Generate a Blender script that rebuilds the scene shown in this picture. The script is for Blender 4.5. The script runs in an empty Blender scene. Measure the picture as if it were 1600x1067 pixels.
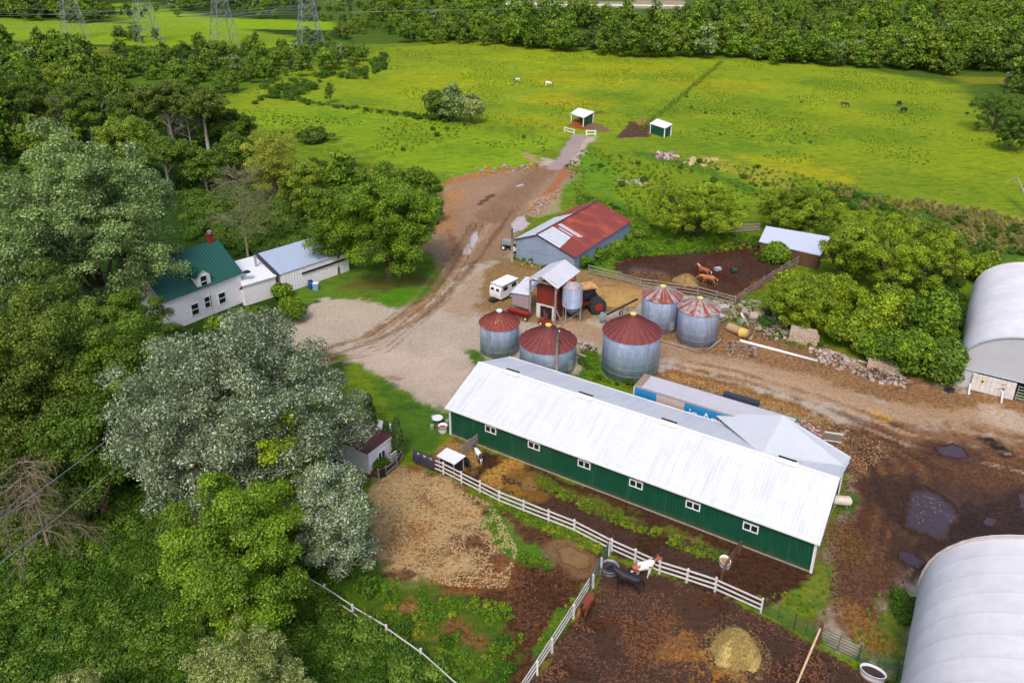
import bpy, math, random
import numpy as np
from mathutils import Matrix, Vector, Euler

# ------------------------------------------------------------------ camera, sky, sun, exposure
W_, H_ = 1600.0, 1067.0
F, PITCH, ROLL, CAMH = 1227.2, math.radians(22.573), math.radians(0.615), 45.81
PCX, PCY = 821.2, 404.2
sc = bpy.context.scene
cr, sr, cp, sp = math.cos(ROLL), math.sin(ROLL), math.cos(PITCH), math.sin(PITCH)
FW = np.array([0, cp, -sp]); UP0 = np.array([0, sp, cp]); RT0 = np.array([1.0, 0, 0])
RT = cr * RT0 + sr * UP0; UP = -sr * RT0 + cr * UP0
cam_d = bpy.data.cameras.new("camera"); cam = bpy.data.objects.new("camera", cam_d)
sc.collection.objects.link(cam); sc.camera = cam
m = Matrix(((RT[0], UP[0], -FW[0], 0), (RT[1], UP[1], -FW[1], 0), (RT[2], UP[2], -FW[2], CAMH), (0, 0, 0, 1)))
cam.matrix_world = m
cam_d.sensor_width = 36; cam_d.sensor_fit = 'HORIZONTAL'
cam_d.lens = 36 * F / W_
cam_d.shift_x = -(PCX - W_ / 2) / W_; cam_d.shift_y = (PCY - H_ / 2) / W_
cam_d.clip_start = 0.5; cam_d.clip_end = 6000

SUN_EL, SUN_AZ = math.radians(52), math.radians(-168)      # azimuth from +Y, towards +X
wd = bpy.data.worlds.new("World"); sc.world = wd; wd.use_nodes = True
wn = wd.node_tree.nodes; wl = wd.node_tree.links
sky = wn.new('ShaderNodeTexSky'); sky.sky_type = 'NISHITA'; sky.sun_disc = False
sky.sun_elevation = SUN_EL; sky.sun_rotation = SUN_AZ
sky.air_density = 1.0; sky.dust_density = 4.0; sky.ozone_density = 1.0
bg = [n for n in wn if n.type == 'BACKGROUND'][0]
wl.new(sky.outputs[0], bg.inputs[0]); bg.inputs[1].default_value = 0.15
sl = bpy.data.lights.new("sun", 'SUN'); sl.energy = 1.4; sl.angle = math.radians(14); sl.color = (1.0, 0.95, 0.87)
so = bpy.data.objects.new("sun", sl); sc.collection.objects.link(so)
sdir = Vector((math.sin(SUN_AZ) * math.cos(SUN_EL), math.cos(SUN_AZ) * math.cos(SUN_EL), math.sin(SUN_EL)))
so.rotation_euler = sdir.to_track_quat('Z', 'Y').to_euler(); so.location = (0, 0, 120)
sc.view_settings.view_transform = 'Standard'; sc.view_settings.look = 'None'
sc.view_settings.gamma = 1; sc.view_settings.exposure = 0.40
try:
    sc.cycles.max_bounces = 6; sc.cycles.diffuse_bounces = 3; sc.cycles.glossy_bounces = 2
    sc.cycles.transmission_bounces = 2; sc.cycles.transparent_max_bounces = 6
except Exception: pass

# ------------------------------------------------------------------ surveying: a point of the photograph -> a point of the place
CAM = np.array([0, 0, CAMH])
def ray(px, py):
    return FW + RT * ((px - PCX) / F) - UP * ((py - PCY) / F)
def G(px, py, z=0.0):
    d = ray(px, py); t = (z - CAMH) / d[2]; p = CAM + d * t
    return np.array([p[0], p[1], z])
def ZAT(px, py, P):
    d = ray(px, py); dh = d[:2]; t = (P[:2] @ dh) / (dh @ dh); return CAMH + t * d[2]
def depth(P): return (np.array(P) - CAM) @ FW
def mpp(P): return depth(P) / F          # metres per photo pixel at P
def proj(P):
    d = np.asarray(P, float) - CAM; z = d @ FW
    return PCX + F * (d @ RT) / z, PCY - F * (d @ UP) / z

rnd = random.Random(7)
def L(r, g, b):                          # sRGB 0-255 -> linear
    def f(c):
        c /= 255.0
        return c / 12.92 if c <= 0.04045 else ((c + 0.055) / 1.055) ** 2.4
    return (f(r), f(g), f(b))

# ------------------------------------------------------------------ mesh helpers
class MB:
    def __init__(s): s.v = []; s.f = []; s.m = []
    def add(s, vs, fs, mi=0):
        n = len(s.v); s.v += [tuple(map(float, v)) for v in vs]
        s.f += [tuple(n + i for i in f) for f in fs]; s.m += [mi] * len(fs); return s
    def box(s, c, d, rz=0, mi=0, rx=0, ry=0):
        h = [x / 2 for x in d]; E = Euler((rx, ry, rz)).to_matrix()
        vs = [Vector(c) + E @ Vector((x * h[0], y * h[1], z * h[2])) for x, y, z in
              ((-1,-1,-1),(1,-1,-1),(1,1,-1),(-1,1,-1),(-1,-1,1),(1,-1,1),(1,1,1),(-1,1,1))]
        return s.add(vs, [(0,3,2,1),(4,5,6,7),(0,1,5,4),(1,2,6,5),(2,3,7,6),(3,0,4,7)], mi)
    def bar(s, a, b, w, h, mi=0):            # rectangular bar from a to b
        a = Vector(a); b = Vector(b); d = (b - a)
        z = Vector((0, 0, 1)) if abs(d.normalized().z) < .95 else Vector((0, 1, 0))
        x = d.cross(z).normalized(); y = x.cross(d).normalized()
        vs = [p + x * sx * w / 2 + y * sy * h / 2 for p in (a, b) for sx, sy in ((-1,-1),(1,-1),(1,1),(-1,1))]
        return s.add(vs, [(0,1,2,3),(7,6,5,4),(0,4,5,1),(1,5,6,2),(2,6,7,3),(3,7,4,0)], mi)
    def tube(s, pts, rs, n=8, mi=0, caps=True):
        pts = [Vector(p) for p in pts]
        if not hasattr(rs, '__len__'): rs = [rs] * len(pts)
        base = len(s.v); ref = None
        for i, p in enumerate(pts):
            d = (pts[min(i + 1, len(pts) - 1)] - pts[max(i - 1, 0)]).normalized()
            if ref is None: ref = Vector((0, 0, 1)) if abs(d.z) < .9 else Vector((1, 0, 0))
            x = d.cross(ref).normalized(); y = x.cross(d).normalized()
            for k in range(n):
                a = 2 * math.pi * k / n; q = p + x * math.cos(a) * rs[i] + y * math.sin(a) * rs[i]
                s.v.append(tuple(q))
        for i in range(len(pts) - 1):
            for k in range(n):
                a = base + i * n + k; b = base + i * n + (k + 1) % n
                s.f.append((a, b, b + n, a + n)); s.m.append(mi)
        if caps:
            s.f.append(tuple(base + k for k in range(n))); s.m.append(mi)
            e = base + (len(pts) - 1) * n
            s.f.append(tuple(e + n - 1 - k for k in range(n))); s.m.append(mi)
        return s
    def lathe(s, prof, n=24, c=(0, 0, 0), mi=0, capb=True, capt=True):
        base = len(s.v)
        for r, z in prof:
            for k in range(n):
                a = 2 * math.pi * k / n; s.v.append((c[0] + r * math.cos(a), c[1] + r * math.sin(a), c[2] + z))
        for i in range(len(prof) - 1):
            for k in range(n):
                a = base + i * n + k; b = base + i * n + (k + 1) % n
                s.f.append((a, b, b + n, a + n)); s.m.append(mi)
        if capb: s.f.append(tuple(base + n - 1 - k for k in range(n))); s.m.append(mi)
        if capt:
            e = base + (len(prof) - 1) * n; s.f.append(tuple(e + k for k in range(n))); s.m.append(mi)
        return s
    def slab(s, quad, t, mi=0):              # thick panel from 4 (or n) corner points, thickness t along -normal
        q = [Vector(p) for p in quad]; nrm = (q[1] - q[0]).cross(q[-1] - q[0]).normalized(); n = len(q)
        vs = q + [p - nrm * t for p in q]
        fs = [tuple(range(n)), tuple(range(2 * n - 1, n - 1, -1))] + [(i, n + i, n + (i + 1) % n, (i + 1) % n) for i in range(n)]
        return s.add(vs, fs, mi)
    def mesh(s, name, mats, smooth=False):
        me = bpy.data.meshes.new(name); me.from_pydata(s.v, [], s.f)
        for mt in (mats if isinstance(mats, (list, tuple)) else [mats]): me.materials.append(mt)
        if any(s.m): me.polygons.foreach_set('material_index', s.m)
        if smooth: me.polygons.foreach_set('use_smooth', [True] * len(s.f))
        me.update(); return me
col = sc.collection
def thing(name, label, cat, loc=(0, 0, 0), rz=0, group=None):
    o = bpy.data.objects.new(name, None); col.objects.link(o); o.empty_display_size = .5
    o.location = tuple(float(x) for x in loc); o.rotation_euler = (0, 0, rz)
    o['label'] = label; o['category'] = cat
    if group: o['group'] = group
    return o
def put(name, me, parent=None, label=None):
    o = bpy.data.objects.new(name, me); col.objects.link(o)
    if parent is not None: o.parent = parent
    if label: o['label'] = label
    return o
def part(name, mb, mats, parent, label=None, smooth=False):
    return put(name, mb.mesh(name, mats, smooth), parent, label)
def tag(o, label, cat, group=None, kind=None):
    o['label'] = label
    if cat: o['category'] = cat
    if group: o['group'] = group
    if kind: o['kind'] = kind
    return o
def dup(o, loc=None, rz=None, label=None, parent=None, scale=None):
    c = o.copy(); col.objects.link(c)
    if parent is not None: c.parent = parent
    if loc is not None: c.location = tuple(float(x) for x in loc)
    if rz is not None: c.rotation_euler = (0, 0, rz)
    if scale is not None: c.scale = scale if hasattr(scale, '__len__') else (scale,) * 3
    if label: c['label'] = label
    for ch in KIDS.get(o.name, []): reg(dup(ch, parent=c), c)
    return c
KIDS = {}
def reg(o, parent): KIDS.setdefault(parent.name, []).append(o); return o

def fastmesh(name, V, Fq, mats, attrs=None, smooth=False, mi=None):
    """V (n,3), Fq (m,k) all faces with k corners"""
    me = bpy.data.meshes.new(name); V = np.asarray(V, np.float32); Fq = np.asarray(Fq, np.int32)
    k = Fq.shape[1]
    me.vertices.add(len(V)); me.vertices.foreach_set('co', V.ravel())
    me.loops.add(Fq.size); me.loops.foreach_set('vertex_index', Fq.ravel())
    me.polygons.add(len(Fq)); me.polygons.foreach_set('loop_start', np.arange(len(Fq), dtype=np.int32) * k)
    me.polygons.foreach_set('loop_total', np.full(len(Fq), k, np.int32))
    if smooth: me.polygons.foreach_set('use_smooth', np.ones(len(Fq), bool))
    for mt in mats: me.materials.append(mt)
    if mi is not None: me.polygons.foreach_set('material_index', np.asarray(mi, np.int32))
    for an, (typ, dom, val) in (attrs or {}).items():
        a = me.attributes.new(an, typ, dom)
        a.data.foreach_set('color' if typ == 'FLOAT_COLOR' else 'value', np.asarray(val, np.float32).ravel())
    me.update(calc_edges=True); me.validate(); return me

# ------------------------------------------------------------------ materials
class NT:
    def __init__(s, name):
        s.m = bpy.data.materials.new(name); s.m.use_nodes = True; s.t = s.m.node_tree; s.n = s.t.nodes
        s.b = s.n['Principled BSDF']; s.out = s.n['Material Output']
    def N(s, typ, **kw):
        n = s.n.new(typ)
        for k, v in kw.items(): setattr(n, k, v)
        return n
    def link(s, a, b): s.t.links.new(a, b)
    def set(s, n, **kw):
        for k, v in kw.items(): n.inputs[k].default_value = v
    def noise(s, scale, detail=3, rough=.6, vec=None, out='Fac'):
        n = s.N('ShaderNodeTexNoise'); n.inputs['Scale'].default_value = scale
        n.inputs['Detail'].default_value = detail; n.inputs['Roughness'].default_value = rough
        s.link(vec if vec is not None else s.obj(), n.inputs['Vector']); return n.outputs[out]
    def obj(s):
        if not hasattr(s, '_o'): s._o = s.N('ShaderNodeTexCoord').outputs['Object']
        return s._o
    def ramp(s, fac, a, b, ca=(0, 0, 0), cb=(1, 1, 1)):
        n = s.N('ShaderNodeValToRGB'); e = n.color_ramp.elements
        e[0].position = a; e[0].color = (*ca, 1); e[1].position = b; e[1].color = (*cb, 1)
        s.link(fac, n.inputs[0]); return n.outputs[0]
    def mix(s, fac, a, b, mode='MIX'):
        n = s.N('ShaderNodeMix', data_type='RGBA', blend_type=mode)
        for sock, v in ((n.inputs[0], fac), (n.inputs[6], a), (n.inputs[7], b)):
            if hasattr(v, 'links') or hasattr(v, 'is_linked'): s.link(v, sock)
            elif hasattr(v, '__len__'): sock.default_value = (*v[:3], 1)
            else: sock.default_value = v
        return n.outputs[2]
    def math(s, op, a, b=None, c=None):
        n = s.N('ShaderNodeMath', operation=op)
        for i, v in enumerate((a, b, c)):
            if v is None: continue
            if hasattr(v, 'is_linked'): s.link(v, n.inputs[i])
            else: n.inputs[i].default_value = v
        return n.outputs[0]
    def sep(s, vec):
        n = s.N('ShaderNodeSeparateXYZ'); s.link(vec, n.inputs[0]); return n.outputs
    def attr(s, name, out='Fac'):
        n = s.N('ShaderNodeAttribute'); n.attribute_name = name; return n.outputs[out]
    def bump(s, h, strength=.5, dist=.05, prev=None):
        n = s.N('ShaderNodeBump'); n.inputs['Strength'].default_value = strength; n.inputs['Distance'].default_value = dist
        s.link(h, n.inputs['Height'])
        if prev is not None: s.link(prev, n.inputs['Normal'])
        s.link(n.outputs[0], s.b.inputs['Normal']); return n.outputs[0]
    def fin(s, colr=None, rough=None, metal=None, spec=None):
        for nm, v in (('Base Color', colr), ('Roughness', rough), ('Metallic', metal), ('Specular IOR Level', spec)):
            if v is None: continue
            if hasattr(v, 'is_linked'): s.link(v, s.b.inputs[nm])
            elif hasattr(v, '__len__'): s.b.inputs[nm].default_value = (*v[:3], 1)
            else: s.b.inputs[nm].default_value = v
        return s.m

def plain(name, c, rough=.7, metal=0, var=.18, scale=3.0, c2=None, bumps=.15, dirt=None):
    t = NT(name); n1 = t.noise(scale, 5); n2 = t.noise(scale * 7.3, 3)
    c2 = c2 or tuple(x * (1 - var) for x in c)
    k = t.mix(t.ramp(n1, .35, .65), c, c2)
    k = t.mix(t.math('MULTIPLY', t.ramp(n2, .45, .8), .35), k, tuple(x * .7 for x in c))
    if dirt:
        k = t.mix(t.ramp(t.noise(scale * .6, 6, .7), dirt[1], dirt[1] + .12), k, dirt[0])
    if bumps: t.bump(n2, bumps, .02)
    return t.fin(k, rough, metal)

def ribbed(name, c, axis, period, rough=.5, metal=0, var=.12, rust=None, depthm=.03, sharp=False, streak=None, spec=None, mud=None, lap=None):
    """metal sheeting whose ribs repeat along an object axis"""
    t = NT(name); o = t.sep(t.obj())[axis]
    ph = t.math('MULTIPLY', o, 2 * math.pi / period); w = t.math('SINE', ph)
    if sharp: w = t.math('POWER', t.math('ABSOLUTE', t.math('SINE', t.math('MULTIPLY', ph, .5))), 8.0)
    n1 = t.noise(.9, 5, .65); n2 = t.noise(6, 4)
    k = t.mix(t.ramp(n1, .3, .7), c, tuple(x * (1 - var) for x in c))
    k = t.mix(t.math('MULTIPLY', t.ramp(n2, .4, .75), .25), k, tuple(x * .75 for x in c))
    # per-sheet tone
    sh = t.math('FLOOR', t.math('DIVIDE', o, period * 4)); wn_ = t.N('ShaderNodeTexWhiteNoise', noise_dimensions='1D'); t.link(sh, wn_.inputs['W'])
    k = t.mix(t.math('MULTIPLY', wn_.outputs['Value'], .10), k, tuple(x * .55 for x in c))
    if rust:
        k = t.mix(t.ramp(t.noise(rust[2], 6, .7), rust[1], rust[1] + .1), k, rust[0])
    if streak:
        sv = t.N('ShaderNodeMapping'); sv.inputs['Scale'].default_value = streak[1]; t.link(t.obj(), sv.inputs[0])
        k = t.mix(t.ramp(t.noise(1, 5, .7, sv.outputs[0]), streak[2], streak[2] + .2), k, streak[0])
    if mud:
        z = t.sep(t.obj())[2]; e = t.math('ADD', z, t.math('MULTIPLY', t.noise(1.8, 5, .7), .7))
        k = t.mix(t.math('MULTIPLY', t.ramp(e, .35, 1.0, (1, 1, 1), (0, 0, 0)), .6), k, mud)
    if lap: 
        la = t.math('LESS_THAN', t.math('FRACT', t.math('DIVIDE', t.sep(t.obj())[lap[0]], lap[1])), lap[2]); k = t.mix(t.math('MULTIPLY', la, .4), k, tuple(x * .6 for x in c))
    t.bump(w, .6, depthm)
    return t.fin(k, rough, metal, spec)

def leafmat(name, dark, light, pale=None, paleamt=0, transl=.3, rough=.55, p0=.5):
    t = NT(name); lv = t.attr('lv'); tone = t.attr('tone')
    oi = t.N('ShaderNodeObjectInfo').outputs['Random']
    f = t.math('ADD', t.math('MULTIPLY', lv, .55), t.math('MULTIPLY', tone, .45))
    k = t.mix(t.ramp(f, .12, .88), tuple(x * .66 for x in dark), light)
    k = t.mix(t.math('MULTIPLY', oi, .35), k, tuple(x * .5 for x in dark))
    if pale:
        k = t.mix(t.math('MULTIPLY', t.ramp(lv, p0, .96), paleamt), k, pale)
    t.fin(k, rough, 0, .3)
    tr = t.N('ShaderNodeBsdfTranslucent'); t.link(k, tr.inputs[0])
    mx = t.N('ShaderNodeMixShader'); mx.inputs[0].default_value = transl
    t.link(t.b.outputs[0], mx.inputs[1]); t.link(tr.outputs[0], mx.inputs[2]); t.link(mx.outputs[0], t.out.inputs[0])
    return t.m

M = {}
M['white_roof'] = ribbed('white_steel_roof', L(210, 213, 220), 0, .30, rough=.5, var=.07, depthm=.014, rust=(L(186, 186, 190), .62, .5), streak=(L(190, 192, 200), (2.2, .18, .18), .5), lap=(1, 1.85, .022))
M['green_wall'] = ribbed('green_steel_siding', L(10, 76, 54), 0, .30, rough=.5, var=.2, depthm=.025, streak=(L(30, 84, 62), (1.2, 1, .25), .52), mud=L(86, 84, 62))
M['white'] = plain('white_paint', L(228, 228, 232), .6, var=.06)
M['white_wood'] = plain('weathered_white_boards', L(214, 210, 208), .8, var=.2, scale=2, dirt=(L(120, 105, 95), .62))
M['grey_wood'] = plain('grey_weathered_wood', L(150, 140, 132), .9, var=.35, scale=2.5)
M['brown_wood'] = plain('brown_wood', L(100, 70, 50), .9, var=.35, scale=3)
M['dark'] = plain('dark_void', L(28, 27, 30), .8, var=.1)
M['glass'] = plain('dark_glass', L(38, 40, 46), .12, var=.2, bumps=0)
M['black'] = plain('black_rubber', L(30, 30, 33), .75, var=.2, scale=8)
M['tyre'] = plain('tyre_rubber', L(46, 50, 56), .85, var=.3, scale=6)
M['red'] = plain('faded_red_paint', L(150, 40, 28), .55, var=.25, scale=3, dirt=(L(110, 62, 45), .6))
M['maroon'] = plain('maroon_roofing', L(98, 50, 52), .8, var=.12, scale=1.5)
M['green_roof'] = ribbed('green_standing_seam', L(22, 84, 74), 0, .42, rough=.45, var=.06, depthm=.05, sharp=True)
M['steel'] = plain('galvanised_steel', L(165, 172, 182), .45, .3, var=.2, scale=4)
M['lattice'] = plain('lattice_steel', L(134, 138, 146), .55, .2, var=.1)
M['bluewall'] = ribbed('blue_grey_siding', L(140, 157, 182), 0, .32, rough=.55, var=.1, depthm=.03, streak=(L(112, 128, 155), (.25, .25, 1.5), .5))
M['bluewall_y'] = ribbed('blue_grey_siding_side', L(132, 152, 182), 1, .32, rough=.55, var=.1, depthm=.03, streak=(L(112, 128, 155), (.25, .25, 1.5), .5))
M['rustroof'] = ribbed('rusty_red_roof', L(136, 60, 48), 1, .7, rough=.6, var=.15, depthm=.03, streak=(L(178, 84, 52), (.25, .5, .5), .5))
M['palemetal'] = ribbed('pale_galvanised_roof', L(205, 210, 220), 1, .7, rough=.45, var=.1, depthm=.03, rust=(L(160, 130, 120), .66, .8))
M['whitewall'] = plain('white_clapboard', L(236, 233, 238), .7, var=.07, scale=1.2, dirt=(L(170, 160, 160), .66))
M['paleblue'] = ribbed('pale_blue_roof', L(168, 182, 206), 0, .5, rough=.5, var=.06, depthm=.02)
M['barnred'] = ribbed('weathered_red_boards', L(122, 40, 28), 0, .22, rough=.85, var=.25, depthm=.02)
M['brick'] = plain('red_brick', L(140, 50, 40), .9, var=.3, scale=6)
M['tarp'] = plain('dark_tarpaulin', L(58, 56, 74), .6, var=.2, scale=4)
M['bluep'] = plain('blue_plastic', L(30, 70, 160), .5, var=.15)
M['yellow'] = plain('yellow_paint', L(215, 205, 105), .6, var=.12)
M['concrete'] = plain('old_concrete', L(165, 152, 140), .95, var=.35, scale=2, bumps=.5)
M['rubble'] = plain('rubble_stone', L(176, 162, 152), .95, var=.4, scale=5, bumps=.5)
M['hay'] = plain('hay', L(196, 172, 98), .95, var=.35, scale=9, bumps=.8)
M['straw'] = plain('straw_bedding', L(186, 150, 90), .95, var=.4, scale=7, bumps=.8)
M['bark'] = plain('bark', L(96, 82, 70), .95, var=.35, scale=4, bumps=.6)
M['palebark'] = plain('pale_bark', L(158, 148, 134), .9, var=.3, scale=4, bumps=.5)
M['deadbark'] = plain('dead_bark', L(128, 114, 94), .9, var=.35, scale=3, bumps=.5)
# ------------------------------------------------------------------ ground: one painted-albedo sheet, with yards, lanes and paddocks laid on it
def vnoise(x, y, seed=0):
    xi = np.floor(x).astype(np.int64); yi = np.floor(y).astype(np.int64); fx = x - xi; fy = y - yi
    def h(a, b):
        n = (a * 374761393 + b * 668265263 + seed * 1442695041) & 0xffffffff
        n = ((n ^ (n >> 13)) * 1274126177) & 0xffffffff
        return ((n ^ (n >> 16)) & 0xffff) / 65535.0
    fx = fx * fx * (3 - 2 * fx); fy = fy * fy * (3 - 2 * fy)
    return (h(xi, yi) * (1 - fx) + h(xi + 1, yi) * fx) * (1 - fy) + (h(xi, yi + 1) * (1 - fx) + h(xi + 1, yi + 1) * fx) * fy
def fbm(x, y, seed=0, o=4):
    s = 0; a = .5
    for i in range(o): s = s + a * vnoise(x, y, seed + i * 17); x = x * 2.03; y = y * 2.03; a *= .5
    return s / (1 - .5 ** o)
def W(pts): return np.array([G(*p)[:2] for p in pts])
def dseg(X, Y, a, b):
    d = b - a; t = np.clip(((X - a[0]) * d[0] + (Y - a[1]) * d[1]) / max(d @ d, 1e-9), 0, 1)
    return np.hypot(X - a[0] - t * d[0], Y - a[1] - t * d[1])
def dpoly(X, Y, P):                      # signed distance, positive inside
    D = np.full(X.shape, 1e9); ins = np.zeros(X.shape, bool); n = len(P)
    for i in range(n):
        a, b = P[i], P[(i + 1) % n]; D = np.minimum(D, dseg(X, Y, a, b))
        c = (a[1] > Y) != (b[1] > Y)
        with np.errstate(divide='ignore', invalid='ignore'):
            xi = (b[0] - a[0]) * (Y - a[1]) / (b[1] - a[1]) + a[0]
        ins ^= c & (X < xi)
    return np.where(ins, D, -D)
# ground cover: (kind, points of the place, colour, softness m, ragged edge m, strength, speckle, grassiness, wetness)
PA = []
def P(pts, c, soft=1.5, rag=2, st=1, k=.5, g=0, w=0): PA.append(('p', W(pts), L(*c), soft, rag, st, k, g, w, 0))
def S(pts, r, c, soft=1, rag=1, st=1, k=.5, g=0, w=0): PA.append(('s', W(pts), L(*c), soft, rag, st, k, g, w, r))
g1 = dict(g=1, k=.6)
P([(330,200),(345,150),(470,110),(600,75),(730,66),(1000,84),(1300,104),(1495,135),(1540,190),(1700,250),(1700,330),(1400,300),(1100,250),(880,215),(700,190),(520,200)], (128,148,26), 8, 8, **g1)
P([(330,180),(500,165),(700,190),(860,215),(840,262),(720,275),(600,250),(470,200)], (122,150,26), 6, 6, **g1)
P([(900,215),(1060,205),(1250,240),(1700,310),(1700,350),(1320,320),(1000,330),(920,290)], (114,138,26), 5, 6, **g1)
for x, y, r, c in ((900,120,14,(168,156,10)),(1110,130,12,(160,150,12)),(890,155,8,(176,150,20)),(700,120,16,(150,160,10)),(640,140,12,(150,160,12)),(990,105,14,(160,156,16)),
                   (1290,180,12,(140,150,14)),(1240,260,8,(180,165,20)),(1480,240,10,(130,150,16)),(830,90,12,(150,160,10)),(1350,140,14,(130,150,14)),(850,190,7,(150,150,24))):
    S([(x - 20, y), (x + 25, y + 3)], r, c, 12, 8, .42, **g1)
for x, y, r in ((760,165,6),(1090,165,8),(1190,160,7),(1230,180,8),(1110,195,6),(960,150,9),(1260,215,6),(850,170,4),(800,200,5),(1370,210,9),(1150,215,6),(1010,175,8),(1300,130,10),(520,180,5),(1400,170,9),(560,160,7),(1200,230,6),(1080,225,4),(640,215,5),(740,235,5)):
    S([(x - 14, y), (x + 14, y + 2)], r, (84,122,22), 5, 7, .5, g=1, k=.9)
S([(990,205),(1060,155),(1128,96)], .8, (84,120,26), 1.5, 1.5, .7, **g1)
S([(410,150),(520,165),(600,172),(700,190)], 1.2, (60,98,24), 1, 1.5, .8, **g1)
S([(770,120),(1120,118)], 5, (96,132,14), 4, 5, .4, **g1)
S([(1105,252),(1200,275),(1215,295)], 5, (150,148,52), 3, 4, .7, **g1)
S([(1000,240),(1090,262),(1180,300)], 2.2, (66,112,26), 2, 2, .8, **g1)
P([(1230,290),(1330,295),(1480,330),(1600,370),(1600,400),(1500,420),(1400,330),(1260,310)], (74,108,36), 3, 3, **g1)
S([(1420,318),(1500,330),(1600,352)], 3.2, (158,142,74), 2, 3, .8, g=.5, k=.8)
S([(1500,350),(1620,385)], 3, (120,112,60), 2, 3, .7, g=.6, k=.8)
P([(900,300),(960,310),(1010,340),(1180,370),(1210,400),(1180,385),(980,420),(900,425)], (84,124,24), 1.5, 1.5, **g1)
P([(890,262),(925,225),(960,260),(960,310),(900,300),(860,325)], (96,134,28), 2, 2, **g1)
# woodland floors
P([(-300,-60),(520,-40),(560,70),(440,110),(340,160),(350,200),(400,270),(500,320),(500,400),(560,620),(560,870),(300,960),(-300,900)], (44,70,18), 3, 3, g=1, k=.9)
P([(60,96),(345,96),(520,60),(560,70),(440,112),(345,165),(200,150)], (84,116,26), 3, 5, .9, **g1)
P([(185,0),(185,35),(330,45),(520,48),(540,40),(520,34),(330,28)], (128,158,18), 2, 3, **g1)
P([(-200,60),(-200,20),(180,36),(380,46),(470,60),(460,75),(330,78),(180,70)], (124,152,22), 3, 4, **g1)
P([(-100,85),(180,70),(180,88),(-100,110)], (110,120,22), 2, 3, **g1)
P([(560,70),(730,64),(1000,80),(1300,100),(1500,132),(1560,200),(1700,240),(2200,100),(2000,-60),(400,-60)], (74,100,28), 3, 3, g=1, k=.8)
P([(790,14),(1070,14),(1070,2),(790,2)], (178,164,140), 1, 1, .8, g=.2)
P([(1490,118),(1620,124),(1620,134),(1500,130)], (130,130,30), 1.5, 2, .9, **g1)
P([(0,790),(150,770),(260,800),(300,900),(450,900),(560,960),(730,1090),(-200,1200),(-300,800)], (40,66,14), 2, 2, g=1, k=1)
for x, y, r, c in ((190,930,5,(104,120,22)),(170,1000,3,(88,108,20)),(60,880,4,(60,100,20)),(480,1040,6,(44,84,20)),(330,860,3,(60,90,24)),(100,980,4,(52,92,18)),(152,955,.7,(180,100,30))):
    S([(x, y), (x + 20, y + 5)], r, c, 3, 3, .7, g=1, k=1)
P([(560,580),(600,590),(650,622),(702,640),(702,690),(690,712),(650,712),(630,700),(600,640)], (78,112,32), 1, 1.5, **g1)
P([(600,380),(690,430),(700,440),(660,475),(612,482),(560,462),(470,470),(440,450),(500,420)], (88,122,34), 1, 1.5, **g1)
S([(560,445),(640,440)], 2.5, (110,100,50), 1.5, 1.5, .7, g=.4)
S([(640,455),(610,470)], 2, (80,130,20), 1, 1, .8, **g1)
# soil: house yard, road, lane
yard = [(505,470),(560,465),(612,482),(660,478),(695,440),(692,415),(672,392),(668,350),(690,300),(715,275),(760,268),(835,262),(848,246),(880,250),(905,214),(930,214),(893,268),(880,292),(848,322),(822,345),(806,372),(806,410),(830,425),(900,425),(960,432),(1010,448),(1060,458),(1148,472),(1215,500),(1300,556),(1400,590),(1480,600),(1640,640),(1700,900),(1500,1000),(1420,1000),(1395,1062),(1290,1010),(1275,985),(1280,890),(1326,722),(1245,655),(1000,585),(900,585),(800,560),(752,560),(742,590),(700,636),(655,630),(600,592),(550,562),(490,545),(440,550),(400,520)]
P(yard, (184,172,156), 1, 1.2, k=.35)
P([(690,300),(715,275),(760,268),(835,262),(880,250),(905,262),(880,292),(848,322),(806,372),(800,410),(700,420),(665,390),(668,350)], (158,132,108), 2, 2, k=.6)
S([(700,285),(760,270),(835,264)], 1.6, (176,124,76), 1.2, 1.8, .8, k=.9)
S([(705,300),(700,330),(690,360)], 2.2, (184,136,84), 2, 2, .6, k=.8)
S([(884,255),(872,285),(855,310)], 1.0, (176,106,62), 1, 1, .7, k=.8)
S([(850,265),(810,300),(770,340)], 3.0, (134,104,82), 2, 1.2, .6, k=.7)
S([(905,214),(890,240),(868,262)], 1.9, (164,150,150), .7, .7, .95, k=.5)
S([(820,240),(845,256)], .9, (170,140,110), .7, .6, .8)
S([(742,350),(720,385),(700,430),(650,485),(560,530),(500,548)], .55, (140,108,78), .5, .5, .75, k=.8)
S([(790,345),(760,390),(720,440),(660,495),(590,530),(520,556)], .45, (142,112,84), .5, .5, .7, k=.8)
S([(765,350),(735,395),(700,445),(640,492),(560,536)], .5, (182,150,120), .4, .4, .7)
S([(800,330),(750,400),(700,455)], .35, (120,92,70), .4, .4, .6, k=.8)
S([(745,365),(730,395)], .8, (214,200,190), .4, .5, .8, w=.5)
S([(708,372),(718,395)], .6, (120,76,50), .5, .5, .6)
S([(748,320),(770,305)], .7, (84,58,42), .5, .6, .8)
S([(700,360),(712,400)], .5, (138,96,66), .5, .6, .6)
P([(830,315),(880,295),(870,330),(830,345)], (180,160,130), 1, 1, .7, k=1)
P([(720,440),(780,410),(830,430),(830,470),(780,480),(730,500),(690,490)], (172,146,122), 2, 2, .7)
P([(770,405),(812,400),(900,425),(960,432),(1010,450),(990,480),(930,500),(880,505),(800,500),(740,480)], (146,120,72), 1.5, 1.5, .85, k=.8)
P([(930,440),(1000,448),(1005,470),(940,480)], (188,148,100), 1.2, 1.2, .8, k=1)
P([(690,560),(640,545),(560,535),(560,560),(640,610),(700,625),(735,580)], (200,180,164), 3, 2, .8, k=.22)
S([(612,590),(625,592)], .5, (150,104,84), .5, .5, .6)
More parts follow.
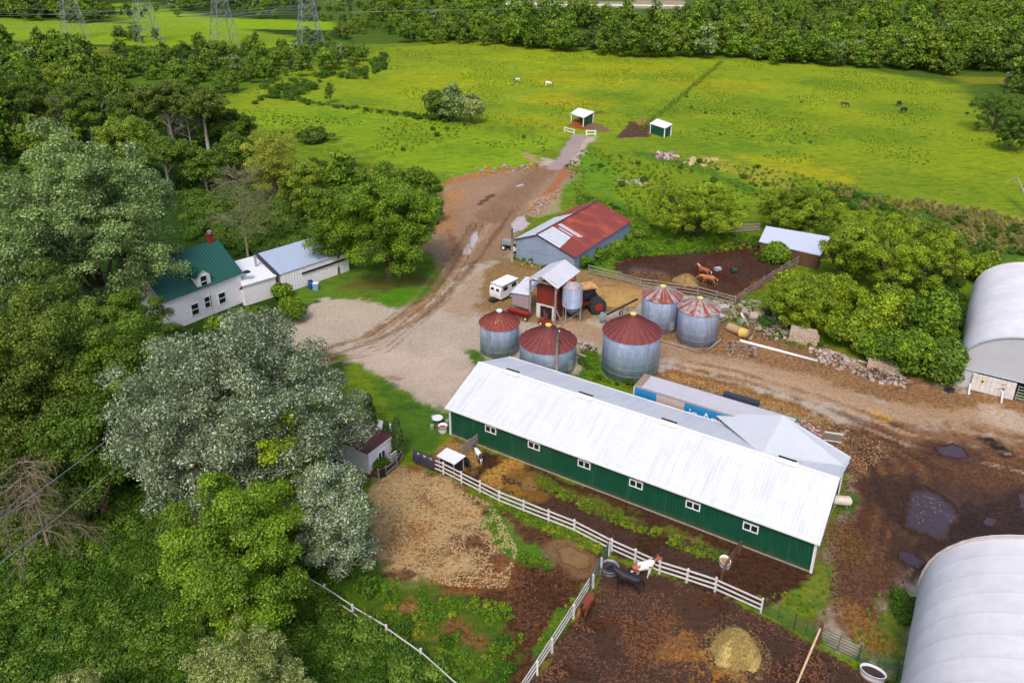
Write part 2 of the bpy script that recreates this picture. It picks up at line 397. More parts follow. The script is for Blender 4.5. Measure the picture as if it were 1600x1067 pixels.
P([(725,548),(752,548),(760,568),(742,572)], (78,112,34), .6, .8, **g1)
P([(905,545),(935,545),(945,590),(990,590),(985,600),(905,590)], (80,118,28), .8, 1, g=1, k=.9)
# brown lane side and rubble ground
P([(1010,520),(1130,490),(1240,520),(1400,590),(1500,610),(1640,640),(1640,700),(1480,660),(1300,610),(1150,570),(1030,560)], (150,112,72), 1.2, 2, .9, k=1)
S([(900,515),(1030,545),(1130,568),(1260,606),(1380,642),(1480,655),(1620,665)], 2.2, (176,148,120), 1.2, 1.2, .9, k=.5)
P([(1000,575),(1100,585),(1240,625),(1300,650),(1330,720),(1250,655),(1010,590)], (142,108,68), .8, 1.5, .9, k=1)
S([(1060,590),(1180,620),(1260,650)], .8, (186,138,72), 1, 1.2, .6, k=1)
P([(1290,660),(1400,660),(1640,690),(1640,860),(1440,900),(1400,1000),(1300,1000),(1275,900),(1326,722)], (104,70,48), 3, 2, .95, k=.8)
P([(1400,740),(1640,760),(1640,860),(1440,900),(1380,820)], (74,50,38), 3, 2, .8, k=.9, w=.35)
for a in (((1290,690),(1345,760),(1350,850)), ((1330,680),(1400,760),(1390,850)), ((1300,640),(1400,690),(1480,740))):
    S(a, .7, (84,58,42), .7, .8, .6, k=.7)
S([(1420,675),(1520,690),(1600,700)], 1.5, (150,116,86), 1.5, 1.5, .6)
S([(1560,650),(1600,665)], 1.5, (190,174,160), 1, 1.5, .7)
S([(1370,645),(1385,652)], .6, (206,156,80), .5, .6, .8)
S([(1545,690),(1570,708)], .9, (26,18,14), .3, .5, 1, w=.3)
S([(1400,664),(1402,668)], .5, (70,54,50), .3, .3, .8)
S([(1330,780),(1320,795)], 1.0, (72,112,26), .5, .6, .9, g=1)
S([(1310,830),(1325,860)], 1.5, (128,98,52), 1, 1, .7, k=1)
P([(1270,900),(1300,875),(1310,900),(1290,960),(1200,960),(1130,905),(1160,870),(1260,900)], (104,122,34), 1, 1.5, .9, g=.8, k=1)
S([(1180,900),(1200,930)], .9, (170,132,76), .8, 1, .7)
P([(1375,925),(1430,930),(1400,1060),(1330,1020),(1330,980),(1370,970)], (94,116,30), 1, 1.5, .9, g=.8, k=1)
S([(1330,960),(1360,1000)], 1.3, (150,112,60), 1, 1, .7, k=1)
S([(1250,965),(1300,975)], .7, (108,74,40), 1, 1, .7)
for off in range(7):
    dx = off * 9 - 27; c_ = (118,90,70) if off % 2 else (150,124,102)
    S([(748 + dx * .5, 345), (716 + dx * .8, 405), (672 + dx, 470), (590 + dx * .6, 520 + off * 5), (500, 545 + off * 4)], .16, c_, .3, .35, .7, k=.7)
for off in range(6): S([(1020, 548 + off * 5), (1150, 574 + off * 6), (1280, 612 + off * 7), (1420, 660 + off * 9), (1600, 690 + off * 12)], .16, (132,98,68) if off % 2 else (196,168,138), .3, .4, .65, k=.8)
for off in range(8): S([(1290 + off * 12, 655 + off * 4), (1345 + off * 16, 730), (1370 + off * 14, 800), (1360 + off * 8, 880)], .18, (62,42,32) if off % 2 else (140,100,64), .3, .5, .6, k=.9, w=.2)
S([(1420,790),(1470,820)], 3.6, (58,38,30), 1.5, 1.8, .85, k=.8, w=.22)
S([(1470,705),(1500,710)], 1.9, (78,52,40), 1.2, 1.5, .8, k=.8, w=.2)
S([(1410,865),(1440,885)], 1.6, (64,44,36), 1, 1.5, .8, k=.8, w=.22)
S([(1500,820),(1560,810),(1620,790)], 2.2, (48,32,28), 1.5, 2, .85, k=.95, w=.25)
S([(806,352),(815,340)], 1.6, (120,92,72), 1, 1, .7, w=.5)
# far little yards
S([(900,196),(912,200)], 2.2, (150,76,40), 1, 1, .9)
S([(925,195),(938,203)], 2.4, (124,92,86), 1, 1, .8)
P([(985,190),(1015,196),(1015,214),(965,216)], (92,62,62), 1, 1, .95, k=.8)
S([(1005,186),(1000,195)], 1, (150,120,70), 1, 1, .8)
S([(922,176),(940,176)], 1, (110,66,50), 1, 1, .7)
S([(1025,243),(1060,246)], .9, (112,72,70), .7, .8, .7)
S([(742,218),(745,218)], .6, (110,64,60), .4, .4, .8)
# manure paddock
P([(962,420),(980,402),(1060,396),(1120,388),(1188,372),(1200,395),(1180,405),(1240,415),(1252,408),(1200,440),(1148,470),(1060,458),(1000,440)], (74,44,30), 1, 1.2, k=1, w=.15)
S([(1000,425),(1030,430)], 1.6, (110,96,100), .8, .8, .6)
S([(1010,432),(1090,445)], 1.6, (146,104,56), 1.2, 1.5, .7, k=1)
S([(1100,455),(1180,448)], 1.5, (100,62,38), 1, 1.5, .7, k=1)
S([(1150,465),(1230,420)], 1.0, (168,104,50), .7, 1, .6, k=1)
S([(1150,500),(1230,530),(1290,560)], 2.2, (132,108,74), 1.5, 2, .7, k=1)
S([(1100,475),(1160,500)], 1.6, (88,122,30), 1, 1.5, .8, g=.9, k=1)
# fenced paddocks in front of the barn
P([(702,680),(1268,892),(1190,955),(1117,922),(955,868),(897,832),(780,786),(650,722),(690,700)], (76,50,34), .4, .8, k=1, w=.1)
P([(700,682),(760,705),(740,740),(700,735),(672,722),(680,700)], (182,146,88), .8, 1, .9, k=.9)
S([(800,725),(770,750)], 1.1, (190,150,74), .7, 1, .9, k=1)
S([(815,750),(835,765)], 1.4, (128,92,26), .7, .8, .9, w=.4)
S([(790,755),(800,770)], .6, (150,110,40), .4, .6, .7)
S([(845,748),(930,790),(1010,822),(1130,868)], .55, (104,108,42), .5, 1.1, .85, g=.6, k=1)
P([(648,726),(693,742),(780,788),(897,834),(952,868),(925,918),(895,965),(820,1090),(720,1090),(655,1030),(560,960),(560,860),(590,780),(620,735)], (92,64,44), .6, 1, k=1)
P([(625,728),(693,744),(770,786),(800,850),(790,900),(700,905),(620,900),(560,850),(585,775)], (196,170,122), 1.5, 2, .95, k=.85)
S([(735,850),(760,870)], 2.0, (110,70,48), 2, 3, .9, k=1)
for x, y in ((660,770),(700,800),(640,830),(720,760),(675,870),(610,850),(760,800)): S([(x, y), (x + 12, y + 4)], .6, (132,96,64), 1, 1.6, .65, k=1)
S([(700,800),(640,840)], 1.5, (190,146,86), 2, 2, .4, k=1)
S([(790,900),(700,915)], 1.2, (150,102,62), 1, 1.5, .7, k=1)
S([(765,800),(790,850),(850,880)], .9, (72,122,22), .6, 1, .95, g=1, k=1)
S([(780,775),(840,815),(920,850)], .7, (92,120,34), .4, .8, .9, g=1, k=1)
P([(490,900),(560,860),(600,905),(700,930),(800,945),(820,1000),(780,1080),(700,1080),(560,960)], (70,104,24), 1, 2, .85, g=.9, k=1)
S([(640,955),(660,985)], .9, (170,120,74), .8, 1.2, .8, k=1)
S([(700,965),(740,1000)], .7, (140,96,60), .8, 1.2, .7, k=1)
S([(880,860),(915,885)], 1.4, (128,100,66), .8, .8, .85, w=.45, k=.4)
S([(830,900),(870,930)], 1.5, (80,52,36), 1, 1.5, .6, k=1)
P([(955,872),(1117,926),(1190,960),(1275,1008),(1400,1068),(1420,1130),(790,1130),(898,970),(928,922)], (74,48,33), .4, .5, k=1, w=.1)
S([(960,940),(1050,960),(1010,1000)], 2.5, (104,68,42), 2, 2, .6, k=1)
S([(1070,1030),(1130,1055)], 1.6, (166,122,60), 1, 1.8, .8, k=1)
S([(1060,990),(1110,1000)], .9, (140,100,60), .8, 1.2, .7, k=1)
S([(840,1020),(880,960)], .5, (76,116,26), .3, .5, .9, g=1, k=1)
S([(690,712),(640,735)], .8, (150,92,56), .7, .8, .7)

def groundpaint(X, Y):
    n = len(X); C = np.empty((n, 3)); C[:] = L(104, 128, 26); K = np.full(n, .6); Gs = np.ones(n); Wt = np.zeros(n)
    n1 = fbm(X * .22, Y * .22, 3) - .5; n2 = fbm(X * .9, Y * .9, 9, 3) - .5; n3 = fbm(X * .035, Y * .035, 21, 3) - .5; n4 = vnoise(X * 1.7, Y * 1.7, 31) - .5
    for kind, Q, c, soft, rag, st, k, g, w, r in PA:
        pad = soft + rag * 2 + r + 2; lo = Q.min(0) - pad; hi = Q.max(0) + pad
        idx = np.nonzero((X > lo[0]) & (X < hi[0]) & (Y > lo[1]) & (Y < hi[1]))[0]
        if not len(idx): continue
        x = X[idx]; y = Y[idx]
        if kind == 'p': d = dpoly(x, y, Q)
        else:
            d = np.full(len(idx), 1e9)
            for i in range(max(1, len(Q) - 1)): d = np.minimum(d, dseg(x, y, Q[i], Q[min(i + 1, len(Q) - 1)]))
            d = r - d
        d = d + (n1[idx] * 2.0 + n2[idx] * 1.3 + n4[idx] * .55) * rag; soft = soft * .45
        t = np.clip(d / max(soft, .05) * .5 + .5, 0, 1); t = (t * t * (3 - 2 * t)) * st
        C[idx] = C[idx] * (1 - t[:, None]) + np.array(c) * t[:, None]
        K[idx] = K[idx] * (1 - t) + k * t; Gs[idx] = Gs[idx] * (1 - t) + g * t; Wt[idx] = Wt[idx] * (1 - t) + w * t
    C *= (1 + .22 * n3 + .25 * n1)[:, None]
    return np.clip(C, 0.002, 1), K, Gs, Wt

def ground_material():
    t = NT('earth_and_grass'); c = t.attr('alb', 'Color'); k = t.attr('speck'); g = t.attr('grass'); w = t.attr('wet')
    pos = t.N('ShaderNodeNewGeometry').outputs['Position']
    a = t.noise(.35, 6, .65, pos); b = t.noise(2.2, 5, .7, pos); d = t.noise(9, 4, .7, pos); e = t.noise(.9, 6, .7, pos)
    # grass: tussocks lean to dark green or yellow
    gy = t.mix(1.0, c, (1.36, 1.08, .9), 'MULTIPLY'); gd = t.mix(1.0, c, (.36, .56, .95), 'MULTIPLY')
    sq = t.N('ShaderNodeMapping'); sq.inputs['Scale'].default_value = (.55, 1.3, 1); t.link(pos, sq.inputs[0]); m2 = t.noise(.55, 6, .78, sq.outputs[0]); m3 = t.noise(.16, 5, .7, sq.outputs[0])
    cg = t.mix(t.ramp(e, .47, .60), c, gy); cg = t.mix(t.math('MULTIPLY', t.ramp(m2, .49, .60), .7), cg, gd); cg = t.mix(t.math('MULTIPLY', t.ramp(m3, .52, .66), .2), cg, gd); cg = t.mix(t.math('MULTIPLY', t.ramp(b, .52, .66), .8), cg, gd)
    fl = t.mix(1.0, c, (2.1, 1.6, .8), 'MULTIPLY')
    cg = t.mix(t.math('MULTIPLY', t.ramp(d, .60, .70), .6), cg, fl)
    # soil: crumbs, straw flecks, dark clods
    sd = t.mix(1.0, c, (.35, .31, .28), 'MULTIPLY'); sl_ = t.mix(1.0, c, (1.7, 1.55, 1.4), 'MULTIPLY')
    rs = t.mix(1.0, c, (1.32, 1.02, .82), 'MULTIPLY'); bk = t.mix(1.0, c, (.2, .17, .16), 'MULTIPLY')
    c0 = t.mix(t.math('MULTIPLY', t.ramp(t.noise(.7, 6, .75, pos), .47, .62), t.math('MULTIPLY', k, .75)), c, rs)
    cs = t.mix(t.math('MULTIPLY', t.ramp(b, .45, .66), k), c0, sd)
    cs = t.mix(t.math('MULTIPLY', t.ramp(d, .52, .72), k), cs, sl_)
    cs = t.mix(t.math('MULTIPLY', t.ramp(t.noise(4.5, 5, .75, pos), .50, .64), t.math('MULTIPLY', k, .9)), cs, sd)
    kk = t.math('MULTIPLY', k, k); cs = t.mix(t.math('MULTIPLY', t.ramp(t.noise(3.1, 6, .8, pos), .52, .60), t.math('MULTIPLY', kk, .8)), cs, bk)
    cs = t.mix(t.math('MULTIPLY', t.ramp(e, .5, .7), t.math('MULTIPLY', k, .5)), cs, t.mix(1.0, c, (.62, .56, .5), 'MULTIPLY'))
    cc = t.mix(t.ramp(g, .25, .75), cs, cg)
    cc = t.mix(t.math('MULTIPLY', t.ramp(a, .35, .65), .22), cc, t.mix(1.0, cc, (.6, .62, .6), 'MULTIPLY'))
    ro = t.math('SUBTRACT', .97, t.math('MULTIPLY', w, 1.1))
    h = t.math('ADD', b, t.math('MULTIPLY', d, .5))
    t.bump(h, .8, .16)
    return t.fin(cc, ro, 0, t.math('MULTIPLY_ADD', w, .8, .1))
M['earth'] = ground_material()

gx = np.concatenate([-75 - np.cumsum(np.geomspace(.5, 220, 60))[::-1], np.arange(-75, 96, .36), 96 + np.cumsum(np.geomspace(.5, 220, 60))])
gy_ = np.concatenate([18 - np.cumsum(np.geomspace(.5, 60, 25))[::-1], np.arange(18, 150, .36), 150 + np.cumsum(np.geomspace(.37, 2.2, 260)), 0 * np.zeros(0)])
gy_ = np.concatenate([gy_, gy_[-1] + np.cumsum(np.geomspace(2.5, 300, 50))])
GX, GY = np.meshgrid(gx, gy_); GXf, GYf = GX.ravel(), GY.ravel()
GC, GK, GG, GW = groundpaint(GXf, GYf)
nx, ny = len(gx), len(gy_)
ii = (np.arange(ny - 1)[:, None] * nx + np.arange(nx - 1)[None, :]).ravel()
QUADS = np.stack([ii, ii + 1, ii + 1 + nx, ii + nx], 1)
def gattrs(sel): return {'alb': ('FLOAT_COLOR', 'POINT', np.concatenate([GC[sel], np.ones((len(sel), 1))], 1)), 'speck': ('FLOAT', 'POINT', GK[sel]),
                         'grass': ('FLOAT', 'POINT', GG[sel]), 'wet': ('FLOAT', 'POINT', GW[sel])}
allv = np.arange(len(GXf))
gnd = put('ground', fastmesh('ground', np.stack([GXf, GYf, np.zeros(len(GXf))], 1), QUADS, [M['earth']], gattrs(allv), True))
tag(gnd, 'green pasture and rough grass spreading to the woods', None, kind='structure')
def sheet(name, poly, z, label, rag=.8):
    Q = W(poly); cxm = (GXf[QUADS].mean(1)); cym = (GYf[QUADS].mean(1))
    lo, hi = Q.min(0), Q.max(0); c = np.nonzero((cxm > lo[0]) & (cxm < hi[0]) & (cym > lo[1]) & (cym < hi[1]))[0]
    d = dpoly(cxm[c], cym[c], Q) + (fbm(cxm[c] * .5, cym[c] * .5, 5) - .5) * rag * 2
    q = QUADS[c[d > 0]]; used = np.unique(q); mp = np.zeros(len(GXf), np.int64); mp[used] = np.arange(len(used))
    o = put(name, fastmesh(name, np.stack([GXf[used], GYf[used], np.full(len(used), z)], 1), mp[q], [M['earth']], gattrs(used), True))
    return tag(o, label, None, kind='structure')
sheet('gravel_yard', yard[:26] + [(1000,510)] + yard[42:], .012, 'pale gravel farmyard and dirt road running up to the field gate')
sheet('farm_lane', [(1000,510),(1060,470),(1148,474),(1215,500),(1300,556),(1400,590),(1480,600),(1640,640),(1640,690),(1330,670),(1245,655),(1000,585)], .02, 'dirt lane with straw edges passing the rubble')
sheet('muddy_yard', [(1330,670),(1640,690),(1700,900),(1500,1000),(1420,1000),(1395,1062),(1290,1010),(1275,985),(1268,892),(1326,722)], .028, 'wet brown mud between the barn and the two fabric tents')
sheet('manure_paddock', [(962,420),(980,402),(1060,396),(1120,388),(1188,372),(1252,408),(1200,440),(1148,470),(1060,458),(1000,440)], .028, 'dark manure paddock behind the board fence', .4)
sheet('barn_side_paddock', [(702,680),(1268,892),(1190,955),(1117,922),(955,868),(897,832),(780,786),(650,722)], .012, 'dark soil strip between the green barn and the white fence', .1)
sheet('straw_paddock', [(648,726),(693,742),(780,788),(897,834),(952,868),(925,918),(895,965),(820,1090),(720,1090),(655,1030),(480,910),(590,780)], .016, 'straw and mud paddock with green weeds', .2)
sheet('horse_paddock', [(955,872),(1117,926),(1190,960),(1275,1008),(1400,1068),(1420,1130),(790,1130),(898,970),(928,922)], .02, 'dark churned soil of the paddock with the three horses', .1)

# standing water
def watermat(name, c, rough=.06, bank=(58, 40, 32)):
    t = NT(name); n = t.noise(1.2, 5); t.bump(t.noise(5, 3), .05, .01)
    f = t.ramp(t.noise(9, 5, .7), .70, .76)
    k = t.mix(t.ramp(n, .35, .7), c, tuple(x * .72 for x in c)); k = t.mix(f, k, L(150, 130, 110))
    ed = t.math('ADD', t.attr('edge'), t.math('MULTIPLY', t.math('SUBTRACT', t.noise(1.5, 6, .75), .5), .55)); ef = t.ramp(ed, .70, .92); k = t.mix(ef, k, L(*bank))
    rough = t.math('ADD', rough, t.math('MULTIPLY', ef, .75)); sp_ = t.math('SUBTRACT', .9, t.math('MULTIPLY', ef, .85))
    return t.fin(k, rough, 0, sp_)
M['water'] = watermat('muddy_water', L(72, 54, 60), .04); M['water2'] = watermat('glare_tinted_water', L(190, 178, 176), .1, (150, 124, 104)); M['water3'] = watermat('ochre_water', L(132, 100, 54), .25, (104, 76, 44))  # bright puddles: sky glare on the water put into a pale base colour
def puddle(pts, mt, label, z=.045):
    Q = W(pts); c = Q.mean(0); n = 160; out = []
    Qc = np.vstack([Q, Q[:1]]); seg = np.hypot(*np.diff(Qc, axis=0).T); cum = np.concatenate([[0], np.cumsum(seg)])
    for i in range(n):
        s = cum[-1] * i / n; j = min(np.searchsorted(cum, s, 'right') - 1, len(Q) - 1); f = (s - cum[j]) / seg[j]
        p = Qc[j] * (1 - f) + Qc[j + 1] * f; out.append(p)
    out = np.array(out)
    for _ in range(3): out = .5 * out + .25 * (np.roll(out, 1, 0) + np.roll(out, -1, 0))
    r = 1 + (fbm(out[:, 0] * 1.6, out[:, 1] * 1.6, 44, 5) - .5) * .4; out = c + (out - c) * r[:, None]
    mb = MB(); mb.add([(c[0], c[1], z)] + [(p[0], p[1], z) for p in out], [(0, i + 1, (i + 1) % n + 1) for i in range(n)])
    me = mb.mesh('puddle', [mt]); at_ = me.attributes.new('edge', 'FLOAT', 'POINT'); at_.data.foreach_set('value', np.array([0.0] + [1.0] * n, np.float32))
    return tag(put('puddle', me), label, None, kind='structure')
puddle([(1417,762),(1450,758),(1470,772),(1491,786),(1504,813),(1490,826),(1484,846),(1462,847),(1436,836),(1409,826),(1411,800)], M['water'], 'large purple grey puddle in the mud beside the fabric tent')
puddle([(1458,700),(1488,693),(1508,702),(1514,716),(1500,719),(1470,712)], M['water'], 'small oval puddle above the large one', .047)
puddle([(1590,772),(1606,768),(1612,795),(1594,796)], M['water'], 'puddle at the edge of the mud', .046)
puddle([(1404,858),(1422,862),(1448,878),(1440,894),(1420,884),(1402,872)], M['water'], 'narrow puddle against the near fabric tent')
puddle([(1540,806),(1560,812),(1552,824),(1534,820)], M['water'], 'little puddle in the ruts')
puddle([(806,340),(820,335),(822,345),(830,350),(818,362),(800,364),(796,352)], M['water2'], 'bright puddle beside the rusty roofed shed')
puddle([(736,368),(746,360),(749,372),(738,392),(733,388)], M['water2'], 'long bright puddle in the wheel track')
puddle([(804,291),(818,287),(820,290),(808,293)], M['water2'], 'tiny bright puddle on the upper road')
puddle([(868,858),(890,852),(920,868),(928,884),(905,892),(880,880)], M['water3'], 'shallow brown puddle by the cross fence')
puddle([(812,748),(826,742),(850,760),(838,772),(815,766)], M['water3'], 'ochre puddle between the barn and the white fence')

# ------------------------------------------------------------------ buildings
def wallbox(mb, x0, y0, x1, y1, h, t=.15, mi=0):     # four walls as slabs
    pass
def sliding_window(parent, loc, rz, w=1.25, h=.75, mats=None, label=None):
    """frame with two panes, facing local -Y"""
    mb = MB(); f = .10
    for z in (0, h - f): mb.box((0, 0, z + f / 2), (w, .09, f))
    for x in (-w / 2 + f / 2, 0, w / 2 - f / 2): mb.box((x, 0, h / 2), (f, .09, h - 2 * f))
    fr = part('window', mb, M['white'], parent, label); fr.location = loc; fr.rotation_euler = (0, 0, rz)
    for sx in (-1, 1):
        p = MB().box((sx * w / 4, .0, h / 2), (w / 2 - f * 1.5, .03, h - 2 * f)); reg(part('pane', p, M['glass'], fr), fr)
    return fr
def gable(mb, x0, x1, y0, y1, he, hr, yr=None, o=.3, t=.08, mi=0, he2=None):
    """two roof slopes, ridge along x"""
    yr = (y0 + y1) / 2 if yr is None else yr; he2 = he if he2 is None else he2
    s1 = (hr - he) / (yr - y0); s2 = (hr - he2) / (y1 - yr)
    mb.slab([(x0 - o, y0 - o, he - s1 * o), (x1 + o, y0 - o, he - s1 * o), (x1 + o, yr, hr), (x0 - o, yr, hr)], t, mi)
    mb.slab([(x1 + o, y1 + o, he2 - s2 * o), (x0 - o, y1 + o, he2 - s2 * o), (x0 - o, yr, hr), (x1 + o, yr, hr)], t, mi)
def gwalls(mb, x0, x1, y0, y1, he, hr, yr=None, mi=0, he2=None):
    """closed gabled prism"""
    yr = (y0 + y1) / 2 if yr is None else yr; he2 = he if he2 is None else he2
    a = [(x0, y0, 0), (x0, y1, 0), (x0, y1, he2), (x0, yr, hr), (x0, y0, he)]
    b = [(x1, y, z) for _, y, z in a]
    mb.add(a + b, [(4, 3, 2, 1, 0), (5, 6, 7, 8, 9), (0, 1, 6, 5), (1, 2, 7, 6), (2, 3, 8, 7), (3, 4, 9, 8), (4, 0, 5, 9)], mi)

# long green barn
A = -.5366
BL, BW, BH, BR = 34.4, 10.8, 3.43, 5.44
M['green_wall_y'] = ribbed('green_steel_siding_side', L(10, 82, 58), 1, .30, rough=.5, var=.1, depthm=.025)
barn = thing('barn', 'long green metal barn with a white ridged roof and six white windows', 'barn', (-7.14, 64.79, 0), A)
mb = MB(); mb.add([(0, 0, .12), (BL, 0, .12), (BL, 0, BH - .1), (0, 0, BH - .1)], [(0, 1, 2, 3)]); mb.add([(BL, BW, .12), (0, BW, .12), (0, BW, BH - .1), (BL, BW, BH - .1)], [(0, 1, 2, 3)])
part('wall', mb, M['green_wall'], barn)
for x in (.001, BL - .001):
    v = [(x, 0, .12), (x, BW, .12), (x, BW, BH - .1), (x, BW / 2, BR - .12), (x, 0, BH - .1)]; part('gable_wall', MB().add(v, [(4, 3, 2, 1, 0)]), M['green_wall_y'], barn)
mb = MB(); mb.box((BL / 2, BW / 2, .06), (BL + .06, BW + .06, .16)); part('foundation', mb, M['concrete'], barn)
for x, y in ((-.03, -.03), (BL + .03, -.03), (BL + .03, BW + .03), (-.03, BW + .03)): part('corner_trim', MB().box((x, y, BH / 2), (.16, .16, BH - .1)), M['white'], barn)
o = .35; ys = BR - BH
rb = MB()
rb.slab([(-o, -o, BH - .13), (BL + o, -o, BH - .13), (BL + o, BW / 2, BR), (-o, BW / 2, BR)], .07)
xv = BL - 12.2                                          # cross gable over the last bay
xm = BL - 5.9
rb.slab([(BL + o, BW + o, BH - .13), (-o, BW + o, BH - .13), (-o, BW / 2, BR - .002), (BL + o, BW / 2, BR - .002)], .07)
part('roof', rb, M['white_roof'], barn)
M['white_roof_y'] = ribbed('white_steel_roof_cross', L(210, 213, 221), 1, .30, rough=.55, var=.07, depthm=.012, rust=(L(188, 188, 192), .62, .5))
cg = MB(); zr = BR - .03; ye = BW + 1.4
cg.slab([(xv, ye, BH - .05), (xm, ye, zr), (xm, BW / 2 + .15, zr), (xm - .2, BW / 2 + .15, zr - .06)][::-1], .06)
cg.slab([(BL + o, ye, BH - .16), (xm, ye, zr), (xm, BW / 2 + .15, zr), (BL + o, BW / 2 + 4.0, BH + .62)], .06)
part('cross_gable_roof', cg, M['white_roof_y'], barn)
mb = MB(); mb.add([(xv + .5, ye - .4, .1), (BL, ye - .4, .1), (BL, ye - .4, BH - .2), (xm, ye - .4, zr - .15), (xv + .5, ye - .4, BH - .1)], [(0, 1, 2, 3, 4)])
mb.add([(BL - .002, BW, .1), (BL - .002, ye - .4, .1), (BL - .002, ye - .4, BH - .2), (BL - .002, BW, BH - .2)], [(0, 1, 2, 3)]); part('cross_gable_wall', mb, M['green_wall'], barn)
mb = MB(); mb.box((BL / 2, -o - .06, BH - .20), (BL + 2 * o, .12, .16)); mb.box((BL / 2, BW + o + .06, BH - .20), (BL + 2 * o, .12, .16)); part('gutter', mb, M['white'], barn)
mb = MB(); mb.box((BL / 2, BW / 2, BR + .01), (BL + 2 * o, .34, .04)); part('ridge_cap', mb, M['white'], barn)
mb = MB(); mb.tube([(BL + .12, -.14, BH - .25), (BL + .12, -.14, .1)], .05, 6); part('downpipe', mb, M['white'], barn)
def barnx(px, py, z):                                  # photo point on the front wall -> distance along it
    d = ray(px, py); u = np.array([math.cos(A), math.sin(A), 0]); n = np.array([-math.sin(A), math.cos(A), 0]); P0 = np.array([-7.14, 64.79, 0])
    t = ((P0 - CAM) @ n) / (d @ n); q = CAM + d * t; return (q - P0) @ u, q[2]
for px, py in ((767, 671), (834.5, 696), (913, 725), (994, 756), (1083, 789.5), (1173, 824)):
    x, z = barnx(px, py, 0); sliding_window(barn, (x, -.03, z - .36), 0)
def ridgex(px):
    u = np.array([math.cos(A), math.sin(A), 0]); n = np.array([-math.sin(A), math.cos(A), 0]); P0 = np.array([-7.14, 64.79, 0]) + n * BW / 2 + np.array([0, 0, BR])
    best = min(np.arange(0, BL, .05), key=lambda s: abs(proj(P0 + u * s)[0] - px)); return float(best)
for px in (801, 915, 1045, 1230):
    x = ridgex(px); rv = part('roof_vent', MB().slab([(x - .8, BW / 2 - .34, BR + .0), (x + .8, BW / 2 - .34, BR + .0), (x + .8, BW / 2 - .12, BR + .30), (x - .8, BW / 2 - .12, BR + .30)], .05).box((x, BW / 2, BR + .12), (1.6, .3, .24)), M['white'], barn)
    reg(part('vent_slot', MB().box((x, BW / 2 + .04, BR + .27), (1.5, .26, .07)), M['dark'], rv), rv)

# machinery shed with rusting roof
SA = -.5723; SW, SL, SH, SH2, SR, SF = 10.1, 18.4, 2.66, 3.25, 4.77, .375
shed = thing('machinery_shed', 'blue grey machinery shed with a rusty red roof patched in pale sheets', 'shed', (-1.43, 110.34, 0), SA)
mb = MB(); a = [(0, 0, 0), (SW, 0, 0), (SW, 0, SH - .08), (SW * SF, 0, SR - .1), (0, 0, SH2 - .08)]
part('gable_wall', MB().add(a, [(0, 1, 2, 3, 4)]), M['bluewall'], shed); b = [(x, SL, z) for x, y, z in a]; part('gable_wall', MB().add(b, [(4, 3, 2, 1, 0)]), M['bluewall'], shed)
mb = MB(); mb.add([(SW, 0, 0), (SW, SL, 0), (SW, SL, SH - .08), (SW, 0, SH - .08)], [(0, 1, 2, 3)]); mb.add([(0, SL, 0), (0, 0, 0), (0, 0, SH2 - .08), (0, SL, SH2 - .08)], [(0, 1, 2, 3)]); part('side_wall', mb, M['bluewall_y'], shed)
xr = SW * SF
def shedpt(x, y, dz=0):
    z = SH2 + (SR - SH2) * x / xr if x <= xr else SR - (SR - SH) * (x - xr) / (SW - xr); return (x, y, z + dz)
mb = MB(); e = .22
mb.slab([shedpt(xr, -e), shedpt(SW + e, -e), shedpt(SW + e, SL + e), shedpt(xr, SL + e)], .06)
mb.slab([shedpt(-e, 11.5), shedpt(xr, 11.5), shedpt(xr, SL + e), shedpt(-e, SL + e)], .06)
part('roof', mb, M['rustroof'], shed)
mb = MB(); mb.slab([shedpt(-e, -e), shedpt(xr, -e), shedpt(xr, 11.5), shedpt(-e, 11.5)], .06)
part('pale_roof_slope', mb, M['palemetal'], shed, 'pale sheeting on the far slope of the roof')
mb = MB()
for i in range(6): y = -.2 + i * .72; mb.slab([shedpt(xr + .12, y, .02), shedpt(SW * .76 - (.1 * i), y, .02), shedpt(SW * .76 - (.1 * i), y + .64, .02), shedpt(xr + .12, y + .64, .02)], .015)
for y, x0, x1 in ((4.5, xr + .9, SW * .70), (5.3, xr + .3, SW * .78), (5.75, xr + .4, SW * .80)): mb.slab([shedpt(x0, y, .02), shedpt(x1, y, .02), shedpt(x1, y + .32, .02), shedpt(x0, y + .32, .02)], .015)
part('roof_patch', mb, M['palemetal'], shed, 'pale unpainted sheets on the rusty slope')
mb = MB(); mb.bar(shedpt(xr, -e, .03), shedpt(xr, SL + e, .03), .35, .05); part('ridge_cap', mb, M['maroon'], shed)
mb = MB(); mb.bar(shedpt(-e, -e, -.1), shedpt(xr, -e, -.1), .05, .16); mb.bar(shedpt(xr, -e, -.1), shedpt(SW + e, -e, -.1), .05, .16); part('fascia', mb, M['tarp'], shed)

# grain bins
def binmat(name, c1, c2, th):
    t = NT(name); g = t.N('ShaderNodeNewGeometry').outputs['Position']; z = t.sep(t.obj())[2]
    w = t.math('SINE', t.math('MULTIPLY', z, 2 * math.pi / .11)); t.bump(w, .5, .015)
    mp = t.N('ShaderNodeMapping'); mp.inputs['Scale'].default_value = (1.2, 1.2, .22); t.link(t.obj(), mp.inputs[0])
    k = t.mix(t.ramp(t.noise(1.2, 6, .7, mp.outputs[0]), .38, .62), c1, c2)
    k = t.mix(t.math('MULTIPLY', t.ramp(t.noise(2.2, 5), .45, .7), .5), k, tuple(x * .78 for x in c2))
    k = t.mix(t.ramp(t.noise(1.5, 6, .75), th, th + .06), k, L(168, 120, 100))
    seam = t.math('LESS_THAN', t.math('FRACT', t.math('DIVIDE', z, .82)), .035)
    k = t.mix(t.math('MULTIPLY', seam, .35), k, L(90, 95, 105))
    return t.fin(k, .5, .0)
M['bin'] = binmat('galvanised_bin', L(182, 198, 224), L(150, 166, 198), .68)
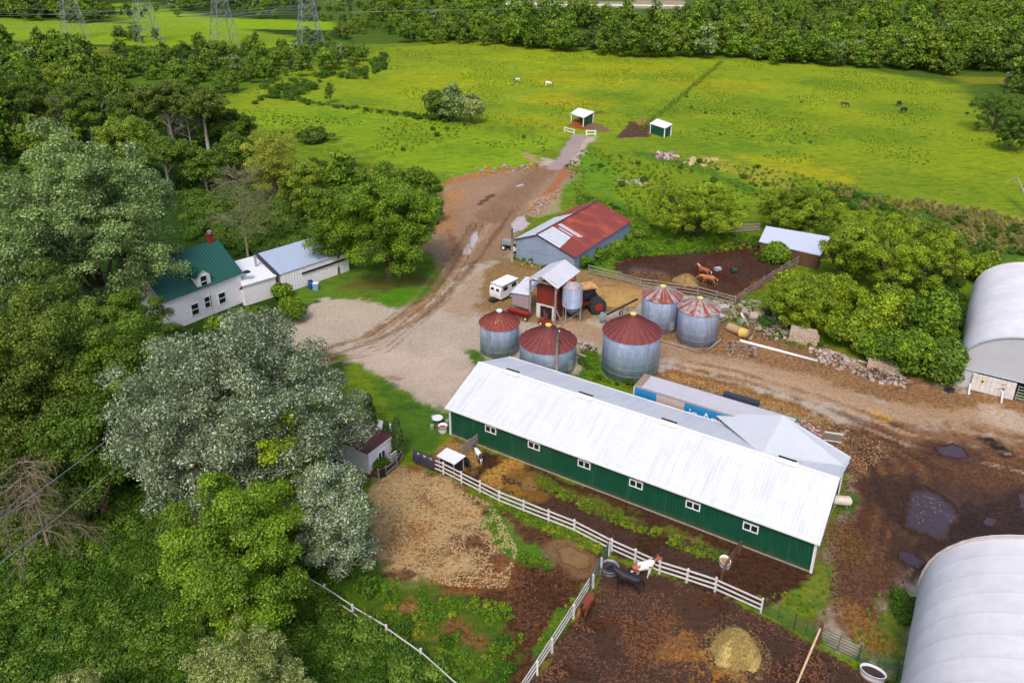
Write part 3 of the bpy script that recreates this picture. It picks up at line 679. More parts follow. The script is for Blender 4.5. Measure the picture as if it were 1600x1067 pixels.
M['binroof1'] = plain('maroon_bin_roof', L(122, 56, 54), .75, var=.25, scale=1.6, dirt=(L(152, 90, 66), .60))
M['binroof2'] = plain('rust_bin_roof', L(142, 66, 48), .8, var=.3, scale=2.4, dirt=(L(176, 160, 152), .57))
M['binroof3'] = plain('galvanised_bin_roof', L(170, 164, 168), .6, .1, var=.3, scale=2.8, dirt=(L(146, 80, 60), .49))
M['binroof4'] = plain('dark_rib', L(96, 44, 46), .6)
def grain_bin(cx, yb, w, rim, ya, label, scheme, cap, xt=None):
    front = G(cx, yb); r = w / 2 * mpp(front); dh = ray(cx, yb)[:2]; dh = dh / np.hypot(*dh)
    c = front[:2] + dh * r; hw = ZAT(xt or cx, rim, front) ; ht = ZAT(xt or cx, ya, c)
    t = thing('grain_bin', label, 'grain bin', (c[0], c[1], 0), rnd.random() * 6, 'round grain bins in the yard')
    part('cylinder_wall', MB().lathe([(r, 0), (r, hw)], 48, capt=False), M['bin'], t, smooth=True)
    mb = MB(); n = 24; ro = r + .14; ri = .32; z0 = hw - .04; z1 = ht - .28
    rg = random.Random(int(cx))
    for i in range(n):
        a0 = 2 * math.pi * i / n; a1 = 2 * math.pi * (i + 1) / n
        mi = {'m': 0, 'r': 1, 'p': (1 if (i % 2 or rg.random() < .45) else 2), 'q': (1 if .5 < i / n < .80 or rg.random() < .12 else (2 if i % 3 else 1))}[scheme]
        mb.add([(ro * math.cos(a0), ro * math.sin(a0), z0), (ro * math.cos(a1), ro * math.sin(a1), z0), (ri * math.cos(a1), ri * math.sin(a1), z1), (ri * math.cos(a0), ri * math.sin(a0), z1)], [(0, 1, 2, 3)], mi)
    part('roof', mb, [M['binroof1'], M['binroof2'], M['binroof3']], t)
    mb = MB()
    for i in range(n):
        a0 = 2 * math.pi * i / n; mb.bar((ro * math.cos(a0), ro * math.sin(a0), z0 + .04), (ri * math.cos(a0), ri * math.sin(a0), z1 + .04), .05, .07)
    part('roof_rib', mb, {'m': M['binroof4'], 'r': M['binroof4'], 'p': M['binroof3'], 'q': M['binroof3']}[scheme], t)
    part('cap', MB().lathe([(.36, z1 - .02), (.36, z1 + .16), (.16, z1 + .24)], 16), cap, t)
    part('door', MB().box((0, -r - .01, 1.0), (.7, .08, 1.1)), M['steel'], t)
    return t, c, r, hw, ht
grain_bin(780.5, 561, 62, 517, 483, 'small grain bin with an orange red roof nearest the dirt road', 'r', M['white'])
grain_bin(855, 592, 90, 553, 505, 'grain bin with a maroon cone roof and a pole in front behind the barn', 'm', M['yellow'])
B3 = grain_bin(982, 599.5, 91, 537, 487, 'largest grain bin with a maroon ribbed cone roof', 'm', M['yellow'])
grain_bin(1030, 522, 62, 473, 444, 'grain bin with a rust and white streaked roof in the rear pair', 'p', M['yellow'])
grain_bin(1086, 543, 64, 493.5, 462, 'grain bin with a half grey half rust roof beside the log pile', 'q', M['yellow'])

# farmhouse and its wings
def loc(P0, a, px, py, z):      # photo point at height z -> local coordinates
    q = G(px, py, z)[:2] - P0[:2]; return q[0] * math.cos(a) + q[1] * math.sin(a), -q[0] * math.sin(a) + q[1] * math.cos(a)
HE = 4.4; hr_ = G(375, 426, HE); hl_ = G(258, 469, HE); HA = math.atan2(hr_[1] - hl_[1], hr_[0] - hl_[0]); HLEN = float(np.hypot(*(hr_ - hl_)[:2])) + .2
HP = np.array([hl_[0], hl_[1], 0]) + np.array([-math.sin(HA), math.cos(HA), 0]) * .3
house = thing('farmhouse', 'white farmhouse with a steep green metal roof, dormer and brick chimney', 'house', HP, HA)
HW = 6.6; HR = None
uH = np.array([math.cos(HA), math.sin(HA), 0]); nH = np.array([-math.sin(HA), math.cos(HA), 0])
best = min(((abs(proj(HP + uH * (HLEN + .2) + nH * w / 2 + np.array([0, 0, h]))[0] - 338.5) + abs(proj(HP + uH * (HLEN + .2) + nH * w / 2 + np.array([0, 0, h]))[1] - 374), w, h) for w in np.arange(5, 10, .2) for h in np.arange(5.5, 9.5, .1)), key=lambda q: q[0])
HW, HR = float(best[1]), float(best[2])
mb = MB(); gwalls(mb, 0, HLEN, 0, HW, HE - .12, HR - .12); part('wall', mb, M['whitewall'], house)
rb = MB(); gable(rb, 0, HLEN, 0, HW, HE, HR, o=.3); part('roof', rb, M['green_roof'], house)
s_ = (HR - HE) / (HW / 2)
def hl(px, py):                                       # along-wall x and z for a photo point on the front wall
    d = ray(px, py); t = ((HP - CAM) @ nH) / (d @ nH); q = CAM + d * t; return float((q - HP) @ uH), float(q[2])
dx, dz = hl(319, 445)
dr = MB(); w = .95
dr.add([(dx - w, -.02, HE - .5), (dx + w, -.02, HE - .5), (dx + w, -.02, HE + 1.25), (dx, -.02, HE + 2.15), (dx - w, -.02, HE + 1.25), (dx - w, 2.2, HE + 1.25), (dx + w, 2.2, HE + 1.25), (dx, 2.8, HE + 2.15)],
       [(0, 1, 2, 3, 4), (1, 6, 2), (0, 4, 5), (2, 6, 7, 3), (3, 7, 5, 4)])
dm = part('dormer', dr, M['whitewall'], house)
r2 = MB(); r2.slab([(dx - w - .15, -.2, HE + 1.15), (dx, -.2, HE + 2.20), (dx, 2.7, HE + 2.20), (dx - w - .15, 2.3, HE + 1.15)][::-1], .05); r2.slab([(dx + w + .15, 2.3, HE + 1.15), (dx, 2.7, HE + 2.20), (dx, -.2, HE + 2.20), (dx + w + .15, -.2, HE + 1.15)][::-1], .05)
reg(part('roof', r2, M['green_roof'], dm), dm)
def sash(parent, x, y, z, w=.8, h=1.3, rz=0, label=None):
    mb = MB(); f = .1
    for zz in (0, h / 2, h): mb.box((0, 0, zz), (w + .2, .08, f))
    for xx in (-w / 2, w / 2): mb.box((xx, 0, h / 2), (f, .08, h - f))
    fr = part('window', mb, M['white'], parent, label); fr.location = (x, y, z); fr.rotation_euler = (0, 0, rz)
    part('pane', MB().box((0, .0, h / 2), (w - .1, .02, h - .1)), M['glass'], fr); return fr
reg(sash(dm, dx, -.06, HE - .3, .9, 1.55), dm)
for px, py in ((305, 485), (325, 472), (347, 466)):
    x, z = hl(px, py); sash(house, x, -.03, max(.9, z - .7), 1.0, 1.5)
mb = MB(); mb.box((HLEN - .7, HW / 2, HR + .35), (.75, .6, 1.3)); mb.box((HLEN - .7, HW / 2, HR + 1.03), (.9, .75, .1)); ch = part('chimney', mb, M['brick'], house)
part('chimney_pot', MB().lathe([(.2, HR + 1.08), (.2, HR + 1.35), (.3, HR + 1.4), (.1, HR + 1.5)], 10, (HLEN - .7, HW / 2, 0)), M['steel'], ch)
x, z = hl(323, 470); part('drainpipe', MB().tube([(x + .4, -.08, HE - .2), (x + .4, -.08, .3)], .05, 6), M['whitewall'], house)
x = HLEN + .1; mb = MB(); mb.tube([(x, -.1, HE - .9), (x + .5, -.3, HE - .4)], .04, 6); mb.lathe([(.0, .12), (.28, .06), (.5, -.1), (.52, -.12)], 16, (x + .6, -.4, HE - .1), capb=False, capt=False); part('satellite_dish', mb, M['black'], house)
# low white kitchen wing with a flat white roof
def quadthing(name, label, cat, corners, hs, wallm, roofm, overh=.25, t=.15, fall=0):
    """box building from four roof-corner photo points (front-left, front-right, back-right, back-left)"""
    Ps = [G(px, py, h) for (px, py), h in zip(corners, hs)]; c = sum(Ps) / 4; c = np.array([c[0], c[1], 0])
    o = thing(name, label, cat, c); loc_ = [p - c for p in Ps]; ctr = sum(loc_) / 4
    ins = [np.array([*(p[:2] * (1 - overh / np.hypot(*p[:2]))), p[2] - t - .02]) for p in loc_]
    mb = MB(); mb.add([(p[0], p[1], 0) for p in ins] + [tuple(p) for p in ins], [(0, 1, 5, 4), (1, 2, 6, 5), (2, 3, 7, 6), (3, 0, 4, 7), (4, 5, 6, 7)])
    part('wall', mb, wallm, o); part('roof', MB().slab([tuple(p) for p in loc_], t), roofm, o); return o, loc_, ins
wing, wc, wi = quadthing('kitchen_wing', 'low white wing with a flat white roof between the farmhouse and the long outbuilding', 'house wing', [(378, 447), (432, 431), (404, 398), (366, 408)], [3.0, 3.0, 3.3, 3.3], M['whitewall'], M['white'])
mb = MB(); mb.tube([(.2, .8, 3.2), (.2, .8, 4.6)], .16, 8); mb.lathe([(.26, 4.6), (.26, 4.75), (.05, 4.85)], 8, (.2, .8, 0)); part('flue', mb, M['steel'], wing)
porch, pc, pi_ = quadthing('porch', 'small porch with a dark green roof in front of the white wing', 'porch', [(374, 452), (412, 440), (415, 430), (379, 443)], [2.5, 2.5, 2.7, 2.7], M['whitewall'], plain('dark_green_shingle', L(42, 60, 52), .8))
outb, oc, oi_ = quadthing('long_outbuilding', 'long low white outbuilding with a sagging pale blue metal roof', 'outbuilding', [(437, 429), (546, 393), (512, 364), (403, 396)], [3.0, 3.0, 3.9, 3.9], M['whitewall'], M['paleblue'])
a_, b_ = oi_[0], oi_[1]
mb = MB()
for f in np.linspace(0.02, 1, 26): p = a_ + (b_ - a_) * f; mb.box((p[0], p[1] - .05, 1.4), (.05, .05, 2.5))
part('batten', mb, M['whitewall'], outb)
mb = MB(); mb.bar((*(a_ + (b_ - a_) * .30)[:2] - np.array([0, .2]), 2.05), (*(a_ + (b_ - a_) * .98)[:2] - np.array([0, .2]), 2.05), .1, .25); part('door_track', mb, M['dark'], outb)
mb = MB(); mb.slab([tuple(oc[0] + np.array([-.7, -.1, .03])), tuple(oc[0] + np.array([0, 0, .03])), tuple(oc[3] + np.array([0, 0, .03])), tuple(oc[3] + np.array([-.7, 0, .03]))], .06); part('parapet', mb, M['tarp'], outb)

# little white bunkhouse
def boxbuild(name, label, cat, P0, a, Lx, Wy, h0, h1, wallm, roofm, o=.25, grp=None, rt=.1):
    """lean-to roof: height h0 at y=0, h1 at y=Wy"""
    t = thing(name, label, cat, (P0[0], P0[1], 0), a, grp)
    mb = MB(); mb.add([(0,0,0),(Lx,0,0),(Lx,Wy,0),(0,Wy,0),(0,0,h0),(Lx,0,h0),(Lx,Wy,h1),(0,Wy,h1)], [(0,1,5,4),(1,2,6,5),(2,3,7,6),(3,0,4,7),(4,5,6,7)]); part('wall', mb, wallm, t)
    s = (h1 - h0) / Wy
    part('roof', MB().slab([(-o, -o, h0 + rt + .01 - s * o), (Lx + o, -o, h0 + rt + .01 - s * o), (Lx + o, Wy + o, h1 + rt + .01 + s * o), (-o, Wy + o, h1 + rt + .01 + s * o)], rt), roofm, t); return t
pa = G(578, 741); pb = G(615, 712); ba = math.atan2(pb[1] - pa[1], pb[0] - pa[0]); bl = float(np.hypot(*(pb - pa)[:2])) 
bunk = thing('bunkhouse', 'tiny white bunkhouse with a flat maroon roof tucked under the silver tree', 'bunkhouse', pa, ba)
bh = ZAT(574, 710, pa); bd = 4.4
mb = MB(); mb.box((bl / 2, bd / 2, bh / 2), (bl, bd, bh)); part('wall', mb, M['whitewall'], bunk)
part('roof', MB().box((bl / 2, bd / 2 + .05, bh + .07), (bl + .1, bd + .2, .12)), M['maroon'], bunk)
sliding_window(bunk, (bl * .5, -.04, bh - 1.55), 0, 1.0, .95)
part('drip_edge', MB().box((bl / 2, -.05, bh + .0), (bl + .16, .08, .2)), M['white'], bunk)
t = thing('wooden_pallet', 'pale wooden pallet leaning on the front wall of the bunkhouse', 'pallet', pa, ba)
mb = MB()
for i in range(4): mb.bar((bl * .62, -.75 + i * .02, .15 + i * .3), (bl * .95, -.75 + i * .02, .15 + i * .3), .12, .1)
part('slat', mb, M['white_wood'], t); mb = MB()
for x in (.62, .95): mb.bar((bl * x, -.8, .05), (bl * x, -.3, 1.25), .1, .1)
part('stringer', mb, M['white_wood'], t)

# fabric storage tents
def fabric(name):
    t = NT(name); x, y, z = t.sep(t.obj())[:3]
    r = t.math('FRACT', t.math('DIVIDE', t.math('ADD', y, .9), 1.83)); rb_ = t.math('LESS_THAN', t.math('ABSOLUTE', t.math('SUBTRACT', r, .5)), .035)
    n = t.noise(.35, 5, .65); n2 = t.noise(1.6, 6, .7)
    k = t.mix(t.ramp(n, .35, .7), L(230, 226, 230), L(212, 209, 215)); k = t.mix(t.math('MULTIPLY', t.ramp(n2, .5, .8), .3), k, L(180, 176, 182))
    k = t.mix(t.ramp(t.noise(14, 3, .5), .74, .80), k, L(150, 145, 150))
    k = t.mix(t.math('MULTIPLY', rb_, .16), k, L(170, 160, 160))
    h = t.math('ABSOLUTE', t.math('SUBTRACT', r, .5)); t.bump(t.math('ADD', t.math('MULTIPLY', t.math('MINIMUM', h, .12), -2), t.math('MULTIPLY', n, .7)), .35, .10)
    t.fin(k, .55, 0, .3); return t.m
M['fabric'] = fabric('white_tent_fabric')
def arch(width, hs, hp, n=26):
    pts = []
    for i in range(n + 1):
        a = math.pi * i / n; pts.append((width / 2 - width / 2 * math.cos(a), hs + (hp - hs) * abs(math.sin(a)) ** .85))
    return pts
def tent(label, P0, a, width, length, hs, hp, endwall_front=True, back=True):
    t = thing('storage_tent', label, 'storage tent', (P0[0], P0[1], 0), a, 'white fabric storage tents')
    ar = arch(width, hs, hp); nseg = int(length / .61); V = []; Fq = []
    prof = [(0, .0)] + ar + [(width, .0)]
    for j in range(nseg + 1):
        y = length * j / nseg; sag = -.022 * (1 - abs(math.cos(math.pi * y / 1.83)))
        for i, (x, z) in enumerate(prof):
            k = sag if 1 < i < len(prof) - 2 else sag * .5
            cx = width / 2; V.append((x + (cx - x) * -k / (width / 2), y, z + k * (1 if z > hs else 0)))
    n = len(prof)
    for j in range(nseg):
        for i in range(n - 1): a_ = j * n + i; Fq.append((a_, a_ + n, a_ + n + 1, a_ + 1))
    put('cover', fastmesh('tent_cover', V, Fq, [M['fabric']], None, True), t)
    return t, prof
p0 = G(1490, 601); TA = -.5366
T1, pr1 = tent('white arched fabric tent beyond the mud, its open end with a white board door', p0, TA, 15.0, 24, 2.3, 7.6)
# end wall above the opening
mb = MB(); ar = arch(15.0, 2.3, 7.6)
vs = [(x, -.0, z) for x, z in ar]; mb.add(vs, [tuple(range(len(vs)))])
ew = part('end_wall', mb, plain('grey_end_fabric', L(178, 180, 190), .7, var=.08, scale=.6), T1)
mb = MB(); pts_ = [(x, -.12, z) for x, z in ar]; mb.tube(pts_, .09, 6); mb.tube([(0, -.1, 2.3), (15, -.1, 2.3)], .08, 6); reg(part('rim', mb, M['steel'], ew), ew)
mb = MB(); mb.add([(0, 0, 0), (2.0, 0, 0), (2.0, 0, 2.3), (0, 0, 2.3)], [(0, 1, 2, 3)]); part('end_panel', mb, plain('pale_end_panel', L(188, 190, 198), .7, var=.06), T1)
mb = MB(); mb.add([(12.6, 0, 0), (15, 0, 0), (15, 0, 2.3), (12.6, 0, 2.3)], [(0, 1, 2, 3)]); part('end_panel', mb, M['whitewall'], T1)
mb = MB(); mb.box((7.5, 23.9, 1.2), (15, .1, 2.4)); part('back_wall', mb, M['fabric'], T1)
mb = MB(); vs = [(x, 23.95, z) for x, z in ar]; mb.add(vs, [tuple(range(len(vs)))[::-1]]); part('back_wall', mb, M['fabric'], T1)
dt = thing('board_door', 'white painted board door propped on skids at the tent opening, yellow hazard sign on it', 'door', p0, TA)
mb = MB()
for i in range(9): mb.box((1.35 + .44 + i * .455, -.35, 1.15), (.44, .08, 2.05))
part('boards', mb, M['white_wood'], dt)
for x in (1.5, 4.6): part('skid', MB().bar((x, -.5, .9), (x + .05, -1.6, .06), .16, .16), M['white_wood'], dt)
sg = part('hazard_sign', MB().add([(2.55 + .32 * c, -.41, 1.45 + .32 * s) for c, s in ((1, 0), (0, 1), (-1, 0), (0, -1))] , [(3, 0, 1, 2)]), M['yellow'], dt, 'yellow diamond hazard sign')
part('symbol', MB().add([(2.55 + .13 * math.cos(k), -.42, 1.45 + .13 * math.sin(k)) for k in np.linspace(0, 5.6, 8)], [tuple(range(8))]), M['dark'], sg)
mb = MB(); rr = random.Random(5)
for i in range(9): mb.box((4.35 + rr.uniform(-.3, .35), -.41, 1.45 + rr.uniform(-.4, .4)), (rr.uniform(.05, .2), .02, rr.uniform(.05, .12)), ry=rr.uniform(-.4, .4))
part('scrawl', mb, M['maroon'], dt)
mb = MB()
for i in range(5): mb.tube([(5.9, -.1, .35 + i * .35), (9.5, -.1, .35 + i * .35)], .035, 6)
for x in (5.9, 7.7, 9.5): mb.tube([(x, -.1, .1), (x, -.1, 1.9)], .04, 6)
tag(part('tube_gate', mb, M['steel'], None), 'grey tube gate across the dark tent opening', 'gate'); bpy.data.objects['tube_gate'].location = tuple(p0); bpy.data.objects['tube_gate'].rotation_euler = (0, 0, TA)
t = thing('steel_drum', 'grey ribbed bin standing inside the tent gate', 'bin', p0 + np.array([9.0 * math.cos(TA) + 1.2 * math.sin(TA), 9.0 * math.sin(TA) - 1.2 * math.cos(TA), 0]))
part('body', MB().lathe([(.5, 0), (.52, .4), (.5, .45), (.52, .9), (.5, 1.4)], 16), M['steel'], t); part('rim', MB().lathe([(.54, 1.38), (.54, 1.46)], 16), M['grey_wood'], t)
# near tent
q0 = G(1428, 948); nT = np.array([-math.sin(TA), math.cos(TA), 0]); q0 = q0 - nT * 26
T2, pr2 = tent('huge white fabric tent filling the corner nearest the camera', q0, TA, 20.0, 26, 2.4, 10.0)
mb = MB(); ar2 = arch(20, 2.4, 10.0); vs = [(x, 25.97, z) for x, z in ar2]; mb.add(vs, [tuple(range(len(vs)))[::-1]]); mb.box((10, 25.9, 1.2), (20, .08, 2.4)); part('end_wall', mb, M['fabric'], T2)
mb = MB(); mb.tube([(x + (10 - x) * -.01, 25.6, z + .04) for x, z in ar2], .10, 6); part('arch_tube', mb, plain('stained_strap', L(190, 176, 172), .7), T2)

# pale lean-to by the manure paddock
lt, lc, li = quadthing('open_lean_to', 'open sided lean-to with a pale metal roof between the round bushes', 'lean-to', [(1186, 377), (1282, 399), (1298, 370), (1197, 353)], [2.4, 2.4, 3.0, 3.0], M['brown_wood'], plain('pale_sheet_roof', L(196, 202, 224), .5, var=.05, dirt=(L(150, 110, 100), .74)))
# field shelters
def field_shelter(corners, hs, label):
    Ps = [G(px, py, h) for (px, py), h in zip(corners, hs)]; c = sum(Ps) / 4; c = np.array([c[0], c[1], 0]); q = [p - c for p in Ps]
    t = thing('field_shelter', label, 'shelter', c, 0, 'small green horse shelters in the pasture')
    part('roof', MB().slab([tuple(p) for p in q], .12), M['white'], t)
    i_ = [np.array([p[0] * .9, p[1] * .9, p[2] - .14]) for p in q]
    return t, i_
fs, i_ = field_shelter([(891, 177), (912, 184.5), (929, 175), (904, 168.5)], [2.4, 2.4, 2.9, 2.9], 'open fronted white roofed field shelter beside the far gate')
mb = MB()
for p, r_ in ((i_[1], 1), (i_[2], 1), (i_[3], 1)): pass
mb.add([tuple(i_[1]), tuple(i_[2]), (i_[2][0], i_[2][1], 0), (i_[1][0], i_[1][1], 0)], [(0, 1, 2, 3)]); mb.add([tuple(i_[2]), tuple(i_[3]), (i_[3][0], i_[3][1], 0), (i_[2][0], i_[2][1], 0)], [(0, 1, 2, 3)])
part('wall', mb, M['green_wall'], fs)
for p in i_: part('post', MB().box((p[0], p[1], p[2] / 2), (.22, .22, p[2])), M['white'], fs)
part('bedding', MB().lathe([(2.4, .03), (1.4, .18), (.3, .3)], 12, (float(i_[0][0] * .2), float(i_[0][1] * .4), 0)), plain('rusty_bedding', L(150, 70, 36), .95), fs)
fs2, i_ = field_shelter([(1015, 193), (1039.5, 201), (1051, 194), (1027, 185.5)], [2.4, 2.4, 2.9, 2.9], 'closed green field shelter with a white roof beside the bare patch')
mb = MB(); mb.add([(p[0], p[1], 0) for p in i_] + [tuple(p) for p in i_], [(0, 1, 5, 4), (1, 2, 6, 5), (3, 0, 4, 7)]); part('wall', mb, M['green_wall'], fs2)
for p in i_: part('post', MB().box((p[0], p[1], p[2] / 2), (.22, .22, p[2])), M['white'], fs2)

# white topped pony shelter by the fence
ps, pc_, pi2 = quadthing('pony_shelter', 'low pony shelter with a white metal top just behind the white fence', 'shelter', [(682, 712), (710, 725.5), (728, 712), (698, 699)], [1.5, 1.5, 1.6, 1.6], M['dark'], plain('white_sheet', L(226, 224, 228), .5, var=.05, dirt=(L(140, 120, 130), .72)), overh=.25, t=.06)
for p in pi2: part('post', MB().box((p[0], p[1], .7), (.12, .12, 1.4)), M['grey_wood'], ps)

# red milking booth, canopy on poles and lean-to
cA = math.radians(-33)
cP = G(812, 506); t = can = thing('pole_canopy', 'pale metal gable canopy on four tall grey poles over the little red building', 'canopy', cP, cA)
# canopy corner poles: photo feet (827,497) and (867,507)
f1 = G(828, 497); f2 = G(867, 507.5); ca = math.atan2(f2[1] - f1[1], f2[0] - f1[0]); cw = float(np.hypot(*(f2 - f1)[:2]))
can.location = tuple(f1); can.rotation_euler = (0, 0, ca)
hE = ZAT(828, 437, f1); hE2 = ZAT(865, 444, f2); hE = (hE + hE2) / 2; cd = 5.4; hR_ = hE + .95
for x, y in ((0, 0), (cw, 0), (cw, cd), (0, cd)): part('pole', MB().tube([(x, y, 0), (x, y, hE)], .14, 8), M['grey_wood'], can)
mb = MB(); s = (hR_ - hE) / (cw / 2)
mb.slab([(cw / 2, -.5, hR_), (cw / 2, cd + .5, hR_), (-.5, cd + .5, hE - s * .5 + .05), (-.5, -.5, hE - s * .5 + .05)], .06)
mb.slab([(cw / 2, cd + .5, hR_), (cw / 2, -.5, hR_), (cw + .5, -.5, hE - s * .5 + .05), (cw + .5, cd + .5, hE - s * .5 + .05)], .06)
part('roof', mb, ribbed('canopy_sheet', L(206, 206, 216), 1, .6, rough=.5, var=.1, depthm=.02), can)
mb = MB(); mb.bar((0, 0, hE - .1), (cw, 0, hE - .1), .12, .2); mb.bar((0, 0, hE), (cw / 2, 0, hR_ - .1), .08, .14); mb.bar((cw, 0, hE), (cw / 2, 0, hR_ - .1), .08, .14); mb.bar((cw, .1, hE - 1.4), (cw, 1.4, hE - .1), .1, .1); part('truss', mb, M['grey_wood'], can)
rbld = thing('red_booth', 'narrow weathered red building with white door posts under the canopy', 'booth', f1, ca)
bx0, bx1, bz = .45, cw - .35, hE * .78
mb = MB(); mb.add([(bx0, .9, 1.9), (bx1, .9, 1.9), (bx1, .9, bz), ((bx0 + bx1) / 2, .9, bz + .5), (bx0, .9, bz)], [(0, 1, 2, 3, 4)])
mb.add([(bx0, .9, 0), (bx0, 4.6, 0), (bx0, 4.6, bz), (bx0, .9, bz)], [(3, 2, 1, 0)]); mb.add([(bx1, .9, 0), (bx1, 4.6, 0), (bx1, 4.6, bz), (bx1, .9, bz)], [(0, 1, 2, 3)]); mb.add([(bx0, 4.6, 0), (bx1, 4.6, 0), (bx1, 4.6, bz), (bx0, 4.6, bz)], [(3, 2, 1, 0)])
part('wall', mb, M['barnred'], rbld)
mb = MB(); gable(MB(), 0, 1, 0, 1, 1, 2)
mb.slab([((bx0 + bx1) / 2, .7, bz + .56), ((bx0 + bx1) / 2, 4.7, bz + .56), (bx0 - .15, 4.7, bz), (bx0 - .15, .7, bz)], .05); mb.slab([((bx0 + bx1) / 2, 4.7, bz + .56), ((bx0 + bx1) / 2, .7, bz + .56), (bx1 + .15, .7, bz), (bx1 + .15, 4.7, bz)], .05); part('roof', mb, M['brown_wood'], rbld)
mb = MB(); mb.box((bx0 + .3, .86, .95), (.55, .08, 1.9)); mb.box((bx1 - .3, .86, .95), (.5, .08, 1.9)); mb.box(((bx0 + bx1) / 2, .86, 1.85), (bx1 - bx0, .1, .18)); part('door_surround', mb, M['white_wood'], rbld)
part('door', MB().box(((bx0 + bx1) / 2, .95, .95), (bx1 - bx0 - 1, .04, 1.8)), M['dark'], rbld)
ln = thing('lean_to', 'lean-to with a pale roof and mauve sheet metal side left of the canopy', 'lean-to', f1, ca)
g0 = G(797, 493); l0 = loc(f1, ca, 797, 480, 1.2); lw = -l0[0]
zt = ZAT(797, 459, g0)
mb = MB(); mb.add([(-lw, -.1, zt - 1.7), (-.15, -.1, zt - 1.9), (-.15, -.1, zt + .2), (-lw, -.1, zt)], [(0, 1, 2, 3)]); part('wall', mb, ribbed('mauve_sheeting', L(158, 140, 146), 0, .25, rough=.6, var=.2, depthm=.02), ln)
part('roof', MB().slab([(-lw - .15, -.3, zt + .02), (-.1, -.3, zt + .22), (-.1, 3.6, zt + .95), (-lw - .15, 3.6, zt + .75)], .06), M['palemetal'], ln)
for x, y in ((-lw, 0), (-lw, 3.4), (-.2, 3.4)): part('post', MB().box((x, y, (zt + .1) / 2), (.12, .12, zt + .1)), M['grey_wood'], ln)

# hopper bin on legs
hb = G(893, 499); r = 32 / 2 * mpp(hb); hz0 = ZAT(893, 479, hb); hz1 = ZAT(891, 452, hb); 
hp = thing('hopper_bin', 'galvanised feed hopper on four legs beside the red tractor', 'feed bin', hb, .3)
zb = 2.1; zt2 = ZAT(891, 447, hb) ; 
part('cylinder_wall', MB().lathe([(r, zb), (r, zt2)], 28, capb=False, capt=False), M['bin'], hp, smooth=True)
part('hopper_cone', MB().lathe([(.25, .7), (r, zb)], 28), plain('dark_galvanised', L(92, 108, 120), .5, .2), hp, smooth=True)
part('roof', MB().lathe([(r + .06, zt2), (.3, zt2 + .75)], 28), M['binroof3'], hp, smooth=False)
part('lid', MB().lathe([(.34, zt2 + .7), (.34, zt2 + .95), (.1, zt2 + 1.05)], 12), M['red'], hp)
for k in range(4):
    a = k * math.pi / 2 + .6; part('leg', MB().bar((r * 1.03 * math.cos(a), r * 1.03 * math.sin(a), 0), (r * 1.03 * math.cos(a), r * 1.03 * math.sin(a), zb + .8), .12, .12), M['steel'], hp)
mb = MB()
for k in range(4):
    a = k * math.pi / 2 + .6; b = a + math.pi / 2; mb.bar((r * math.cos(a), r * math.sin(a), .3), (r * math.cos(b), r * math.sin(b), 1.5), .05, .05)
part('brace', mb, M['steel'], hp)
for k, (xa, xb) in enumerate((((864, 476), (880, 509)), ((867, 478), (882, 508)))):
    pass
t = thing('ladder', 'grey ladder leaning against the canopy pole', 'ladder', G(880, 509))
P1 = G(880, 509); P0_ = f2 + np.array([-.2, -.2, 0]); zl = ZAT(863, 476, P0_); v = np.array([P0_[0] - P1[0], P0_[1] - P1[1], 0])
sd = np.array([v[1], -v[0], 0]) / (np.hypot(*v[:2]) + 1e-6) * .22
for sgn in (-1, 1): part('rail', MB().bar(tuple(sd * sgn), tuple(v + sd * sgn + np.array([0, 0, zl])), .06, .08), M['grey_wood'], t)
mb = MB()
for f in np.linspace(.06, .95, 10): q = v * f + np.array([0, 0, zl * f]); mb.bar(tuple(q - sd), tuple(q + sd), .04, .04)
part('rung', mb, M['grey_wood'], t)

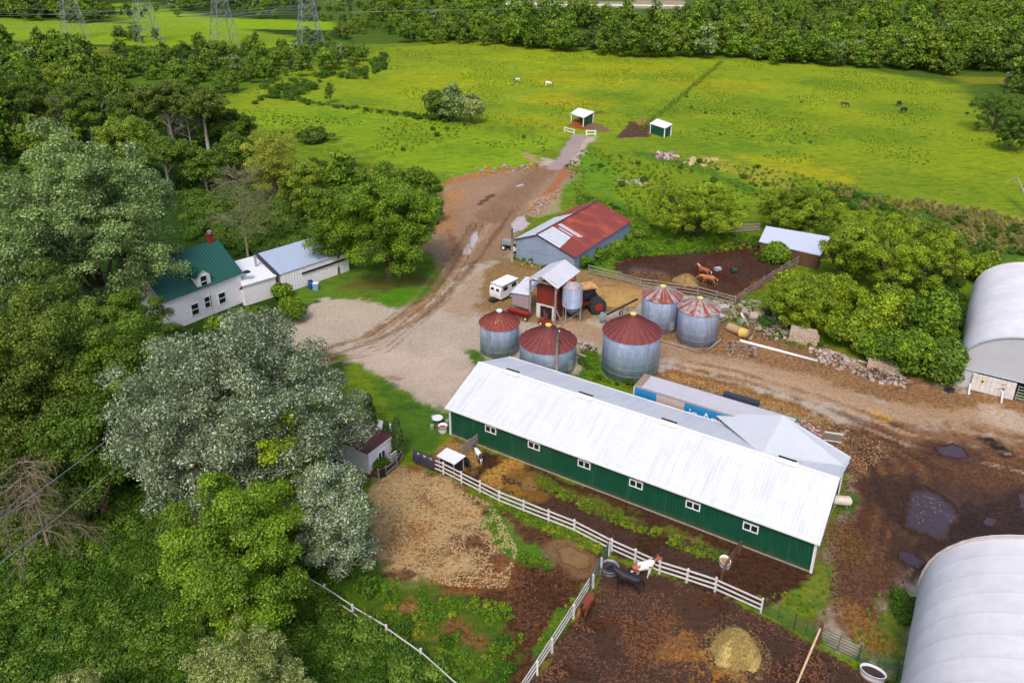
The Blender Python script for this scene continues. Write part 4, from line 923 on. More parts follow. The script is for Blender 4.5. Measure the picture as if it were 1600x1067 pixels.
# ------------------------------------------------------------------ trees, shrubs, undergrowth
def crown_arrays(R, z0, z1, nc, rc, nl, ls, seed, asp=.55, flat=.8, shell=.5, low=-.92, lobes=.22, jit=.62, taper=0, cx=0, cy=0, up=.35):
    g = np.random.default_rng(seed); hz = (z1 - z0) / 2; zc = (z0 + z1) / 2
    d = g.normal(size=(nc, 3)); d /= np.linalg.norm(d, axis=1)[:, None]; d[:, 2] = np.where(d[:, 2] < low, -d[:, 2], d[:, 2])
    ph = g.uniform(0, 6.28, 4); az = np.arctan2(d[:, 1], d[:, 0])
    lob = 1 + lobes * (np.sin(2 * az + ph[0]) * .5 + np.sin(3 * az + ph[1] + d[:, 2] * 3) * .5 + np.sin(5 * az + ph[2] - d[:, 2] * 4) * .35)
    rad = g.uniform(0, 1, nc) ** shell * lob
    cr_ = rc * g.uniform(.6, 1.35, nc)
    c = d * rad[:, None] * np.array([max(R - rc * .8, .1), max(R - rc * .8, .1), max(hz - rc * .6, .1)])
    if taper: c[:, :2] *= (1 - taper * (c[:, 2] + hz) / (2 * hz))[:, None]; cr_ = cr_ * (1 - .6 * taper * (c[:, 2] + hz) / (2 * hz))
    c += np.array([cx, cy, zc])
    w = cr_ ** 2; cnt = np.maximum(4, (nl * w / w.sum()).astype(int)); ci = np.repeat(np.arange(nc), cnt); n = len(ci)
    dd = g.normal(size=(n, 3)); dd /= np.linalg.norm(dd, axis=1)[:, None]
    flip = (dd[:, 2] < -.25) & (g.random(n) < .75); dd[flip, 2] *= -1
    pos = c[ci] + dd * (cr_[ci] * (.40 + .75 * g.random(n) ** .75))[:, None] * np.array([1, 1, flat])
    nr = dd + np.array([0, 0, up]) + g.normal(size=(n, 3)) * jit; nr /= np.linalg.norm(nr, axis=1)[:, None]
    t = np.cross(nr, g.normal(size=(n, 3))); t /= np.linalg.norm(t, axis=1)[:, None]; b = np.cross(nr, t)
    l = (ls * g.uniform(.55, 1.3, n))[:, None]
    V = np.stack([pos - t * l, pos + b * l * asp - nr * l * .12, pos + t * l, pos - b * l * asp + nr * l * .12], 1).reshape(-1, 3)
    Q = np.arange(n * 4).reshape(n, 4)
    lv = np.repeat(g.random(n), 4); tone = np.repeat(np.clip(g.random(nc)[ci] * .8 + g.normal(size=n) * .1 + .1, 0, 1), 4)
    return V, Q, lv, tone, c, cr_
def crown_mesh(name, mat, arrs, extra=None):
    V, Q, lv, tone = arrs[:4]
    V = V.copy(); V[:, 2] = np.where(V[:, 2] < .03, .03 + np.abs(V[:, 2]) * .1, V[:, 2])
    return fastmesh(name, V, Q, [mat], {'lv': ('FLOAT', 'POINT', lv), 'tone': ('FLOAT', 'POINT', tone)})
def limbs(mb, h0, cs, r0, n=9, seed=1, zs=None):
    g = random.Random(seed); top = max(c[2] for c in cs)
    pts = [(0, 0, -.1), (g.uniform(-.1, .1) * r0, 0, h0 * .5), (g.uniform(-.3, .3) * r0, g.uniform(-.3, .3) * r0, h0), (0, 0, h0 + (top - h0) * .6)]
    mb.tube(pts, [r0 * 1.25, r0, r0 * .8, r0 * .3], 8)
    sel = sorted(cs, key=lambda c: -np.hypot(c[0], c[1]))[:n * 2:2]
    for c in sel:
        s = h0 * g.uniform(.6, 1.3); a = Vector((0, 0, s)); b = Vector(c); mid = a.lerp(b, .5) + Vector((0, 0, .12 * (b - a).length))
        mb.tube([a, mid, b], [r0 * .45, r0 * .28, r0 * .08], 5)
        for _ in range(2):
            e = mid.lerp(b, .4) + Vector((g.uniform(-1, 1), g.uniform(-1, 1), g.uniform(0, 1))) * (b - a).length * .25
            mb.tube([mid, e], [r0 * .2, r0 * .05], 4)
LM = {
 'maple': leafmat('maple_leaves', L(58, 92, 16), L(146, 182, 42), transl=.24),
 'bright': leafmat('bright_leaves', L(80, 114, 14), L(184, 206, 46), transl=.24),
 'lime': leafmat('lime_maple_leaves', L(56, 94, 16), L(150, 186, 46), transl=.24),
 'under': leafmat('undergrowth_leaves', L(40, 74, 14), L(102, 146, 32), transl=.24),
 'silver': leafmat('silver_poplar_leaves', L(76, 100, 54), L(166, 184, 134), pale=L(230, 236, 222), paleamt=.7, transl=.28, p0=.66),
 'silver2': leafmat('silver_maple_leaves', L(72, 106, 38), L(152, 184, 92), pale=L(214, 226, 176), paleamt=.5, transl=.24),
 'olive': leafmat('olive_leaves', L(66, 90, 24), L(134, 156, 54), transl=.24),
 'dark': leafmat('dark_leaves', L(56, 88, 22), L(128, 162, 50), transl=.24),
 'willow': leafmat('willow_leaves', L(118, 134, 34), L(204, 208, 84), transl=.24),
 'pale': leafmat('pale_leaves', L(96, 118, 40), L(180, 194, 92), pale=L(226, 228, 180), paleamt=.5, transl=.24),
 'forest': leafmat('woodland_leaves', L(54, 84, 20), L(136, 166, 48), transl=.24),
 'forest2': leafmat('woodland_light_leaves', L(78, 110, 22), L(158, 180, 50), transl=.24),
 'conifer': leafmat('conifer_needles', L(34, 60, 24), L(84, 116, 50), transl=.12),
 'weed': leafmat('weed_leaves', L(52, 92, 12), L(132, 174, 34), transl=.24),
 'weedy': leafmat('yellow_weed_leaves', L(96, 124, 20), L(176, 184, 46), transl=.24),
 'reed': leafmat('reed_stems', L(128, 134, 60), L(204, 190, 120), transl=.2),
 'cedar': leafmat('cedar_sprays', L(34, 64, 28), L(92, 124, 50), transl=.15),
}
TREES = []
def tree(kind, cx, yb, wpx, ytop, label, name='tree', nl=12000, ls=.24, nc=None, rc=None, bot=.22, bark='bark', seed=None, grp='broadleaf trees around the farm', cat='tree', asp=.55, taper=0, shell=.5, flat=.8, trunk=True, jit=.62, lobes=.25):
    bx = cx
    for _ in range(4):                       # the crown, not the foot, stands at this column of the photo
        P_ = G(bx, yb); h = max(ZAT(bx, ytop, P_), .6); bx += cx - proj(P_ + np.array([0, 0, h * .55]))[0]
    P_ = G(bx, yb); r = wpx / 2 * mpp(np.array([P_[0], P_[1], 4])); dh = ray(cx, yb)[:2]; dh = dh / np.hypot(*dh)
    h = ZAT(bx, ytop, P_ + np.array([*(dh * r * .15), 0])); h = max(h, .6)
    seed = seed or int(cx * 7 + yb)
    rc = rc or r * .26; nc = nc or int(26 + 30 * shell)
    if cat == 'tree' and not taper: nc = int(nc * (2.6 if kind in ('bright', 'lime') else 3.4)); rc *= .54 if kind != 'lime' else .6; nl = int(nl * 2.2); ls *= .6
    o = thing(name, label, cat, (P_[0], P_[1], 0), 0, grp)
    ar = crown_arrays(r, h * bot, h, nc, rc, nl, ls, seed, asp=asp, taper=taper, shell=shell, flat=flat, jit=jit, lobes=lobes)
    if trunk:
        mb = MB(); limbs(mb, h * bot + .3, [tuple(c) for c in ar[4]], max(.1, r * .055), 30 if kind == 'silver' else 9, seed); part('trunk', mb, M[bark], o, smooth=True)
    put('crown', crown_mesh('crown', LM[kind], ar), o)
    TREES.append((P_[0], P_[1], r)); return o
# the big ones near the house
tree('silver', 370, 812, 350, 486, 'huge silver leaved poplar standing left of the white bunkhouse', nl=90000, ls=.19, nc=130, bot=.04, bark='palebark', asp=.42, rc=1.9, shell=.45, lobes=.2, seed=3521, name='poplar_tree')
tree('silver', 520, 905, 150, 712, 'smaller silver poplar beside the straw paddock below the bunkhouse', nl=24000, ls=.17, nc=42, bot=.03, bark='palebark', asp=.42, rc=1.3, lobes=.25, name='poplar_tree')
tree('dark', 300, 860, 120, 760, 'dark tree at the left foot of the silver poplar', nl=14000, ls=.18, nc=36, bot=.03, rc=1.2)
tree('lime', 372, 970, 240, 748, 'bright yellow green maple at the foot of the silver poplar', nl=40000, ls=.16, nc=52, bot=.03, rc=1.35, name='maple_tree', lobes=.4, shell=.3)
tree('bright', 458, 850, 120, 648, 'light green maple showing through the silver poplar', nl=14000, ls=.19, nc=34, bot=.3, rc=1.1, name='maple_tree')
tree('bright', 400, 900, 150, 768, 'lower light green maple merging with the poplar', nl=12000, ls=.19, nc=30, bot=.1, rc=1.1, name='maple_tree')
tree('pale', 372, 1165, 265, 1000, 'pale yellowish tree crown cut by the bottom edge of the photo', nl=30000, ls=.15, nc=60, bot=.1, rc=1.0, asp=.35)
tree('pale', 95, 1165, 150, 1030, 'small pale crown at the bottom of the photo near the dead tree', nl=10000, ls=.15, nc=26, bot=.1, rc=.8, asp=.35)
tree('silver2', 136, 497, 296, 210, 'broad silvery maple overhanging the left end of the farmhouse roof', nl=70000, ls=.24, nc=120, bot=.1, rc=2.1, shell=.42, name='maple_tree')
tree('silver2', 8, 560, 200, 285, 'silvery maple at the photo edge behind the olive tree', nl=30000, ls=.24, nc=60, bot=.1, rc=1.9, name='maple_tree')
tree('olive', 62, 740, 240, 412, 'tall olive green tree at the photo edge below the silvery maple', nl=50000, ls=.2, nc=90, bot=.1, rc=1.8)
tree('maple', 190, 735, 190, 492, 'mid green tree between the olive tree and the silver poplar', nl=36000, ls=.2, nc=70, bot=.1, rc=1.6)
tree('olive', 20, 800, 220, 545, 'dark olive tree behind the leafless tree', nl=36000, ls=.19, nc=70, bot=.15, rc=1.6)
tree('dark', 140, 810, 170, 600, 'shaded tree behind the two overhead wires', nl=26000, ls=.19, nc=55, bot=.1, rc=1.5)
tree('dark', 208, 560, 110, 440, 'dark bush against the left wall of the farmhouse', nl=14000, ls=.2, nc=36, bot=.05, rc=1.2)
tree('dark', 262, 570, 90, 505, 'dark shrub below the farmhouse corner', nl=9000, ls=.18, nc=28, bot=.02, rc=1)
for cx, yb, w, yt, lb in ((336, 528, 50, 492, 'leafy bush under the ground floor window of the farmhouse'), (384, 526, 76, 474, 'rounded bush in front of the farmhouse wall'), (440, 468, 34, 442, 'bush beside the porch of the farmhouse'), (455, 500, 60, 462, 'small bush between the porch and the silver poplar')):
    tree('maple', cx, yb, w, yt, lb, 'bush', nl=6000, ls=.17, nc=24, bot=.02, rc=.8, grp='bushes by the farmhouse', cat='bush')
tree('maple', 602, 432, 192, 272, 'large round maple over the end of the long outbuilding', nl=52000, ls=.24, nc=95, bot=.1, rc=1.9, name='maple_tree', shell=.42)
tree('maple', 522, 428, 104, 285, 'leafy maple touching the outbuilding roof', nl=18000, ls=.24, nc=46, bot=.12, rc=1.6, name='maple_tree')
tree('willow', 426, 316, 92, 203, 'yellow green rounded willow', nl=20000, ls=.22, nc=50, bot=.1, rc=1.5, asp=.4, name='willow_tree')
tree('forest2', 476, 345, 90, 250, 'light green tree between the willow and the large maple', nl=13000, ls=.26, nc=36, bot=.08, rc=1.5)
tree('maple', 532, 330, 80, 225, 'pointed green tree right of the willow', nl=12000, ls=.26, nc=34, bot=.05, rc=1.4, taper=.6)
tree('forest2', 595, 300, 90, 250, 'low green tree behind the large maple', nl=10000, ls=.26, nc=30, bot=.03, rc=1.4)
tree('maple', 655, 318, 64, 262, 'green bush at the reddish edge of the yard', 'bush', nl=9000, ls=.24, nc=30, bot=.02, rc=1.2, cat='bush')
tree('maple', 672, 350, 40, 300, 'narrow bush beside the dirt yard', 'bush', nl=5000, ls=.24, nc=20, bot=.02, rc=1, cat='bush')
BT = [('olive',262,240,105,120,'tall half bare tree with two pale trunks beyond the pasture corner'),('olive',318,238,90,135,'half bare tree with thin trunks next to the pasture'),('forest',360,232,76,170,'rounded tree at the corner of the pasture'),
      ('forest',215,240,90,140,'tree left of the half bare pair'),('forest2',200,292,110,182,'bright leafy tree below the half bare trees'),('forest',258,302,90,212,'dark tree below the half bare pair'),('forest',318,300,76,232,'small dark tree above the garden hedge'),
      ('olive',60,215,120,128,'woodland tree far at the photo edge'),('forest',135,225,110,118,'tall woodland tree behind the silvery maple'),('forest',15,225,100,105,'woodland tree at the photo corner'),('forest',368,282,60,205,'tree between pasture corner and willow'),
      ('forest2',90,160,80,100,'light green tree in the photo corner woods'),('dark',25,150,60,95,'dark woodland tree in the photo corner')]
for k, cx, yb, w, yt, lb in BT: tree(k, cx, yb, w, yt, lb, nl=13000, ls=.3, nc=40, bot=.2 if 'bare' not in lb else .5, rc=1.7, bark='palebark', grp='woodland trees left of the pasture')
RT_ = [('bright',1092,368,168,282,'wide round tree behind the manure paddock'),('bright',1253,364,142,288,'round tree behind the open lean-to'),('bright',1402,448,205,330,'largest round tree beside the white fabric tent'),
       ('bright',1325,440,90,348,'rounded tree just right of the open lean-to'),('maple',1468,430,80,345,'upright tree at the back of the round tree group'),('bright',1256,508,118,430,'round bush tree above the rubble ruins'),('bright',1305,485,88,424,'round bush between the board fence and the big round tree')]
for k, cx, yb, w, yt, lb in RT_: tree(k, cx, yb, w, yt, lb, nl=30000 if w > 110 else 14000, ls=.22, nc=80 if w > 110 else 40, bot=.02, rc=1.35, shell=.35, lobes=.12, grp='round trees right of the bins')
for i, (cx, yb, w, yt, lb) in enumerate([(1392,505,120,452,'low spreading bush below the largest round tree'),(1468,545,96,460,'dense bush against the white fabric tent'),(1340,540,110,482,'low bush above the stone ruin'),(1425,580,110,505,'bush right behind the stacked stone wall'),(1482,600,64,530,'shaded bush by the corner of the fabric tent'),
        (1215,408,46,382,'small bush in front of the open lean-to'),(1232,455,40,425,'little bush beside the board fence corner'),(1560,205,96,138,'dark tree at the pasture edge near the photo border'),(1588,236,62,172,'dark rounded tree at the photo border of the pasture'),(1370,560,60,520,'leafy bush over the stone ruin'),(1530,435,90,395,'bush beyond the fabric tent')]):
    tree('dark' if 'dark' in lb or 'shaded' in lb else 'maple' if i % 2 else 'bright', cx, yb, w, yt, lb, 'bush' if 'bush' in lb else 'tree', nl=13000, ls=.22, nc=40, bot=0, rc=1.1, shell=.4, lobes=.15, cat='bush' if 'bush' in lb else 'tree', trunk='tree' in lb, grp='bushes and trees right of the farmyard')
tree('forest', 683, 186, 56, 136, 'dark bush, first of three standing together in the pasture', 'bush', nl=12000, ls=.26, nc=40, bot=0, rc=1.3, cat='bush', grp='three bushes in the pasture')
tree('silver2', 708, 191, 52, 131, 'tall grey green bush in the middle of the three in the pasture', 'bush', nl=12000, ls=.26, nc=40, bot=0, rc=1.3, cat='bush', grp='three bushes in the pasture')
tree('pale', 736, 193, 46, 146, 'pale flowering bush of the three in the pasture', 'bush', nl=9000, ls=.26, nc=34, bot=0, rc=1.2, cat='bush', grp='three bushes in the pasture')
tree('forest', 515, 161, 17, 129, 'lone slim young tree in the pasture', 'young_tree', nl=2600, ls=.22, nc=16, bot=.1, rc=.8, grp=None, asp=.5)
tree('forest', 490, 222, 56, 198, 'low dark thicket in the grass behind the willow', 'thicket', nl=7000, ls=.24, nc=30, bot=0, rc=.9, cat='bush', trunk=False, grp=None)
for cx, yb, w, yt, lb in ((577, 672, 26, 612, 'dark cedar behind the bunkhouse roof'), (604, 704, 17, 655, 'shorter slim cedar at the bunkhouse corner'), (620, 714, 25, 642, 'tall slim cedar at the bunkhouse corner')):
    tree('cedar', cx, yb, w, yt, lb, 'cedar_tree', nl=11000, ls=.11, nc=46, bot=.0, rc=.42, taper=.8, flat=1.5, grp='slim cedars by the bunkhouse', lobes=.05, shell=.45, jit=.4)
for i, (cx, yb, w, yt) in enumerate(((915,420,28,398),(938,406,24,388),(954,397,20,384),(966,388,22,376),(880,423,18,412),(1000,372,20,358),(985,376,16,366))):
    tree('maple' if i % 2 else 'weed', cx, yb, w, yt, ['bush at the corner of the machinery shed by the board fence','second bush along the long side of the machinery shed','third bush along the machinery shed side','fourth bush along the machinery shed side','weeds at the foot of the machinery shed gable','dark bush past the rear corner of the machinery shed','small bush touching the rear corner of the machinery shed'][i], 'bush', nl=2500, ls=.16, nc=18, bot=0, rc=.6, cat='bush', trunk=False, grp='bushes along the machinery shed')

M['twigbark'] = plain('mossy_twig_bark', L(134, 130, 96), .9, var=.3)
# leafless trees
def bare_tree(cx, yb, ytop, label, spread=1.0, droop=.3, seed=3, mat='deadbark', nb=22, r0=.22, depth_=3, name='bare_tree', lean=0, cat='tree'):
    P_ = G(cx, yb); h = ZAT(cx, ytop, P_); g = random.Random(seed); o = thing(name, label, cat, (P_[0], P_[1], 0), 0)
    tk = MB(); tp = [(lean * f + g.uniform(-.1, .1), g.uniform(-.1, .1), h * f) for f in (0, .3, .6, .85, 1)]; tk.tube(tp, [r0, r0 * .8, r0 * .55, r0 * .3, .03], 7); part('trunk', tk, M[mat], o, smooth=True)
    br = MB()
    def grow(p, d, l, r, k):
        pts = [p]; q = p
        for i in range(4):
            d = (d + Vector((g.uniform(-.25, .25), g.uniform(-.25, .25), -droop * .22 + g.uniform(-.1, .15)))).normalized(); q = q + d * l / 4; pts.append(q)
            if k > 0:
                for _ in range(2 if k > 1 else 3):
                    sd = (d + Vector((g.uniform(-1, 1), g.uniform(-1, 1), g.uniform(-.6, .7)))).normalized(); grow(q, sd, l * g.uniform(.35, .55), r * .45, k - 1)
        br.tube(pts, [r, r * .75, r * .55, r * .4, max(r * .2, .008)], 4, caps=False)
    for i in range(nb):
        f = g.uniform(.25, .95); a = g.uniform(0, 6.28); p = Vector(tp[0]).lerp(Vector(tp[-1]), f)
        grow(p, Vector((math.cos(a), math.sin(a), g.uniform(0, .7))), h * .42 * spread * (1.15 - f * .7), r0 * .38, depth_ - 1)
    part('branches', br, M[mat], o); return o
bare_tree(78, 868, 700, 'leafless dead tree with drooping brown branches under the overhead wires', .95, 1.1, 5, nb=30, depth_=3, r0=.15)
bare_tree(388, 402, 262, 'nearly leafless tree standing behind the farmhouse wing', .8, .1, 9, 'twigbark', 34, .17)
bare_tree(268, 236, 128, 'pale bare trunk rising through the half bare tree', .6, 0, 12, 'palebark', 12, .25)
bare_tree(300, 238, 145, 'second pale bare trunk beside the pasture corner', .6, 0, 14, 'palebark', 10, .22)
bare_tree(120, 225, 135, 'pale leafless tree among the woods in the photo corner', .8, 0, 17, 'palebark', 12, .22)

# woodland: single trees up to the nearest 300, the mass beyond as one
def far_tree_mesh(name, kind, R, H, seed, nl=1500, ls=.42, taper=0, nc=16):
    ar = crown_arrays(R, -.3, H, int(nc * 1.8), R * .28, int(nl * 1.3), ls * .8, seed, asp=.6, taper=taper, shell=.45, lobes=.2)
    V, Q, lv, tone = ar[:4]; n0 = len(V)
    tv = []; tq = []
    for k in range(5): a = 6.283 * k / 5; tv += [(.16 * math.cos(a), .16 * math.sin(a), 0), (.06 * math.cos(a), .06 * math.sin(a), H * .7)]
    for k in range(5): a = n0 + 2 * k; b = n0 + 2 * ((k + 1) % 5); tq.append((a, b, b + 1, a + 1))
    V = np.vstack([V, tv]); Q2 = np.vstack([Q, tq]); lv = np.concatenate([lv, np.zeros(10)]); tone = np.concatenate([tone, np.zeros(10)])
    mi = np.concatenate([np.zeros(len(Q)), np.ones(5)])
    return fastmesh(name, V, Q2, [LM[kind], M['bark']], {'lv': ('FLOAT', 'POINT', lv), 'tone': ('FLOAT', 'POINT', tone)}, mi=mi)
FT = [('forest', far_tree_mesh('broad_woodland_tree', 'forest', 3.6, 7.5, 1)), ('forest2', far_tree_mesh('light_woodland_tree', 'forest2', 3.2, 6.5, 2)), ('maple', far_tree_mesh('round_woodland_tree', 'maple', 3.9, 8.5, 3, 1800, nc=20)),
      ('silver2', far_tree_mesh('grey_woodland_tree', 'silver2', 3.2, 8, 4)), ('conifer', far_tree_mesh('woodland_conifer', 'conifer', 2.4, 9, 5, taper=.85)), ('dark', far_tree_mesh('dark_woodland_tree', 'dark', 3.8, 7.5, 6))]
FW_P = [0.30, .24, .22, .06, .05, .13]
edge = W([(355,205),(345,168),(392,140),(440,122),(505,118),(560,108),(590,80),(640,70),(730,70),(860,82),(1000,92),(1130,98),(1300,108),(1440,112),(1500,128),(1560,140),(1760,190)])
belt = np.vstack([edge, W([(2000,60),(1900,-40),(-300,-40),(-300,320),(-40,320),(200,320),(380,215)])])
holes = [W(p) for p in ([(185,30),(185,58),(330,66),(520,60),(560,42),(520,36),(330,26)], [(-60,60),(-60,28),(120,38),(185,42),(185,80),(120,84)], [(1490,112),(1640,122),(1640,142),(1500,134)], [(770,30),(1090,32),(1090,0),(770,0)], [(-60,84),(180,76),(180,96),(-60,112)])]
g = np.random.default_rng(11); pts = []
yy = 90.0
while yy < 560:
    s = 4.3 + max(0, yy - 150) * .013; xs_ = np.arange(-320, 420, s); n = len(xs_)
    pts.append(np.stack([xs_ + g.uniform(-.42, .42, n) * s, yy + g.uniform(-.42, .42, n) * s], 1)); yy += s
pts = np.vstack(pts); ok = dpoly(pts[:, 0], pts[:, 1], belt) > 0
for h in holes: ok &= dpoly(pts[:, 0], pts[:, 1], h) < 0
px_, py_ = zip(*[proj((p[0], p[1], 0)) for p in pts]); px_ = np.array(px_); py_ = np.array(py_)
ok &= (px_ > -30) & (px_ < 1630) & (py_ > -18)
open_ = (px_ > 180) & (px_ < 640) & (py_ > 55) & (py_ < 190) & (fbm(pts[:, 0] * .045, pts[:, 1] * .045, 5, 3) < .47); ok &= ~open_; ok &= ~((fbm(pts[:, 0] * .03, pts[:, 1] * .03, 15, 4) < np.where(py_ < 45, .44, .37)) & (py_ < 100))
for tx, ty, tr in TREES: ok &= np.hypot(pts[:, 0] - tx, pts[:, 1] - ty) > tr * .8
pts = pts[ok]; pts = pts[np.argsort(np.hypot(pts[:, 0], pts[:, 1]))]
kinds = g.choice(6, len(pts), p=FW_P); scl = g.uniform(.5, 1.4, len(pts)) ** 1.1; rot = g.uniform(0, 6.28, len(pts))
dist0 = np.hypot(pts[:, 0], pts[:, 1]); wx = fbm(pts[:, 0] * .02, pts[:, 1] * .02, 77, 3); scl *= (.75 + .55 * wx) * np.clip(.62 + (dist0 - 170) / 260, .6, 1.15)
LBL = ['mid green tree in the woods around the pasture', 'light green young tree in the woods around the pasture', 'rounded tree in the woods around the pasture', 'grey green tree in the woods around the pasture', 'dark conifer in the woods around the pasture', 'dark leafy tree in the woods around the pasture']
LBL = [l.split(' in the woods')[0] for l in LBL]
def where(x, y):
    for lim, w_ in ((190, 'in the woods at the photo corner'), (400, 'between the half bare trees and the pylons'), (620, 'near the nearest lattice pylon'), (850, 'at the far pasture edge left of the field shelters'), (1130, 'at the far pasture edge above the field shelters'), (1350, 'at the far pasture edge right of the track')):
        if x < lim: return w_
    return 'at the far right end of the pasture edge'
pp = np.array([proj((p[0], p[1], 0)) for p in pts]); sm = (pp[:, 0] > 150) & (pp[:, 0] < 600) & (pp[:, 1] < 150); scl = np.where(sm, scl * .58, scl)   # young scrub round the pylons
NIND = 296; first = {}
dist = np.hypot(pts[:, 0], pts[:, 1]); key = np.argsort(-(scl / dist))[:NIND]; ind = np.zeros(len(pts), bool); ind[key] = True
for i in np.nonzero(ind)[0]:
    k = kinds[i]; o = put('woodland_tree', FT[k][1]); tag(o, LBL[k] + ' ' + where(*proj((pts[i, 0], pts[i, 1], 0))), 'tree', 'trees in the woods around the pasture'); o.location = (pts[i, 0], pts[i, 1], 0); o.rotation_euler = (0, 0, rot[i])
    o.scale = (scl[i] * 1.0, scl[i] * 1.0, scl[i] * g.uniform(.7, 1.45)); first.setdefault(k, o)
print('forest pts', len(pts))

def scatter(name, label, P3, sc_, rt_, ks, sources, kind='stuff', cat=None):
    """one object whose points carry copies of the given source meshes"""
    me = bpy.data.meshes.new(name); n = len(P3); me.vertices.add(n); me.vertices.foreach_set('co', np.asarray(P3, np.float32).ravel())
    for an, v in (('scl', sc_), ('rot', rt_), ('kid', ks)):
        a = me.attributes.new(an, 'FLOAT', 'POINT'); a.data.foreach_set('value', np.asarray(v, np.float32))
    ob = put(name, me); tag(ob, label, cat, None, kind)
    ng = bpy.data.node_groups.new(name, 'GeometryNodeTree'); ng.interface.new_socket('Geometry', in_out='INPUT', socket_type='NodeSocketGeometry'); ng.interface.new_socket('Geometry', in_out='OUTPUT', socket_type='NodeSocketGeometry')
    gi = ng.nodes.new('NodeGroupInput'); go = ng.nodes.new('NodeGroupOutput'); jn = ng.nodes.new('GeometryNodeJoinGeometry')
    def na(nm):
        q = ng.nodes.new('GeometryNodeInputNamedAttribute'); q.data_type = 'FLOAT'; q.inputs['Name'].default_value = nm; return q.outputs['Attribute']
    s_, r_, k_ = na('scl'), na('rot'), na('kid'); cx_ = ng.nodes.new('ShaderNodeCombineXYZ'); ng.links.new(r_, cx_.inputs[2])
    for i, src in enumerate(sources):
        oi = ng.nodes.new('GeometryNodeObjectInfo'); oi.inputs['Object'].default_value = src; oi.transform_space = 'ORIGINAL'; oi.inputs['As Instance'].default_value = True
        cmp_ = ng.nodes.new('FunctionNodeCompare'); cmp_.data_type = 'FLOAT'; cmp_.operation = 'EQUAL'; ng.links.new(k_, cmp_.inputs[0]); cmp_.inputs[1].default_value = float(i); cmp_.inputs['Epsilon'].default_value = .1
        ip = ng.nodes.new('GeometryNodeInstanceOnPoints'); ng.links.new(gi.outputs[0], ip.inputs['Points']); ng.links.new(cmp_.outputs[0], ip.inputs['Selection'])
        ng.links.new(oi.outputs['Geometry'], ip.inputs['Instance']); ng.links.new(cx_.outputs[0], ip.inputs['Rotation']); ng.links.new(s_, ip.inputs['Scale']); ng.links.new(ip.outputs[0], jn.inputs[0])
    ng.links.new(jn.outputs[0], go.inputs[0]); md = ob.modifiers.new('scatter', 'NODES'); md.node_group = ng; return ob
far = ~ind; src = [first[k] for k in range(6) if k in first]; remap = {k: j for j, k in enumerate(k for k in range(6) if k in first)}
fk = np.array([remap.get(k, 0) for k in kinds[far]])
scatter('woods', 'woods stretching away beyond the pasture', np.stack([pts[far, 0], pts[far, 1], np.zeros(far.sum())], 1), scl[far], rot[far], fk, src)

# undergrowth: shrubs, weeds and tussocks
def shrub_src(name, kind, px, py, label, r, h, nl, ls, seed, cat='shrub', asp=.5, nc=12, flat=.9, up=.35):
    P_ = G(px, py); ar = crown_arrays(r, -.1, h, nc, r * .42, nl, ls, seed, asp=asp, shell=.5, flat=flat, up=up)
    o = put(name, crown_mesh(name, LM[kind], ar)); o.location = tuple(P_); return tag(o, label, cat)
s1 = shrub_src('shrub', 'under', 512, 905, 'dark leafy shrub at the top of the diagonal rail fence', 1.0, 1.0, 900, .11, 41)
s2 = shrub_src('shrub', 'under', 575, 925, 'dark green shrub beside the diagonal rail fence', 1.15, 1.2, 950, .12, 42)
s3 = shrub_src('weed_clump', 'weed', 780, 800, 'clump of bright green weeds below the white fence', .55, .5, 260, .085, 43, 'weeds', nc=7)
s4 = shrub_src('weed_clump', 'weedy', 930, 858, 'yellow green weed clump against the white fence corner', .55, .55, 260, .085, 44, 'weeds', nc=7)
s5 = shrub_src('reed_clump', 'reed', 1452, 330, 'clump of tan reeds beyond the round trees', .8, 1.3, 420, .3, 45, 'reeds', asp=.12, nc=8, flat=2.2, up=0)
s6 = shrub_src('shrub', 'dark', 290, 345, 'dark shrub in the thicket behind the farmhouse', 1.3, 1.4, 1000, .14, 46)
SRC = [s1, s2, s3, s4, s5, s6]
def fill(polys, spacing, kw, smin, smax, seed, avoid=0, rag=0, dens=None, zone=None):
    g = np.random.default_rng(seed); out = []
    for poly in polys:
        Q = W(poly); lo, hi = Q.min(0), Q.max(0)
        a = np.arange(lo[0], hi[0], spacing); b = np.arange(lo[1], hi[1], spacing); X, Y = np.meshgrid(a, b); X = X.ravel(); Y = Y.ravel(); n = len(X)
        X = X + g.uniform(-.5, .5, n) * spacing; Y = Y + g.uniform(-.5, .5, n) * spacing
        ok = dpoly(X, Y, Q) + (fbm(X * .4, Y * .4, seed, 3) - .5) * rag > 0
        if dens is not None: ok &= fbm(X * dens[0], Y * dens[0], seed + 3, 3) > dens[1]
        X, Y = X[ok], Y[ok]; pxy = np.array([proj((x, y, 0)) for x, y in zip(X, Y)]).reshape(-1, 2)
        v = (pxy[:, 0] > -40) & (pxy[:, 0] < 1640) & (pxy[:, 1] < 1110) & (pxy[:, 1] > -5); out.append(np.stack([X[v], Y[v]], 1))
    P2 = np.vstack(out); n = len(P2); ks = g.choice(len(kw), n, p=np.array(kw) / sum(kw)); return P2, g.uniform(smin, smax, n), g.uniform(0, 6.28, n), ks
def join(*a): return [np.concatenate([x[i] for x in a]) for i in range(4)]
def lay(name, label, parts, z=0):
    P2, s, r, k = join(*parts); print(name, len(P2)); return scatter(name, label, np.stack([P2[:, 0], P2[:, 1], np.full(len(P2), z)], 1), s, r, k, SRC)
